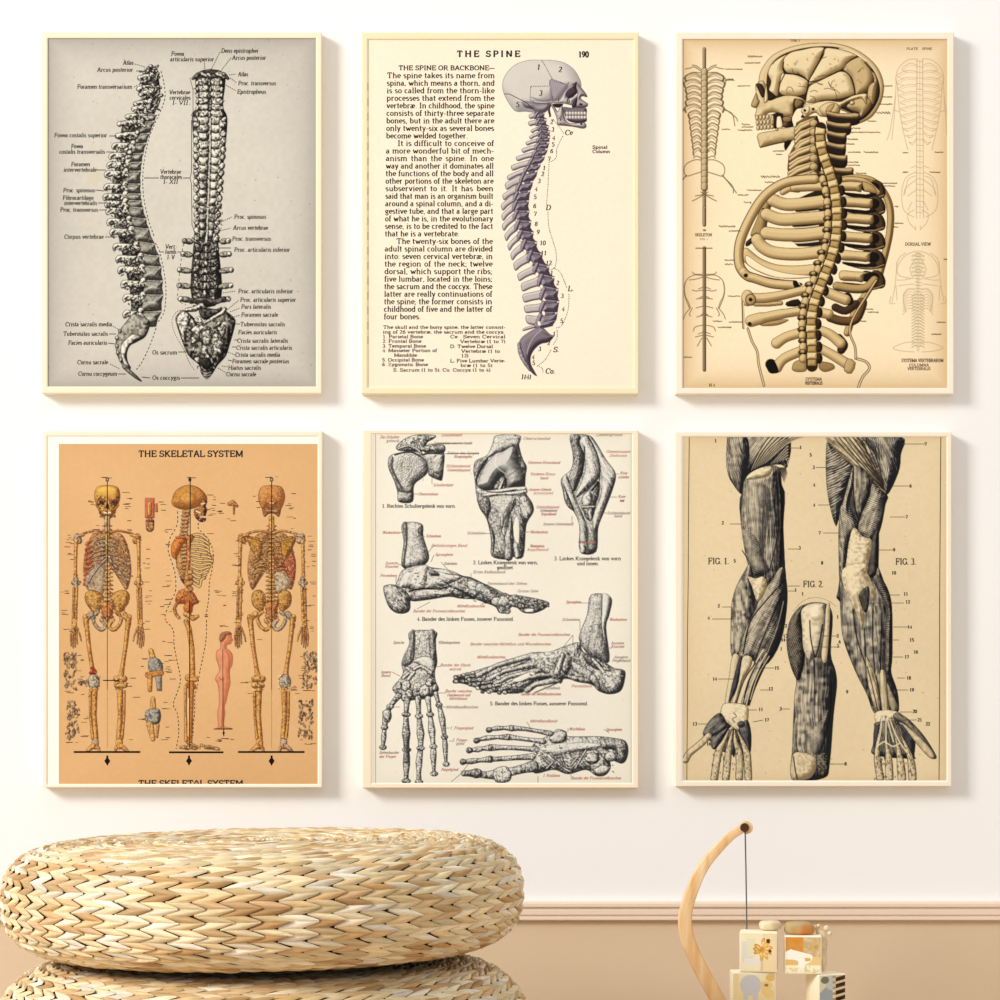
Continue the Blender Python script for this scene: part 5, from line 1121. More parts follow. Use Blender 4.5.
for a in ('64,74,535,560,10', '60,70,575,615,7', '62,72,628,632,3', '122,133,492,500,3', '88,95,498,508,4', '123,131,500,516,4', '124,136,520,540,4', '90,102,524,534,3', '140,150,543,570,5', '142,152,580,606,6', '144,150,620,632,3', '76,84,655,684,9', '80,90,690,740,6', '125,140,677,700,4', '128,136,738,742,1', '158,166,500,512,4', '164,176,528,560,5', '160,172,575,620,9', '160,178,640,700,7', '205,216,492,516,10', '208,222,510,514,4', '204,214,528,560,4', '206,226,588,606,7', '204,208,610,620,3', '218,240,502,514,3', '226,236,518,521,2', '230,242,540,580,6', '230,244,585,606,6', '232,240,616,640,4', '255,260,560,592,3', '252,260,495,513,3', '284,296,492,520,8', '286,294,528,540,4', '306,316,536,570,10', '302,316,580,606,7', '306,314,614,632,4', '240,262,680,704,6', '288,300,686,694,5', '256,262,638,640,1', '298,306,655,680,6', '296,304,724,740,4', '164,172,650,676,8', '140,148,655,684,4', '160,170,700,740,7', '138,146,716,724,3', '205,222,737,742,4', '212,234,738.5,739.5,4', '64,78,690,693,3', '62,78,742,745,3', '300,315,690,692,3', '302,316,743,745,3', '183,196,477,478,4', '100,113,477,478,4', '265,278,477,478,4', '218,228,625,627,3'):
    a = [float(v_) for v_ in a.split(',')]; rules(a[0], a[1], a[2], a[3], int(a[4]))
I.line(103, 680.4, 119, 680.4, 1, (30, 20, 14))
sh = C.build('printed_sheet', t4, .0242, M_paper, cx, cz); I.build('printed_lettering', sh, .0242, M_ink, cx, cz)
# ================================================================== print 5: joints and ligaments
t5, cx, cz = framed('framed white sheet of grey foot, hand and knee joint engravings with red captions', (362, 430.5, 638.5, 788), (373, 434, 631.5, 783), M_frame, mount=(371.5, 433.4, 632.5, 783.6))
C = Canvas(372.5, 433.5, 632, 783.5, (240, 235, 219)); I = Ink()
C.mottle(60, 3); C.mottle(3, 1.2, 9); C.edge((226, 218, 196), 8, .5); C.specks(40, (200, 190, 170), 8)
def e5(g, light=(232, 229, 218), dark=(46, 46, 46), R=4, lw=.6, bias=0, blot=(1.3, .2), stip=.34, **k):
    k.setdefault('fib', (rnd.choice((50, 70, 95, 120)), 5, .8, .3 if stip > .2 else 0.0))
    C.form(g, light, dark, R=R, lw=lw, lc=(34, 34, 34), bias=bias-.03, blot=blot, stip=stip, **k)
def pp(t, q, n=4): return ('p', sp(q(t), True, n))
def b5(pts, r, **k): k.setdefault('blot', (1.1, .28)); d_ = math.degrees(math.atan2(pts[-1][1]-pts[0][1], pts[-1][0]-pts[0][0])); k.setdefault('hatch', (d_+90, 1.8, .12)); e5(('l', pts, r), **k)
# 1 shoulder
q = Q(375, 430, 8)
e5(pp('380,210 440,170 550,180 550,300 540,390 520,405 440,370 420,330', q), bias=-.05, R=7, lw=.3); e5(pp('470,230 540,200 545,300 520,350 460,330', q), bias=.12, R=5, lw=0)
e5(pp('105,240 130,200 200,180 280,170 360,200 410,250 425,300 415,350 370,390 330,420 310,460 300,575 190,575 180,500 150,400 110,310', q), R=8, bias=.06, hatch=(-35, 2.2, .12))
e5(pp('105,240 130,205 150,230 145,300 190,400 240,470 300,440 290,500 220,500 180,480 150,400 110,310', q), bias=-.22, R=5, lw=0, alpha=.75)
e5(pp('170,130 230,75 330,38 480,42 470,70 420,100 400,150 360,180 280,170 220,170 180,160', q), bias=-.15, blot=(1.2, .6), R=4); e5(pp('420,120 550,120 552,180 460,175 400,180 380,150', q), bias=-.18, blot=(1.4, .5))
b5(S_(q('190,150 260,130 330,150 370,190')), [1.5]*13, bias=.25); b5(S_(q('160,200 230,180 300,180 360,210')), [.7]*13, light=(60, 60, 60)); b5(q('360,110 380,150 420,160'), [2, 2, 1.5], bias=.2); C.stroke(S_(q('380,200 440,185 540,190')), 1.6, (30, 30, 30))
for k in range(12): C.stroke(S_(q('%d,%d %d,%d' % (190+k*18, 210+k*2, 175+k*19, 320+k*8))), .4, (120, 118, 112), .7)
# 4 foot, inner side
q = Q(375, 520, 5.405)
e5(pp('148,20 252,20 262,90 290,180 290,215 270,240 215,265 175,270 145,245 145,190 155,120', q), R=9, bias=.12, stip=.35, fib=(90, 8, 1.2, .15)); e5(pp('148,20 175,20 175,130 165,200 160,260 145,240 145,190 158,110', q), bias=-.35, R=3, lw=0, alpha=.8)
C.stroke(S_(q('145,245 175,265 215,262 260,240 285,215')), 1.3, (40, 40, 40), .8)
e5(pp('150,270 260,240 300,255 400,270 470,300 520,310 600,350 690,400 760,405 850,420 930,440 940,460 900,490 850,505 800,500 760,470 720,470 700,500 670,500 650,470 600,450 540,430 460,425 400,415 300,430 220,440 190,440 190,480 160,505 110,500 70,460 45,375 60,352 110,350', q), R=8, bias=-.06, blot=(1.6, .45))
e5(pp('160,290 250,245 290,255 285,330 300,360 240,380 200,370 130,360', q), R=6, bias=.22, fib=(115, 9, 1, .35), lw=.3); e5(pp('290,270 400,270 470,310 400,345 330,370 270,375 280,320', q), R=6, bias=.18, fib=(15, 8, 1, .4), lw=.25)
e5(pp('290,270 330,275 350,300 300,300', q), bias=-.3, lw=0); C.stroke(S_(q('185,385 260,370 330,375 400,360')), 1.8, (30, 30, 30), .9); C.stroke(S_(q('390,350 460,380 530,420')), 2.2, (36, 36, 36), .85)
e5(pp('220,390 300,375 400,385 400,410 300,425 230,430', q), R=5, bias=.1, fib=(5, 9, 1, .4), lw=.2); e5(pp('45,375 60,352 110,352 180,400 190,480 160,505 110,500 70,460', q), R=8, bias=-.12, stip=.45, blot=(2, .35))
e5(pp('495,340 540,325 575,370 560,400 530,410', q), R=4, bias=.18); b5(q('570,370 650,425'), [5.6, 4.6], R=5, bias=-.05); b5(q('655,440 720,455 690,485'), [5, 4.5, 4], bias=.08); e5(pp('690,400 720,400 735,440 700,470 665,450', q), bias=.2)
for k in range(14): x = 720+k*15; b5(q('%d,%d %d,%d' % (x, 415+k*2+(k % 3)*12, x+16, 425+k*2+(k % 3)*10)), [2.0-.05*k, 1.8-.06*k], bias=-.12 if k % 2 else .05, blot=(1, .7))
b5(q('815,490 850,490'), [2.6, 2.4], bias=.35); b5(q('740,450 800,470'), [3.2, 2.4], bias=-.15, blot=(1, .6)); 
for k in range(70): x = rnd.uniform(170, 650); y = 300+(x-170)*.22+rnd.uniform(-25, 70); C.stroke(q('%f,%f %f,%f' % (x, y, x+rnd.uniform(5, 22), y+rnd.uniform(-6, 8))), [.45, .3], rnd.choice([(30, 30, 30), (238, 235, 224), (30, 30, 30)]), .8)
C.stroke(S_(q('380,290 480,305 600,350 700,400')), .9, (30, 30, 30), .8)
for x, y, r_ in ((700, 405, 2.4), (712, 490, 4.2), (690, 480, 3), (735, 425, 2.6), (760, 410, 2), (790, 418, 2.2), (765, 445, 2.6), (800, 440, 2.6), (830, 428, 2), (840, 455, 2.6), (868, 432, 2), (872, 462, 2.6), (900, 445, 2.2), (905, 475, 2.4), (925, 455, 2.4), (935, 465, 1.6), (870, 485, 2.2), (815, 492, 2.4), (850, 496, 2.2), (785, 470, 2.4)):
    e5(('e', 375+x/5.405, 520+y/5.405, r_, r_*.8, 20), bias=rnd.choice((-.3, -.2, .12)), R=1.6, lw=.5, light=(236, 233, 222), alpha=.8)
C.stroke(q('820,490 845,488'), 2.6, (240, 237, 226))
# 2 knee, opened
q = Q(470, 430, 7.14)
e5(pp('190,38 355,38 350,100 375,200 405,260 400,310 395,380 400,450 445,520 455,580 420,640 400,700 380,905 300,905 260,925 155,900 150,780 120,640 70,560 45,460 35,360 25,290 40,220 120,180 160,100', q), R=10, bias=-.06, stip=.45, blot=(2, .3))
e5(pp('200,40 350,40 345,110 280,130 200,165 120,200 160,120', q), bias=.18, stip=.5, R=5, lw=0); e5(pp('35,240 110,190 130,210 60,330 45,400 30,330', q), bias=-.28, R=4, lw=0, stip=.4)
e5(pp('300,115 335,150 350,230 385,320 385,390 310,415 270,400 250,340 215,345 180,400 160,430 100,430 55,400 60,360 110,250 180,170 240,150', q), R=14, bias=.13, stip=.1, blot=(3, .12), lw=.55, light=(216, 214, 206)); C.stroke(S_(q('190,175 180,250 250,310')), 1.2, (236, 233, 224), .6); e5(pp('250,310 330,280 380,330 380,385 310,410 270,390', q), R=8, bias=-.02, lw=0, alpha=.6, stip=.1)
e5(pp('165,430 190,370 235,330 262,350 265,400 300,425 220,430', q), bias=-.35, blot=(1.2, .6)); b5(q('240,350 215,420'), [1.5, 2.5], bias=.15)
b5(S_(q('60,430 100,450 200,440 300,425 390,420')), [2.3]*17, bias=.35, lw=.35); b5(S_(q('100,470 200,455 300,455 395,440')), [2.2]*13, bias=.3, lw=.35); C.stroke(S_(q('120,440 230,445 330,425')), .9, (24, 24, 24))
e5(pp('50,470 130,480 150,560 130,640 180,760 160,900 150,780 120,640 70,560', q), bias=-.28, R=6, lw=0, stip=.5); e5(pp('150,480 300,470 330,520 290,600 270,700 260,780 230,780 210,640 160,540', q), bias=.16, R=8, lw=0, stip=.5)
e5(pp('350,490 400,470 445,530 450,590 410,640 370,600', q), bias=.08, R=6, fib=(60, 6, 1, .3)); e5(pp('325,620 350,650 350,800 330,810 305,720', q), light=(240, 235, 219), dark=(232, 226, 208), bias=.3, stip=.05, lw=.3); e5(pp('205,600 235,590 245,640 235,700 210,680', q), bias=.3, R=3, lw=.3)
e5(pp('245,780 300,640 310,900 250,920', q), bias=-.1, R=4, lw=.2); C.stroke(S_(q('215,620 225,720 250,790 245,910')), 1, (50, 50, 50), .7); C.stroke(S_(q('300,620 290,760 300,900')), 1.3, (50, 50, 50), .7); b5(q('325,820 340,900'), [2.6, 3], bias=.25, stip=.35)
C.stroke(q('270,330 360,265'), .5, (40, 40, 40)); C.stroke(q('310,390 385,345'), .5, (40, 40, 40))
# 3 knee, from the side
q = Q(550, 430, 7.146)
e5(pp('145,38 275,38 330,90 400,210 460,290 470,350 440,450 390,580 345,700 330,870 215,870 210,680 160,570 110,520 90,430 80,350 150,280 165,180', q), R=8, bias=.02, stip=.3, fib=(75, 10, 1.3, .2))
e5(pp('145,38 215,38 220,100 245,180 240,270 220,340 190,420 160,440 130,360 150,290 165,200', q), bias=-.2, R=7, stip=.4, lw=.3); e5(pp('210,90 235,45 270,50 310,110 350,200 360,300 330,370 200,480 180,460 220,380 250,290 245,180', q), bias=.25, R=8, fib=(72, 9, 1.2, .25), lw=.5)
e5(pp('275,40 330,95 400,210 460,290 465,350 430,440 380,580 340,690 310,700 310,600 360,480 370,370 355,250 310,120', q), bias=.28, R=6, fib=(65, 8, 1.2, .3), lw=.5)
e5(pp('240,470 290,410 350,365 355,440 330,530 310,620 280,650 240,590', q), bias=-.28, R=5, blot=(1.4, .5)); e5(pp('230,480 280,430 300,470 290,540 240,550', q), bias=.18, R=4); b5(q('235,552 315,548'), [1.6, 1.3], bias=.3); e5(pp('270,580 300,570 300,640 280,640', q), bias=.1, R=3)
C.stroke(S_(q('300,430 345,375')), 2.2, (26, 26, 26)); C.stroke(S_(q('270,45 320,130 355,240 355,360')), .9, (30, 30, 30)); C.stroke(S_(q('245,120 245,210 225,330')), 1.3, (30, 30, 30), .9)
e5(pp('85,350 120,320 150,400 200,530 250,640 265,700 260,860 215,868 210,680 160,560 100,440', q), bias=.12, R=4, fib=(65, 8, 1, .35), lw=.5); e5(pp('90,380 110,520 160,575 170,560 120,440', q), bias=-.3, R=3, lw=0); C.stroke(S_(q('270,700 270,860')), 1.6, (60, 60, 60), .8)
# 5 foot, outer side
q = Q(445, 590, 5.348)
e5(pp('720,280 740,330 830,370 900,415 960,430 962,480 940,540 880,558 820,540 790,510 720,490 640,475 620,500 570,480 500,490 420,545 360,555 290,550 220,545 180,530 110,505 60,495 45,480 75,455 150,435 250,405 330,395 400,370 470,335 560,330 640,300', q), R=8, bias=-.06, blot=(1.5, .5))
e5(pp('782,25 888,38 880,130 862,200 880,380 820,370 760,340 718,270 725,220 760,130', q), R=9, bias=-.02, stip=.4, fib=(100, 9, 1.2, .2)); e5(pp('838,30 885,40 872,140 855,200 862,300 840,200', q), bias=.32, R=4, lw=.25, stip=.2); C.stroke(S_(q('840,30 838,140')), .9, (40, 40, 40), .8)
for y0, x0, x1, y1, r_ in ((470, 100, 470, 350, 3.2), (490, 160, 480, 395, 3.1), (510, 200, 500, 430, 3), (530, 240, 540, 450, 2.8), (545, 370, 600, 480, 3.4)):
    b5(q('%d,%d %d,%d %d,%d' % (x0+70, y0-10, (x0+x1)/2, (y0+y1)/2-8, x1, y1)), [r_*.95, r_*.8, r_], bias=.0, blot=(1.2, .3), R=3)
    C.stroke(q('%d,%d %d,%d' % (x0+110, y0+4, x1, y1+18)), 1.0, (26, 26, 26), .85)
for k in range(5):
    for j in range(4): x = 62+k*45+j*26; y = 475+k*16-j*4; b5(q('%d,%d %d,%d' % (x, y, x+20, y-2)), [2, 1.8], bias=-.12 if (j+k) % 2 else .1, blot=(1, .7))
b5(q('55,466 90,466'), [2, 1.8], light=(90, 90, 90)); b5(q('50,490 80,488'), [1.8, 1.8], light=(80, 80, 80)); b5(q('370,515 378,530'), [2.6, 2.4], bias=.3)
e5(pp('360,480 450,440 480,450 400,490', q), light=(240, 235, 219), dark=(230, 224, 206), bias=.3, stip=.1, lw=.3)
e5(pp('460,350 560,330 640,320 680,370 660,440 600,480 540,450 490,420', q), R=6, bias=.08, blot=(1.4, .5), lw=.2); b5(q('600,440 630,350'), [3.5, 3], bias=.22, R=4); e5(pp('680,380 800,450 830,520 790,500 700,440', q), bias=.18, R=5); e5(pp('740,340 820,380 850,430 800,420 750,380', q), bias=-.4, R=3, lw=0); b5(q('790,370 860,450'), [1.7, 2.2], bias=.4); e5(pp('640,455 760,470 790,500 700,490', q), bias=-.1, fib=(90, 5, 1, .5), lw=.2)
e5(pp('850,440 920,425 958,440 955,490 930,540 880,550 840,500', q), R=7, bias=.0, blot=(2, .4), stip=.4)
for k in range(90): x = rnd.uniform(440, 900); y = 350+abs(x-640)*.3+rnd.uniform(-20, 100); C.stroke(q('%f,%f %f,%f' % (x, y, x+rnd.uniform(-14, 16), y+rnd.uniform(-10, 12))), [.5, .3], rnd.choice([(28, 28, 28), (238, 235, 224), (28, 28, 28)]), .8)
for x, y, r_ in ((58, 468, 2), (80, 460, 1.8), (60, 490, 2.4), (100, 455, 2.2), (120, 450, 2.2), (95, 488, 2.6), (130, 480, 2.4), (150, 445, 2.6), (135, 505, 2.6), (165, 510, 2.4), (185, 480, 2.8), (175, 525, 2.4), (205, 520, 2.6), (200, 545, 2.2), (235, 545, 2.4), (240, 515, 2.8), (260, 530, 2.6), (290, 550, 2.4), (320, 548, 2.6), (345, 515, 3), (375, 525, 2.6), (290, 425, 2.8), (285, 470, 3)):
    e5(('e', 445+x/5.348, 590+y/5.348, r_, r_*.8, 20), bias=rnd.choice((-.2, .0, .15)), R=1.6, lw=.65, light=(232, 229, 218))
# hand
q = Q(375, 625, 6.25)
e5(pp('220,40 380,40 378,110 390,230 375,290 380,350 400,400 380,430 330,460 240,470 190,480 160,460 120,420 110,390 160,330 175,290 165,240 185,180 215,120', q), R=9, bias=.04, stip=.45, blot=(1.6, .35)); e5(pp('220,40 250,40 250,180 230,240 185,260 170,240 190,170 215,110', q), bias=-.3, R=4, lw=0, alpha=.85); e5(pp('335,40 375,40 380,200 350,210 340,120', q), bias=-.15, R=4, lw=.2)
e5(pp('235,225 300,195 360,210 375,290 340,285 280,250', q), bias=.35, R=4, fib=(30, 5, 1, .25)); b5(S_(q('180,330 230,290 290,260 350,300')), [2]*13, bias=.3); b5(q('200,270 240,300 210,340'), [2, 2.6, 2], bias=.25)
for x, y, r_ in ((195, 380, 5), (215, 430, 4), (265, 390, 4.5), (310, 410, 5.5), (340, 360, 4), (375, 390, 3), (150, 380, 3.5), (185, 455, 3.4)): e5(('e', 375+x/6.25, 625+y/6.25, r_, r_*1.15, 10), R=3, bias=.0, blot=(1.1, .6))
def fing(pts, rs, b=0):
    b5(S_(q(pts), 2), rs, bias=b, blot=(1.2, .4), R=2.6)
    for x, y in q(pts)[1::2]: e5(('e', x, y, max(rs)*1.05, 2.6, 0), bias=b-.1, blot=(1, .6), R=2)
fing('150,440 95,510 70,570 60,640 55,700 50,765', [3.2, 2.6, 2.4, 2.8, 3.6, 3, 2.4, 2.2, 2.8, 2, 1.2], -.08)
fing('200,470 195,560 195,680 198,780 197,870 195,975', [3.6, 2.6, 2.3, 3, 4.4, 3, 2.6, 3.4, 3.6, 2.4, 2.4], -.12); b5(q('195,700 198,850'), [3, 2.6], bias=-.4, alpha=.75)
fing('270,460 275,570 285,680 285,770 275,860 275,980', [3.2, 2.4, 2.2, 3, 4, 2.8, 2.4, 3, 3.4, 2.2, 2.6]); fing('330,460 345,560 355,660 365,760 365,820 370,930', [3, 2.2, 2, 2.8, 3.8, 2.5, 2.2, 3, 3.2, 2, 1.4], .03); fing('380,430 400,500 420,590 435,700 440,790 445,870', [2.6, 2, 2, 2.6, 3.4, 2.4, 2, 2.8, 2.4, 1.8, 1.2], -.03)
e5(pp('48,540 90,530 105,570 85,610 55,580', q), bias=.0, blot=(1, .5))
# foot seen from below
q = Q(455, 715, 5.65)
e5(pp('540,110 580,80 630,95 640,120 800,120 900,130 960,145 980,190 970,250 940,275 880,255 880,300 850,340 800,345 740,310 640,335 560,310 470,330 440,320 430,270 460,220 440,170 500,130', q), R=9, bias=-.03, blot=(1.6, .45))
e5(pp('480,190 560,165 700,155 820,165 800,195 650,215 560,230', q), R=5, bias=.35, fib=(-5, 10, .9, .5), lw=.2); e5(pp('830,140 950,145 975,200 960,260 930,260 900,200 830,190', q), bias=-.18, R=7, stip=.5, lw=.3); e5(('e', 455+775/5.65, 715+245/5.65, 7.5, 6, 0), bias=-.02, blot=(2, .4)); e5(('e', 455+880/5.65, 715+235/5.65, 6, 5, 0), bias=.2); e5(('e', 455+830/5.65, 715+310/5.65, 7.5, 4.6, -10), bias=.25); e5(pp('530,130 580,90 630,100 620,150 560,160', q), bias=.1, fib=(-50, 5, .9, .4))
for (a, b_) in (('190,85 240,75 320,75 400,80 540,105', 2.6), ('120,145 180,130 300,125 380,135 500,150', 2.7), ('80,200 130,195 200,185 320,185 460,195', 2.9), ('45,265 90,262 200,250 230,250 440,235', 3.0)):
    n_ = 9; b5(S_(q(a), 2), [b_*v_ for v_ in (1.1, .7, 1, .7, 1.2, .9, .8, .8, 1.1)], blot=(1.2, .45), R=2.6); x, y = q(a)[0]; e5(('e', x+1, y, 3, 2.6, 0), bias=-.3); x, y = q(a)[2]; e5(('e', x, y, 2.4, 3.2, 0), bias=-.05, blot=(1, .6))
b5(S_(q('50,330 120,330 180,340 270,330 340,315 440,290'), 2), [3, 3, 5, 3.4, 3.6, 5, 6, 4.5, 4.2, 4.6, 6], blot=(1.4, .45), R=4); b5(q('70,330 130,330'), [3, 4.5], bias=-.25, blot=(1.2, .5)); e5(pp('220,310 290,290 320,340 300,378 230,378', q), bias=.1, blot=(1.2, .5), fib=(80, 5, 1, .3))
for s_ in ('500,240 560,300', '600,230 620,290 660,300', '540,220 600,290 650,320', '700,230 660,280', '740,200 680,300', '560,260 520,300'): b5(S_(q(s_), 3), [1.3]*(3*(len(P(s_))-1)+1), bias=.25); 
for k in range(110): x = rnd.uniform(440, 900); y = rnd.uniform(170, 320); C.stroke(q('%f,%f %f,%f' % (x, y, x+rnd.uniform(-16, 18), y+rnd.uniform(-8, 8))), [.5, .3], rnd.choice([(28, 28, 28), (238, 235, 224), (28, 28, 28)]), .75)
# 6 inner margin lines, captions
I.line(375.6, 434, 375.6, 783, .5, (150, 146, 132)); I.line(631.2, 434, 631.2, 783, .5, (150, 146, 132))
RD, GK5, BL5 = (192, 122, 108), (110, 104, 98), (56, 54, 52)
def r5(t, x0, x1, y, col=RD): I.text(t, x0, y+1.3, 2.7, x1=x1, col=col, thick=13, thin=10, slant=.3)
for row in '''Das Schulter-|380|400|437
gelenk|386|399|440.8
Schulterblatt|441|462|435
Ligamentum coraco-acromiale|434|472|443
Sehne des langen|447|479|453
Bizepskopfes|454|472|456.6
Schleimbeutel|446|470|466
Gelenkkapsel|447|470|470
Schulterblatt|433|453|485
Oberarmbein|418|438|494
Wadenbein|382|400|532.5
Schienbein|426|441|536
Deltaformiges Band|431|467|545.5
Sprungbein|435|453|554.5
Kahnbein|444|457|563.5
Innerer|385|398|563
Knochel|385|398|566.5
Fersenbein|380|397|575.5
Erstes Keilbeinband|473|505|572
Seitenband der Zehen|487|527|583.5
Grosse Zehe|517|538|591
Mittelfussknochen|457|485|606
Bander der Fusswurzelknochen|413|465|611
Oberschenkel|523|550|438.5
Hinteres Kreuzband|528|560|462.5
Vorderes Kreuz-|530|556|474
band|540|548|478
Innerer Gelenk-|529|552|489.5
knorpel|533|553|493
Gelenkkapsel|536|559|507
Schleimbeutel|540|557|510.5
Kapselband|541|556|514
Inneres Seitenband|543|573|524
Wadenbein|530|548|532
Schienbein|467|485|533
Wadenbein-|530|545|546
kopfband|527|548|549.5
Wadenbein|578|595|542
Lebensgrosse|596|622|434.8
Gemeinsame|606|630|451.5
Sehnen|609|627|455.5
Knie-|620|628|473
scheibe|618|629|477
Knie-|618|626|496.5
band|620|624|500.5
Schleimbeutel|607|630|513
band|614|622|516
Sprungbein|566|581|602
Schienbein|562|580|619.5
Wadenbein|609|627|619.5
Bander der Fusswurzelknochen|518|570|634.5
Bander zwischen Mittelfuss und Wurzelknochen|470|551|644
Mittelfussknochen|477|505|657
Ausserer|611|624|643
Knochel|611|624|646.5
Ausseres|614|628|657
Fersenband|612|630|660.5
Wurfelbein|543|560|688
Fersenbein|571|592|686
Bander der Mittelfussknochen|521|561|694
Speiche|393|404|642.5
Ellenbogenbein|439|460|642.5
Bander der Hand-|440|471|665
wurzel|449|461|669
Inneres|381|391|672
Band|381|390|675.5
Bander zwischen|445|472|691
Handwurzel und|447|470|695
Mittelhand|449|467|698.5
Mittelhandknochen|446|478|707
1. Fingerglied|450|473|728
2. Finger-|452|468|740
glied|456|464|743.5
Seitenbander|379|399|752.5
der Finger|379|396|756.5
Nagelglied|441|458|769.5
Mittelhandband|530|557|721
Wurfelbein|569|585|729
Sprungbein|606|622|729.5
I. Keilbein|543|560|775.5
Bander der Fusswurzelknochen|571|621|778'''.split('\n'):
    a, x0, x1, y = row.split('|'); r5(a, float(x0), float(x1), float(y), RD if rnd.random() < .72 else (160, 138, 126))
def k5(t, x0, x1, y): I.text(t, x0, y+1.7, 3.5, x1=x1, col=BL5, thick=14, thin=10)
for row in '''1. Rechtes Schultergelenk von vorn.|382|456|506
2. Linkes Kniegelenk von vorn,|473|538|562.5
geoffnet.|497|514|567.5
3. Linkes Kniegelenk von vorn|554|621|558.5
und innen.|577|599|563.5
4. Bander des linken Fusses, innerer Fussrand.|417|514|619
5. Bander des linken Fusses, ausserer Fussrand.|490|588|703.5'''.split('\n'):
    a, x0, x1, y = row.split('|'); k5(a, float(x0), float(x1), float(y))
for s_ in '400,532.5 404,533;415,536 425,536.5;434,545 428,553;434,555 431,562;441,562 455,578;398,564 402,565;396,577 396,583;471,573 471,579;417,609 430,602;485,533.5 500,533.5;505,439 522,439;515,478 527,471;524,490 529,490;526,532 530,532;462,443 428,444;440,453.6 479,453.6;613,474 619,474;609,497 617,497;597,513 607,513;578,542 588,542;580,603 590,603;580,621 580,631;573,635 573,643;573,635 564,646;505,658 511,664;608,648 612,648;617,663 622,658;560,679 560,684;438,642 440,642;437,667 441,666;436,693 446,693;436,707 446,707;400,707 394,707;446,728 450,728;449,741 453,741;451,782 463,772;463,771 473,758;527,722 532,731;538,776 538,783;571,750 571,778;568,728 568,732;392,672 400,676;604,729 609,733;572,524 572,516;432,484 432,474;413,494 418,494'.split(';'):
    (x0, y0), (x1, y1) = P(s_); I.line(x0, y0, x1, y1, .5, (110, 100, 92))
sh = C.build('printed_sheet', t5, .0242, M_paper, cx, cz); I.build('printed_lettering', sh, .0242, M_ink, cx, cz)
# ================================================================== print 6: muscles of the arm and leg
t6, cx, cz = framed('framed tan plate of dark muscled arms reaching down with open hands', (675, 432, 951.5, 786.5), (683, 437, 946.5, 780.5), M_frame3, mount=(682, 436.4, 947.2, 781.4))
C = Canvas(682.5, 436.5, 947, 781, (229, 210, 170)); I = Ink()
C.mottle(60, 4); C.mottle(3, 2, 9); C.edge((208, 180, 132), 6, .5); C.specks(160, (150, 125, 85), 8)
def m6(g, light=(206, 194, 166), dark=(26, 26, 30), R=7, lw=.5, bias=-.05, blot=(3, .2), stip=.1, lc=(22, 20, 20), **k): C.form(g, light, dark, R=R, lw=lw, lc=lc, bias=bias-(.07 if sum(light) < 620 else 0), blot=blot, stip=stip, **k)
TN = (226, 208, 170)
def pm(t, q, n=4): return ('p', sp(q(t), True, n))
# --- left arm, shoulder mass
q = Q(715, 435, 6.06)
m6(pm('80,5 150,5 440,5 440,190 400,180 330,185 240,215 180,270 165,360 120,310 75,220 68,130 72,60', q), hatch=(-55, 1.9, .22), fib=(-52, 14, 1.6, .35), R=16, bias=.02)
m6(pm('72,40 110,5 190,5 210,120 190,230 160,350 110,300 75,220', q), hatch=(78, 1.8, .14), fib=(78, 9, 2, .3), R=9, bias=-.08, lw=0)
for k in range(16): C.stroke(S_(q('%d,%d %d,%d %d,%d' % (215+k*6, 215-k*3, 260+k*12, 110-k*4, 330+k*16, 5)), 3), [.25, .5, .6, .7, .7, .6, .5], (226, 208, 170) if k % 2 else (24, 20, 18), .7)
for k in range(14): C.stroke(q('%d,%d %d,%d' % (330+k*9, 180-k*3, 440, 60+k*9)), [.3, .7], (226, 208, 170) if k % 2 else (24, 20, 18), .75)
for k in range(5): C.stroke(q('%d,%d %d,%d' % (390+k*9, 200, 420+k*4, 285-k*12)), [.8, .3], (30, 26, 24), .8)
# base tone of the whole arm, so that the muscles close up
m6(pm('170,340 405,300 415,560 425,800 440,1000 400,1250 300,1400 200,1330 120,1250 110,1050 200,800 160,560', q), light=(120, 114, 104), dark=(20, 20, 22), R=8, bias=-.2, lw=.3)
# biceps
m6(pm('165,350 180,270 240,215 320,185 390,200 405,300 412,450 412,560 420,700 425,800 428,870 380,905 320,890 290,855 240,850 205,800 180,700 160,540 160,420', q), fib=(88, 12, 1.5, .32), hatch=(90, 2.1, .1), R=15, bias=-.05)
m6(pm('195,250 240,215 310,192 345,200 330,245 260,265 200,270', q), light=(236, 222, 184), dark=(120, 105, 76), R=5, lw=0, bias=.1, blot=(2, .3))
m6(pm('200,300 260,290 330,330 330,480 310,600 290,730 240,700 200,560 185,420', q), light=(214, 200, 168), dark=(50, 48, 48), fib=(88, 12, 1.2, .4), lw=0, R=14, bias=.02, alpha=.6, blot=(5, .3))
m6(pm('375,230 400,300 412,450 412,560 405,760 390,800 375,700 385,500 380,350', q), light=(120, 112, 98), dark=(12, 10, 12), R=5, lw=0, bias=-.25, fib=(90, 8, 1.2, .3))
C.stroke(S_(q('370,240 385,400 380,600 330,820')), .9, (16, 14, 16), .9); C.stroke(S_(q('165,700 230,800 260,860')), 1.0, (16, 14, 16), .8)
m6(pm('165,580 250,620 300,760 330,830 240,850 190,720', q), hatch=(20, 1.7, .2), R=8, lw=0, alpha=.6, bias=.02)
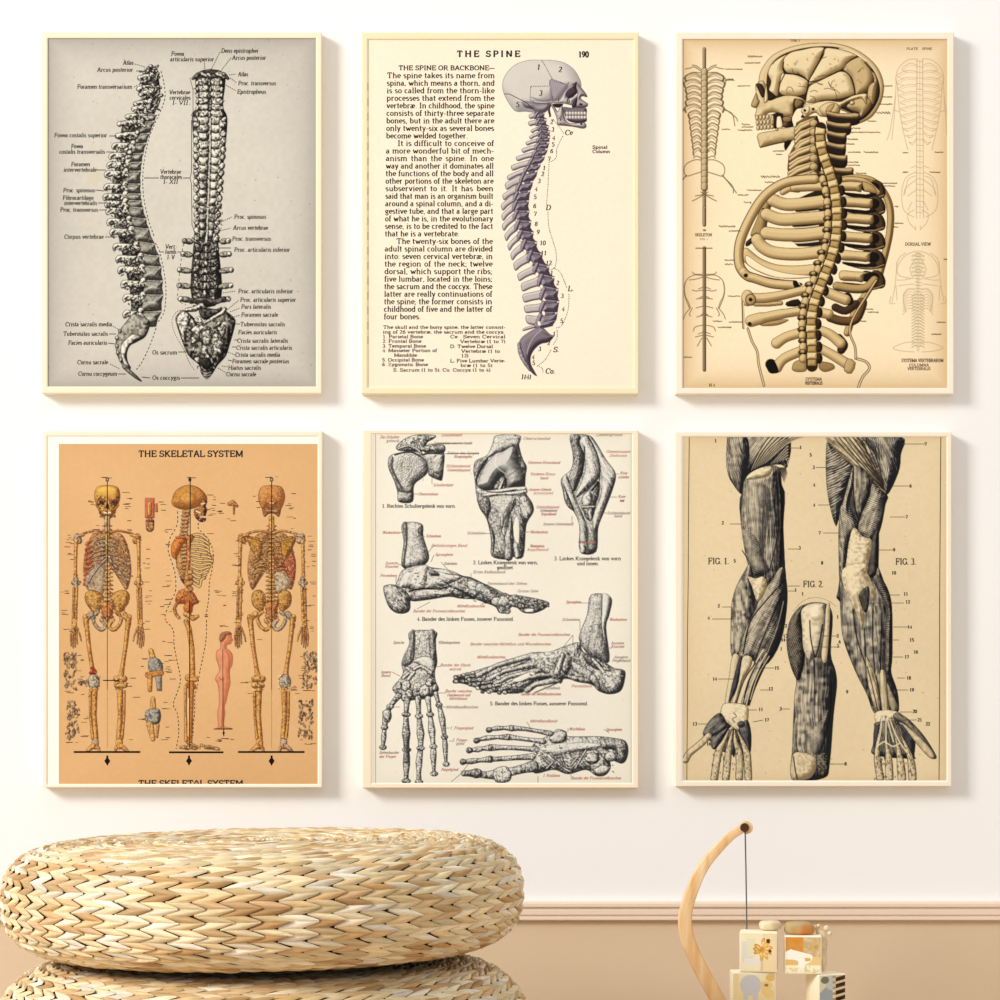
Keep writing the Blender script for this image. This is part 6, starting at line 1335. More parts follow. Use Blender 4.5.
# forearm
q2 = Q(700, 590, 5.21)
m6(pm('257,-135 275,-90 285,-20 285,60 275,180 250,300 220,350 165,345 160,200 165,70 190,-20 230,-95', q2), fib=(85, 9, 2, .4), blot=(3, .3), R=10, bias=-.02); 
m6(pm('300,70 330,10 380,-60 410,-110 440,-110 448,0 435,90 415,230 380,320 330,420 290,510 250,600 215,600 230,530 290,380 200,360 240,200 290,100', q2), fib=(-62, 12, 1.6, .3), hatch=(30, 1.7, .16), R=11, bias=-.05)
m6(pm('250,-70 290,-60 330,-70 350,-30 330,30 300,60 285,30 270,-20', q2), light=(238, 224, 186), dark=(130, 112, 80), R=7, bias=.15, lw=.2, blot=(2, .3))
C.stroke(S_(q2('440,-50 340,60 260,170 225,330')), 1.4, (16, 14, 16), .9); C.stroke(S_(q2('430,10 380,130 310,300 230,560')), 1.3, (16, 14, 16), .9); C.stroke(S_(q2('435,60 400,200 330,380')), .8, (220, 204, 168), .7)
m6(pm('170,340 205,345 200,420 160,590 130,590 150,460', q2), light=TN, dark=(130, 112, 80), R=4, bias=.2, lw=.4)
m6(pm('205,350 222,360 210,430 190,520 150,585 165,500', q2), light=(90, 88, 90), dark=(24, 24, 28), R=3, lw=.3); m6(pm('222,350 270,350 265,400 220,480 190,590 165,590 200,480', q2), light=(232, 216, 178), dark=(110, 96, 68), R=4, bias=.15, fib=(-65, 10, 1, .3))
for a, b_, c_ in (('330,310 270,420 205,590', 1.3, TN), ('310,360 250,480 225,600', .9, (24, 22, 24)), ('345,330 280,460 240,600', 1.1, TN), ('290,380 230,470 190,590', 1.0, (24, 22, 24)), ('370,330 300,470 255,600', 1.6, (24, 22, 24)), ('360,345 300,450 262,570', .8, TN)): C.stroke(S_(q2(a)), b_*1.2, c_, .9)
# wrist and hand
m6(pm('110,620 130,590 200,590 250,610 250,680 240,720 190,730 150,700 110,660', q2), light=(236, 222, 186), dark=(140, 122, 88), R=5, bias=.2, blot=(1.5, .3), lw=.5); C.stroke(S_(q2('175,640 190,660 170,670 180,690')), .8, (60, 50, 40), .8)
m6(pm('15,745 50,680 105,640 140,690 160,715 90,760 40,775', q2), fib=(-35, 8, 1.1, .35), light=(150, 144, 132), R=6); m6(pm('40,775 90,750 150,715 110,790 80,830 60,820 55,790', q2), fib=(-50, 8, 1.1, .35), light=(150, 144, 132), R=5)
m6(pm('235,680 255,690 268,760 262,850 235,800 200,730', q2), fib=(75, 8, 1.1, .35), light=(130, 126, 120), R=5); m6(('e', 700+215/5.21, 590+700/5.21, 4, 3.4, 0), light=(110, 108, 108), dark=(40, 40, 44))
m6(pm('120,770 160,725 190,730 240,800 225,850 190,800 180,870 160,850 140,850 110,840 90,850', q2), fib=(90, 7, 1.3, .5), light=(130, 124, 112), R=5, lw=.2)
for a in ('150,730 125,790 95,850 75,980', '170,730 150,830 135,980', '180,730 185,790 205,860 205,980', '195,735 225,800 245,860 252,980'):
    p_ = S_(q2(a)); m6(('l', p_, [.8+3.0*min(1, k/(len(p_)*.6)) for k in range(len(p_))]), light=TN, dark=(120, 104, 74), R=3, bias=.12, lw=.7, blot=(1.6, .35), stip=.2)
p_ = S_(q2('45,760 5,800 -55,850 -75,885')); m6(('l', p_, [3.4]*len(p_)), light=TN, dark=(120, 104, 74), R=3, bias=.15, lw=.6, blot=(1.6, .3), stip=.2)
for k in range(40): x = rnd.uniform(735, 752); y = rnd.uniform(738, 779); 
for k in range(60): x = rnd.uniform(712, 750); y = rnd.uniform(745, 779); C.stroke([(x, y), (x, y+1.5)], [.4, .3], (40, 34, 28), .7)
# --- right arm
q = Q(815, 435, 6.06)
m6(pm('240,180 430,350 428,420 400,560 386,620 386,800 420,950 430,1010 150,1010 148,880 145,500 180,330', q, 3), light=(120, 114, 104), dark=(20, 20, 22), R=8, bias=-.2, lw=.3)
m6(pm('75,30 110,5 515,5 520,120 505,230 430,370 350,300 250,190 150,490 125,550 90,430 70,300 65,150', q), hatch=(62, 2.0, .12), fib=(-28, 12, 1.5, .35), R=20, bias=0)
m6(pm('70,60 120,90 235,185 190,330 150,480 128,545 90,430 72,300', q), hatch=(-28, 2.2, .28), fib=(-28, 10, 1.3, .4), R=8, lw=0, bias=-.12)
m6(pm('300,5 515,5 520,120 505,230 430,370 400,280 380,150', q), hatch=(85, 1.8, .16), fib=(66, 12, 1.5, .3), R=12, lw=0, bias=-.1)
m6(pm('75,5 260,5 340,150 410,300 425,360 300,250 200,170 110,80', q), light=(222, 204, 164), dark=(60, 50, 38), fib=(40, 16, 1.2, .45), lw=.3, R=9, bias=.08)
for k in range(8): C.stroke(S_(q('%d,5 %d,%d 415,%d' % (110+k*28, 200+k*22, 110-k*4, 330-k*6)), 3), [.6]*7, (40, 32, 24), .75)
m6(pm('240,180 330,240 350,300 300,470 260,480 230,400 220,280', q), fib=(88, 10, 1.3, .35), R=8, bias=0, light=(190, 178, 150)); 
m6(pm('230,190 235,300 210,420 265,540 250,580 210,640 190,800 180,900 148,880 145,500 170,400 200,290', q), hatch=(30, 1.8, .18), fib=(80, 9, 1.4, .3), R=7, bias=-.05)
m6(pm('350,290 425,360 428,400 400,560 340,650 270,610 260,560 290,450 330,370', q), hatch=(20, 1.8, .2), fib=(-68, 9, 1.4, .25), R=9, bias=0)
C.stroke(S_(q('330,270 320,380 270,500 255,570')), 1.4, (16, 14, 16), .95); C.stroke(S_(q('232,300 240,420 265,520')), 1.2, (16, 14, 16), .9)
m6(pm('340,640 385,580 385,800 380,850 320,860 330,760', q), light=(120, 114, 102), dark=(16, 14, 16), R=5, bias=-.15)
m6(pm('235,560 290,615 345,640 330,760 302,860 330,930 370,1010 170,1010 165,930 190,760 205,650', q), light=(238, 222, 184), dark=(130, 112, 82), R=8, lw=.25, bias=.12, blot=(2, .4), stip=.2)
q2 = Q(830, 590, 5.21)
m6(pm('50,-60 56,-100 90,-50 160,-10 230,-60 250,-120 290,-20 320,70 325,180 325,350 320,430 350,520 360,600 350,640 290,640 230,640 190,540 130,420 70,260 55,130', q2), fib=(86, 13, 1.6, .3), blot=(4, .3), R=14, bias=-.06)
m6(pm('245,-80 290,-30 320,60 325,200 320,400 290,420 290,200 300,100 260,20 225,-50', q2), hatch=(10, 1.8, .25), light=(170, 160, 140), dark=(16, 16, 18), R=7, lw=.3, bias=-.1)
m6(pm('60,-90 100,-130 180,-140 200,-120 195,-90 210,-60 240,20 230,50 190,30 180,100 170,200 150,160 120,80 80,10', q2), light=(238, 222, 184), dark=(130, 112, 82), R=12, lw=.25, bias=.15, blot=(2.5, .3), fib=(75, 10, 1.5, .15))
m6(pm('150,30 200,-20 205,60 185,120', q2), light=(110, 104, 92), dark=(20, 18, 20), R=3, fib=(80, 6, 1, .4)); 
for a in ('225,70 222,250 235,430', '180,200 185,330 200,430', '270,120 265,300 262,430', '120,100 140,250 190,400'): C.stroke(S_(q2(a)), 1.2, (16, 14, 16), .85)
m6(pm('185,350 210,380 250,480 262,640 240,640 200,500', q2), light=TN, dark=(90, 78, 56), R=4, bias=.12, fib=(75, 10, 1, .45)); m6(pm('262,420 290,430 300,540 310,640 270,640 260,520', q2), light=TN, dark=(100, 88, 64), R=4, bias=.15, fib=(88, 10, 1, .4)); m6(pm('300,470 340,560 355,610 330,640 310,600 300,540', q2), light=(190, 176, 144), dark=(80, 72, 60), R=4, bias=.05, lw=.2)
C.stroke(S_(q2('295,470 320,520 355,600')), 1.4, (20, 18, 20), .8); C.stroke(S_(q2('240,450 262,560 270,640')), 1, (20, 18, 20), .8); C.stroke(S_(q2('195,400 230,540 250,640')), 1, (20, 18, 20), .8)
# hand
m6(pm('235,640 300,625 365,640 380,670 340,690 250,700', q2), light=(236, 222, 186), dark=(150, 132, 98), R=5, bias=.2, blot=(1.5, .25), lw=.3)
m6(pm('240,690 340,680 370,700 440,760 440,860 430,880 230,860 225,800 230,720', q2), light=(150, 142, 124), dark=(26, 26, 28), fib=(80, 8, 1.2, .4), R=6)
m6(pm('370,700 440,760 440,800 430,860 390,790', q2), light=(90, 88, 90), dark=(28, 28, 34), R=6, fib=(60, 7, 1, .3)); m6(pm('230,730 260,700 260,790 240,830 228,800', q2), light=(90, 88, 90), dark=(28, 28, 34), R=4)
p_ = S_(q2('350,660 400,690 470,760 520,830 545,870')); m6(('l', p_, [4.2-.13*k for k in range(len(p_))]), light=(170, 158, 130), dark=(50, 44, 38), R=4, fib=(50, 8, 1, .4)); m6(pm('370,690 440,740 520,820 545,870 520,875 450,800', q2), light=TN, dark=(110, 96, 70), R=3, bias=.15, lw=.4)
for a, w_ in (('270,660 255,760 245,860 262,980', 3), ('290,660 292,780 305,870 310,980', 3.2), ('310,670 345,780 365,880 375,980', 3.4), ('320,665 380,780 420,880 430,980', 3.3)):
    p_ = S_(q2(a)); m6(('l', p_, [.8+w_*max(0, min(1, (k-3)/(len(p_)*.5))) for k in range(len(p_))]), light=TN, dark=(120, 104, 74), R=3, bias=.1, lw=.6, blot=(1.6, .35), stip=.2)
for a in ('245,815 280,790 300,800 330,815 360,800', '270,660 260,760 245,820', '292,670 292,800', '312,675 350,770 410,860', '300,680 330,790'): C.stroke(S_(q2(a)), 1.3, (232, 216, 180), .95)
for k in range(80): x = rnd.uniform(874, 914); y = rnd.uniform(752, 779); C.stroke([(x, y), (x, y+1.6)], [.45, .3], (40, 34, 28), .7)
# --- leg in the middle
q = Q(780, 590, 5.21)
m6(pm('40,300 45,180 90,100 150,68 210,65 250,80 275,140 265,330 290,420 297,500 280,650 260,900 230,980 70,980 65,800 75,560 85,470 60,400', q), fib=(90, 14, 1.3, .38), blot=(4, .3), R=16, bias=-.08)
m6(pm('35,290 45,180 90,100 130,80 110,150 125,250 130,350 100,470 60,410', q), light=(150, 140, 120), dark=(14, 12, 14), hatch=(-60, 1.7, .3), R=7, bias=-.15, stip=.3)
m6(pm('110,110 150,75 215,68 235,90 240,200 215,340 180,350 150,370 120,300 115,200', q), light=(236, 222, 186), dark=(80, 74, 64), R=9, bias=.15, lw=.4, blot=(3, .2)); m6(('e', 780+190/5.21, 590+120/5.21, 7, 8, 10), light=(244, 232, 200), dark=(180, 164, 128), lw=0, R=6, bias=.2)
C.stroke(S_(q('155,160 160,250 180,350')), 1.2, (24, 20, 20), .9); C.stroke(S_(q('222,180 205,280 185,350')), 1.4, (20, 18, 18), .9); m6(pm('250,70 262,100 245,360 215,350 232,200 238,100', q), light=TN, dark=(150, 132, 98), lw=.3, R=3, bias=.2)
C.stroke(S_(q('180,370 182,480 180,600')), .8, (14, 12, 14), .8); m6(pm('150,760 200,700 255,620 240,760 210,850 170,850', q), hatch=(-30, 1.9, .2), lw=0, R=8, alpha=.6, bias=-.05); C.stroke(S_(q('265,470 262,640 215,830')), 1.2, (12, 10, 12), .9)
m6(pm('65,860 120,845 185,870 190,930 150,985 60,985', q), light=TN, dark=(130, 112, 80), R=8, bias=.12, blot=(2, .3)); m6(pm('190,870 240,850 255,930 230,975 200,960', q), light=(130, 122, 104), dark=(22, 20, 20), R=4, blot=(1.4, .5)); C.stroke(S_(q('70,870 80,940 90,985')), 1.2, (20, 18, 18), .8)
I.path(S_(q('70,110 110,65 160,42 210,42 260,60 290,85')), .5, (90, 76, 56), 1.8)
# rules and numerals
K6 = (40, 34, 28)
I.path([(689.3, 437.4), (688.6, 500), (688.2, 580), (687.4, 640), (687.4, 700), (686.8, 780)], .75, (96, 78, 54)); I.path([(940.8, 437.4), (940.2, 520), (939.6, 600), (939.6, 700), (939, 780)], .8, (80, 66, 46))
def fg(t, x0, x1, y): I.text(t, x0, y+3, 6, x1=x1, col=(104, 88, 64), thick=14, thin=9)
fg('FIG. 1.', 708, 729, 561); fg('FIG. 2.', 803, 823.5, 584); fg('FIG. 3.', 895.5, 916, 561.5)
for r in '1,716,441;1,801,447.5;5,811,455;3,814,467.5;4,814.5,485;4,814.5,505;2,723,523;3,800,548;5,735,561;7,820,533;8,822.5,563;1,796,590;1,803,594;2,719,606;4,709,618;12,784,626;13,784.5,636;11,782.5,640;1,781.5,649;15,776,668;14,714,679;12,770,689;11,760,709.5;17,766,720;13,694,724;16,708,744;2,781,709;7,926,444;6,911,486;7,907,517;9,894.5,550;10,893,573;11,905,594;12,907,602;14,909,627;15,911,640;16,915,652;17,906,657;18,908,678;19,911,690;20,914,711.5;21,919,720;22,927,724;9,847.5,692;8,846,764;2,838,636;3,838,646;6,840,642;1,838,617'.split(';'):
    a, x, y = r.split(','); I.text(a, float(x)-1.5, float(y)+1.4, 3.1, col=K6, thick=19, thin=13)
for s_ in '788,448 800,448;816,467.5 830,467.5;818,505 830,505;788,549 799,549;786,586 800,586;788,591 796,591;722,607 732,607;712,619 732,619;781,626 772,626;756,668 774,668;718,679 736,679;760,690 769,690;748,710 757,710;753,722 763,720;698,724 708,724;878,550 893,550;886,595 900,595;867,603 904,603;893,627 908,627;893,640 899,640;893,657 903,657;897,678 905,678;897,690 908,690;900,712 912,712;897,720 917,720;829,764 845,764;821,636 838,636;812,647 840,647;782,640 792,640;781,709 790,709;730,524 742,524;902,444 925,444;893,486 910,486;890,517 905,517;823,533 839,533'.split(';'):
    (x0, y0), (x1, y1) = P(s_); I.line(x0, y0, x1, y1, .6, (70, 60, 46))
sh = C.build('printed_sheet', t6, .0242, M_paper, cx, cz); I.build('printed_lettering', sh, .0242, M_ink, cx, cz)
# ------------------------------------------------------------------ woven poufs
M_straw = vcmat('woven_straw', .55, grain=.22, bump=.5, spec=.35, gscale=70, stretch=(1, 1, 8))
M_core = mat('pouf_core', (92, 60, 34), .9, noise=(40, (60, 38, 22), (1, 1, 1), .3, .7))

def pouf_profile(R, H, flat, n=200):
    """outline from the middle of the top to the middle of the underside, as (r, z); evenly spaced by arc"""
    pts = []
    for i in range(401):
        a = math.pi/2-math.pi*i/400
        c, s_ = math.cos(a), math.sin(a)
        e = .80 if s_ > 0 else .84
        r = (R-flat)+flat*abs(c)**e; z = H/2+(H/2)*math.copysign(abs(s_)**e, s_)
        pts.append((r, z))
    pts = [(r_, H) for r_ in [(R-flat)*k/60 for k in range(60)]]+pts+[(r_, 0) for r_ in [(R-flat)*(1-k/30) for k in range(31)]]
    d = [0]
    for a, b in zip(pts, pts[1:]): d.append(d[-1]+math.hypot(b[0]-a[0], b[1]-a[1]))
    return pts, d

def prof_at(pts, d, s_):
    s_ = min(max(s_, 0), d[-1]-1e-6)
    lo, hi = 0, len(d)-1
    while hi-lo > 1:
        m_ = (lo+hi)//2
        if d[m_] <= s_: lo = m_
        else: hi = m_
    u = (s_-d[lo])/((d[hi]-d[lo]) or 1); a, b = pts[lo], pts[hi]
    L = math.hypot(b[0]-a[0], b[1]-a[1]) or 1
    return a[0]+(b[0]-a[0])*u, a[1]+(b[1]-a[1])*u, -(a[1]-b[1])/L*-1, (b[0]-a[0])/L

def pouf(R, H, flat, loc, rot, label, rows_pitch, ncol, seed):
    t = empty('woven_pouf', loc, label, 'pouf', None); t.rotation_euler = rot
    pts, d = pouf_profile(R, H, flat)
    S_end = d[-1]-(R-flat)*.9; S0 = .03
    rows = int((S_end-S0)/rows_pitch); rr = random.Random(seed)
    V, F, Cc = [], [], []
    base = [(236, 213, 168), (241, 222, 182), (226, 196, 144), (246, 231, 198), (212, 176, 122), (238, 216, 172), (231, 205, 156), (240, 219, 178), (196, 154, 100), (222, 184, 136), (244, 232, 208)]
    NU, NV = 6, 4
    for j in range(rows):
        s0 = S0+j*rows_pitch
        r_mid = prof_at(pts, d, s0)[0]
        nc = ncol
        while nc > 10 and 2*math.pi*r_mid/nc < .019: nc //= 2
        up = (j % 2 == 0)
        for i in range(nc):
            da = 2*math.pi/nc; a0 = i*da
            c = rr.choice(base); g = rr.uniform(.9, 1.06); k0 = len(V)
            lift = rr.uniform(.85, 1.25); jit = rr.uniform(-.07, .07); sk = rr.uniform(.46, .62)
            for u in range(NU+1):
                tu = u/NU
                # a leaf-shaped strand: tapered, leaning towards the neighbouring row so that pairs make arrowheads
                w = .60*min(1, (tu+.05)/.30)**.6*min(1, (1.04-tu)/.48)**.75+.02
                ang = a0+da*(-.20+1.42*tu+jit)
                lean = (tu-.5)*sk*2*(1 if up else -1)
                for v in range(NV+1):
                    tv = v/NV*2-1
                    s_ = s0+rows_pitch*(.5+lean*.9+tv*w)
                    pr, pz, _, _ = prof_at(pts, d, s_)
                    q0 = prof_at(pts, d, s_-.002); q1 = prof_at(pts, d, s_+.002)
                    tx_, tz_ = q1[0]-q0[0], q1[1]-q0[1]; L = math.hypot(tx_, tz_) or 1; nx_, nz_ = -tz_/L, tx_/L     # outward
                    if pz > H*.5 and nz_ < 0: nx_, nz_ = -nx_, -nz_
                    if nx_ < 0 and pr > R-flat+.001: nx_, nz_ = -nx_, -nz_
                    bul = .0040*lift*(1-abs(tv)**1.6)*min(1, (1.05-tu)/.4)**.5+.0040*tu-.0016
                    x, z = pr+nx_*bul, pz+nz_*bul
                    V.append((x*math.cos(ang), x*math.sin(ang), z))
                    sh_ = 1
                    Cc.append(tuple(q_*g*sh_ for q_ in c))
            for u in range(NU):
                for v in range(NV):
                    a = k0+u*(NV+1)+v; F.append((a, a+1, a+NV+2, a+NV+1))
    obj('woven_cover', V, F, M_straw, t, cols=Cc, smooth=True)
    # the dark core seen between the strands
    V, F = [], []; NS = 96; prof = [prof_at(pts, d, s_*d[-1]/79)[:2] for s_ in range(80)]
    for (r_, z_) in prof:
        for k in range(NS): a = 2*math.pi*k/NS; rr_ = max(r_-.0015, .0005); V.append((rr_*math.cos(a), rr_*math.sin(a), z_-.0015 if z_ > H/2 else z_+.0015))
    for i in range(79):
        for k in range(NS): F.append((i*NS+k, (i+1)*NS+k, (i+1)*NS+(k+1) % NS, i*NS+(k+1) % NS))
    obj('core', V, F, M_core, t, smooth=True)
    # plaited centre rosette
    V, F, Cc = [], [], []
    for q_ in range(3):
        rad = .010*(q_+1)-.004; n_ = 10+q_*8
        for k in range(n_):
            a = 2*math.pi*k/n_; b = len(V); c = rr.choice(base); L = 2*math.pi*rad/n_*.6
            for (du, dv, dz) in ((-1, 0, 0), (0, -.6, .001), (1, 0, 0), (0, .6, .001), (0, 0, .003)):
                V.append((rad*math.cos(a)-du*L*math.sin(a)+dv*.006*math.cos(a), rad*math.sin(a)+du*L*math.cos(a)+dv*.006*math.sin(a), H+.0045+dz)); Cc.append(c)
            F += [(b, b+1, b+4), (b+1, b+2, b+4), (b+2, b+3, b+4), (b+3, b, b+4)]
    obj('centre_rosette', V, F, M_straw, t, cols=Cc)
    return t
PY = -.70                                     # how far in front of the wall the poufs stand (centre)
k_ = (DIST+PY)/DIST*U
H2, H1 = .30, .143
zt = EYE-(973-HZ)*(DIST+PY-.1)/DIST*U         # level where the two meet
PX = (264.5-500)*k_
H2 = zt+.003
low = pouf(.372, H2, .115, ((264-500)*k_, PY, 0), (0, 0, .3), 'lower woven straw pouf, mostly out of view beneath the other one', .0088, 64, 5)
top = pouf(.352, H1, .092, (PX, PY, H2+.021), (0, math.radians(-.9), 0), 'round flat woven straw pouf, the upper one of the stack', .0086, 62, 9)
for o in (low, top): o['group'] = 'woven poufs stacked on the floor'

# ------------------------------------------------------------------ curved wooden stand with a cord
SY = -.27
def sx(p): return (p-500)*U*(DIST+SY)/DIST
def sz(p): return EYE+(HZ-p)*U*(DIST+SY)/DIST
M_wood = mat('pale_pine', (248, 219, 174), .5, noise=(22, (231, 180, 118), (3, 3, .35), .38, .66), bump=(90, .08), spec=.4)
M_peg = mat('walnut_peg', (84, 52, 30), .5, noise=(60, (60, 36, 20), (1, 1, 1), .3, .7))
M_cord = mat('grey_cord', (96, 94, 92), .6)
def to_m(V, x0, y0, z0): return [(x-x0, y-y0, z-z0) for x, y, z in V]
bz = .006
st_ = empty('wooden_arch_stand', (sx(715), SY, bz+.17), 'curved pale wooden stand with a dark peg on top and a thin grey cord', 'stand'); st_.location = (sx(740), SY, 0)
cl = sp([(744, 827.5), (731, 836), (716, 851), (703, 867), (693, 888), (686.5, 908), (685, 922), (688, 940), (697, 962), (709, 984), (720, 1004), (734, 1030), (752, 1062), (770, 1089)], False, 6)
W = [3.9, 4.0, 4.6, 5.4, 6.0, 6.6, 7.0, 7.2, 7.4, 7.6, 7.6, 7.6, 7.8, 8.5]
n = len(cl); V, F = [], []; NR = 12
for i, (px, py) in enumerate(cl):
    a = cl[max(i-1, 0)]; b = cl[min(i+1, n-1)]; dx, dy = b[0]-a[0], b[1]-a[1]; L = math.hypot(dx, dy)
    nx_, ny_ = -dy/L, dx/L; f_ = i/(n-1)*(len(W)-1); w = W[int(f_)]+(W[min(int(f_)+1, len(W)-1)]-W[int(f_)])*(f_-int(f_)); hd = .011
    for k in range(NR):
        t_ = 2*math.pi*k/NR; cc, ss = math.cos(t_), math.sin(t_); e = .35
        u = math.copysign(abs(cc)**e, cc)*w; v = math.copysign(abs(ss)**e, ss)*hd
        V.append((sx(px+nx_*u), SY+v, sz(py+ny_*u)))
for i in range(n-1):
    for k in range(NR): F.append((i*NR+k, i*NR+(k+1) % NR, (i+1)*NR+(k+1) % NR, (i+1)*NR+k))
F += [tuple(range(NR)), tuple(range((n-1)*NR, n*NR))[::-1]]
lx, ly, lz = st_.location
obj('curved_arm', to_m(V, lx, ly, lz), F, M_wood, st_, smooth=False)
def cyl(cx_, cz_, y0, y1, r, n=24):
    V = [(cx_+r*math.cos(2*math.pi*k/n), y, cz_+r*math.sin(2*math.pi*k/n)) for y in (y0, y1) for k in range(n)]
    F = [(k, (k+1) % n, n+(k+1) % n, n+k) for k in range(n)]+[tuple(range(n))[::-1], tuple(range(n, 2*n))]
    return V, F
V, F = cyl(sx(746.2), sz(827.3), SY-.0125, SY+.0115, .0094, 28); bevel(obj('round_end', to_m(V, lx, ly, lz), F, M_wood, st_), .0012)
V, F = cyl(sx(743.8), sz(827), SY-.0155, SY-.0125, .0067); bevel(obj('peg', to_m(V, lx, ly, lz), F, M_peg, st_), .0008)
zc = sz(946)
V, F = [], []; 
for z_, x_ in ((sz(829), sx(744.4)), (sz(870), sx(745.2)), (sz(910), sx(745.8)), (zc, sx(746.2))):
    for k in range(8): V.append((x_+.00105*math.cos(math.pi*k/4), SY-.0142+.00105*math.sin(math.pi*k/4), z_))
for i in range(3):
    for k in range(8): F.append((i*8+k, i*8+(k+1) % 8, (i+1)*8+(k+1) % 8, (i+1)*8+k))
F += [tuple(range(8)), tuple(range(24, 32))[::-1]]
obj('cord', to_m(V, lx, ly, lz), F, M_cord, st_, smooth=True)
v, f = box(sx(742), sx(805), SY-.033, SY+.06, 0, .018); bevel(obj('base', to_m(v, lx, ly, lz), f, M_wood, st_), .003)

# ------------------------------------------------------------------ small picture cubes and pebbles on a low shelf board
CY = -.36
def cx2(p, y=CY): return (p-500)*U*(DIST+y)/DIST
def cz2(p, y=CY): return EYE+(HZ-p)*U*(DIST+y)/DIST
M_cream = mat('cream_card', (255, 247, 222), .7, noise=(30, (250, 238, 204), (1, 1, 1), .3, .7), bump=(300, .05))
M_shelf = mat('shelf_board', (226, 196, 150), .5, noise=(12, (208, 172, 122), (.3, 3, 1), .3, .7))
M_cardink = vcmat('card_picture', .7)
ZB = cz2(1013)          # top of the shelf
sh_ = empty('low_side_table', (cx2(790), CY+.03, 0), 'low wooden side table under the picture cubes, just out of view', 'table')
v, f = box(-.11, .13, -.085, .022, ZB-.018, ZB); bevel(obj('table_top', v, f, M_shelf, sh_), .003)
for lx_, ly_ in ((-.098, -.073), (.108, -.073), (.108, .003), (-.098, .003)):
    v, f = box(lx_, lx_+.014, ly_, ly_+.014, 0, ZB-.018); obj('leg', v, f, M_shelf, sh_)

def cube(name, x0, x1, y_top, y_bot, yf, rz, label, paint, depth=None, zb=None, group='small picture cubes stacked on the low table'):
    w = cx2(x1, yf)-cx2(x0, yf); zt_ = cz2(y_top, yf); zb_ = cz2(y_bot, yf) if zb is None else zb; h = zt_-zb_; dp = depth or w
    t = empty(name, (cx2(x0, yf), yf, zb_), label, 'picture cube', group); t.rotation_euler = (0, 0, rz)
    v, f = box(0, w, 0, dp, 0, h); bevel(obj('box', v, f, M_cream, t), .0012)
    # the printed face: cells of a small picture, lying on the card
    n_ = int(w/.00055); m_ = int(h/.00055); Vp = []; Cp = []
    for j in range(m_+1):
        for i in range(n_+1):
            a, b = i/n_, j/m_; Vp.append((w*(.03+.94*a), -.00035, h*(.03+.94*(1-b)))); Cp.append(paint(a, b))
    Fp = [(j*(n_+1)+i, (j+1)*(n_+1)+i, (j+1)*(n_+1)+i+1, j*(n_+1)+i+1) for j in range(m_) for i in range(n_)]
    obj('printed_face', Vp, Fp, M_cardink, t, cols=Cp)
    return t
def mixc(a, b, t_): t_ = max(0, min(1, t_)); return tuple(a[k]*(1-t_)+b[k]*t_ for k in range(3))
def vns(x, y, s_=0): return float(vn(np.array([x]), np.array([y]), s_)[0])
def ell(a, b, cx_, cy_, rx, ry): return 1-math.hypot((a-cx_)/rx, (b-cy_)/ry)
def paint_shell(a, b):
    c = (247, 234, 196)
    if a > .62: c = (243, 220, 172)
    if .04 < a < .38 and .22 < b < .76: c = (226, 222, 212)
    if .17 < a < .42 and .14 < b < .62: c = (236, 228, 190)
    if .1 < a < .58 and .66 < b < .84: c = (238, 232, 220)
    if .56 < a < .64 and b > .55: c = (222, 204, 156)
    for k in range(6):
        an = math.radians(-75+k*34); dx, dy = a-.60, b-.42; u = dx*math.cos(an)+dy*math.sin(an); v = -dx*math.sin(an)+dy*math.cos(an)
        if k in (0, 1, 2) : u = -u if k == 9 else u
        q_ = math.hypot((u-.15)/.16, (v-.02*math.sin(u*20))/.055)
        if q_ < 1: c = mixc((246, 212, 134), (206, 142, 56), (q_-.35)*1.5+(vns(a*20, b*20, 4)-.5)*.6)
    for k in range(3):
        an = math.radians(150+k*32); dx, dy = a-.58, b-.42; u = dx*math.cos(an)+dy*math.sin(an); v = -dx*math.sin(an)+dy*math.cos(an)
        q_ = math.hypot((u-.10)/.13, v/.06)
        if q_ < 1: c = mixc((240, 198, 112), (196, 130, 50), (q_-.3)*1.5)
    if math.hypot((a-.78)/.06, (b-.20)/.06) < 1 or math.hypot((a-.83)/.045, (b-.47)/.045) < 1: c = (88, 58, 30)
    return c
def paint_beach(a, b):
    c = (238, 206, 142)
    if b < .45: c = mixc((214, 158, 82), (226, 140, 40), vns(a*9, b*9, 6)*1.4)
    if a > .5 and b < .55: c = mixc((226, 206, 168), (208, 176, 118), vns(a*12, b*12, 7)*1.5)
    if math.hypot((a-.86)/.05, (b-.27)/.05) < 1: c = (206, 160, 44)
    if b > .30+.25*a and ell(a, b, .35, .55, .42, .24) > 0: c = (254, 250, 236)
    if ell(a, b, .1, .72, .3, .1) > 0: c = (232, 190, 120)
    if ell(a, b, .62, .62, .1, .05) > 0: c = (222, 186, 90)
    if b > .78: c = mixc((252, 244, 208), (226, 206, 150), (vns(a*16, b*16, 8)-.5)*2.4)
    if .36 < a < .55 and .6 < b < .85: c = (255, 252, 240)
    return c
def paint_mush(a, b):
    c = mixc((246, 232, 190), (230, 208, 152), b)
    if a < .13: c = (240, 218, 160)
    if ell(a, b, .42, .30, .26, .27) > 0 or (.24 < a < .36 and .3 < b < .85) or (.47 < a < .6 and .3 < b < .85): c = (206, 203, 202)
    if ell(a, b, .80, .30, .15, .11) > 0 or ell(a, b, .86, .52, .13, .12) > 0 or ell(a, b, .74, .46, .07, .10) > 0: c = (238, 206, 136)
    if ell(a, b, .80, .30, .05, .04) > 0: c = (160, 122, 70)
    if ell(a, b, .9, .1, .12, .1) > 0: c = (226, 192, 112)
    return c
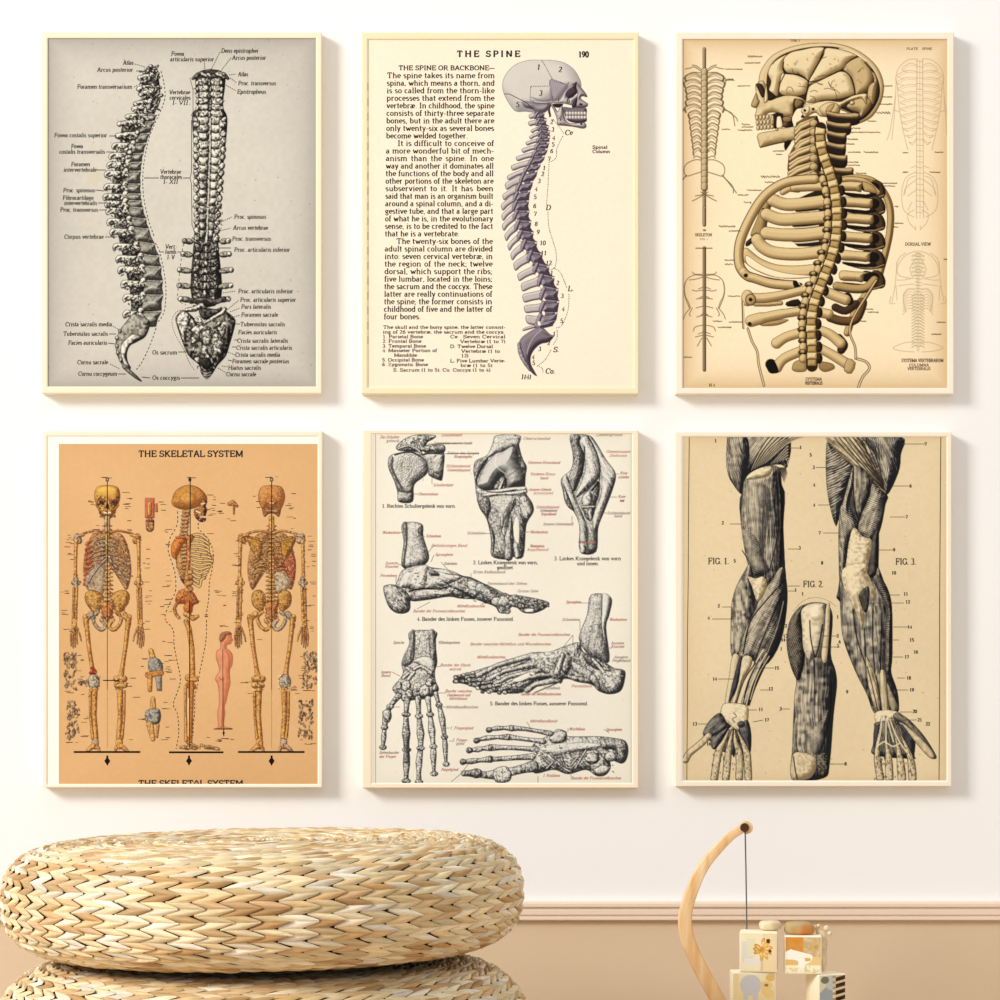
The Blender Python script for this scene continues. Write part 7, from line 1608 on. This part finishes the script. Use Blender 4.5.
def paint_bird(a, b):
    c = (232, 222, 192)
    if b > .28 and a < .50 and b > .28+abs(a-.28)*.7: c = (168, 176, 182)
    if ell(a, b, .42, .18, .2, .22) > 0: c = (206, 208, 198)
    if ell(a, b, .2, .12, .16, .1) > 0: c = (126, 128, 96)
    if a > .62: c = mixc((110, 70, 34), (48, 26, 14), vns(a*5, b*22, 9)*1.5) if math.sin(b*34+a*6) > -.35 else (226, 206, 164)
    if .5 < a < .62 and math.sin(b*40) > .3: c = (190, 160, 110)
    return c
# upper pair, lower pair
zD = cz2(974.5, CY)
c1 = cube('picture_cube', 732, 776, 972.5, 1013, CY, 0, 'cream cube with a grey toadstool shape, standing below the cube with the golden fronds', paint_mush, depth=.045, zb=ZB)
c2 = cube('picture_cube', 819, 850, 975, 1013, CY-.002, math.radians(24), 'cream cube with a grey bird and dark brown stripes, right end of the low table', paint_bird, depth=.040, zb=ZB)
zs = cz2(972.5, CY)
c3 = cube('picture_cube', 739.5, 777, 932, 972.6, CY+.0015, math.radians(-7), 'cream cube printed with a golden frond cluster, directly right of the curved stand', paint_shell, depth=.045, zb=zs+.0006)
c4 = cube('picture_cube', 784.5, 821.5, 936, 973, CY+.004, math.radians(-4), 'cube with an orange rock and white cup picture, upper right of the cubes', paint_beach, depth=.045, zb=cz2(975, CY-.002)+.0006)
def lump(name, V0, rx, ry, rz_, loc, m, label, cat, seed, parent=None):
    V, F = [], []; NA, NB = 28, 16
    for i in range(NB+1):
        th = math.pi*i/NB
        for k in range(NA):
            a = 2*math.pi*k/NA; g = 1+.16*(vns(2.5+math.cos(a)*1.4+seed, 2.5+math.sin(a)*1.4+math.cos(th)*1.3, seed)-.5)*2
            sn_ = math.sin(th)**.5; V.append((rx*sn_*math.cos(a)*g, ry*sn_*math.sin(a)*g, rz_+rz_*math.copysign(abs(math.cos(th))**.8, math.cos(th))*(.8+.2*g)))
    for i in range(NB):
        for k in range(NA): F.append((i*NA+k, (i+1)*NA+k, (i+1)*NA+(k+1) % NA, i*NA+(k+1) % NA))
    o = obj(name, V, F, m, parent, smooth=True, loc=loc); tag(o, label, cat); return o
M_moss = mat('mossy_stone', (186, 166, 118), .8, noise=(38, (206, 128, 58), (1, 1, 1), .42, .66), bump=(90, .4))
M_shell = mat('whitish_coral', (240, 226, 194), .7, noise=(70, (222, 196, 148), (1, 1, 1), .35, .65), bump=(140, .6))
M_frost = mat('pale_quartz', (232, 218, 186), .35, noise=(50, (216, 194, 152), (1, 1, 1), .35, .65), bump=(120, .5))
zt4 = cz2(936, CY+.004); zt3 = cz2(932, CY+.0015)
lump('rounded_stone', None, .022, .018, .0100, (cx2(802), CY+.030, c4.location.z+(zt4-c4.location.z)-.0004), M_moss, 'mossy brown and orange rounded stone on top of the right-hand cube', 'stone', 3)
lump('quartz_lump', None, .0165, .012, .0075, (cx2(772), CY+.026, zt3+.0002), M_frost, 'pale rough quartz lump on the cube with the golden fronds', 'stone', 5)
# pale coral branch leaning at the right-hand side of the upper cubes
cor = empty('coral_branch', (cx2(825), CY+.034, c4.location.z), 'pale rough coral branch upright beside the right-hand upper cube', 'coral')
V, F = [], []; NB = 12
br = [(826, 974, 1.5), (826.5, 966, 2.6), (826, 958, 3.6), (825.5, 948, 4.2), (825, 940, 5), (823, 934, 4.6), (820, 931, 2.4)]
for (px, py, w) in br:
    for k in range(10): a = 2*math.pi*k/10; g = w*(1+.25*rnd.uniform(-1, 1)); V.append((cx2(px+g*math.cos(a))-cx2(825), g*math.sin(a)*U*.8, cz2(py)-cz2(975)))
for i in range(len(br)-1):
    for k in range(10): F.append((i*10+k, i*10+(k+1) % 10, (i+1)*10+(k+1) % 10, (i+1)*10+k))
F += [tuple(range(10)), tuple(range(len(V)-10, len(V)))[::-1]]
obj('stem', V, F, M_shell, cor, smooth=True)
V, F = [], []
for (px, py, r_) in ((829, 931, 3), (832, 936, 2.4), (817, 930, 2.4), (828, 944, 2.2), (821, 928.5, 2)):
    b = len(V)
    for i in range(5):
        th = math.pi*i/4
        for k in range(8): a = 2*math.pi*k/8; V.append((cx2(px)-cx2(825)+r_*U*math.sin(th)*math.cos(a), r_*U*math.sin(th)*math.sin(a), cz2(py)-cz2(975)+r_*U*math.cos(th)))
    for i in range(4):
        for k in range(8): F.append((b+i*8+k, b+(i+1)*8+k, b+(i+1)*8+(k+1) % 8, b+i*8+(k+1) % 8))
obj('knobs', V, F, M_shell, cor, smooth=True)
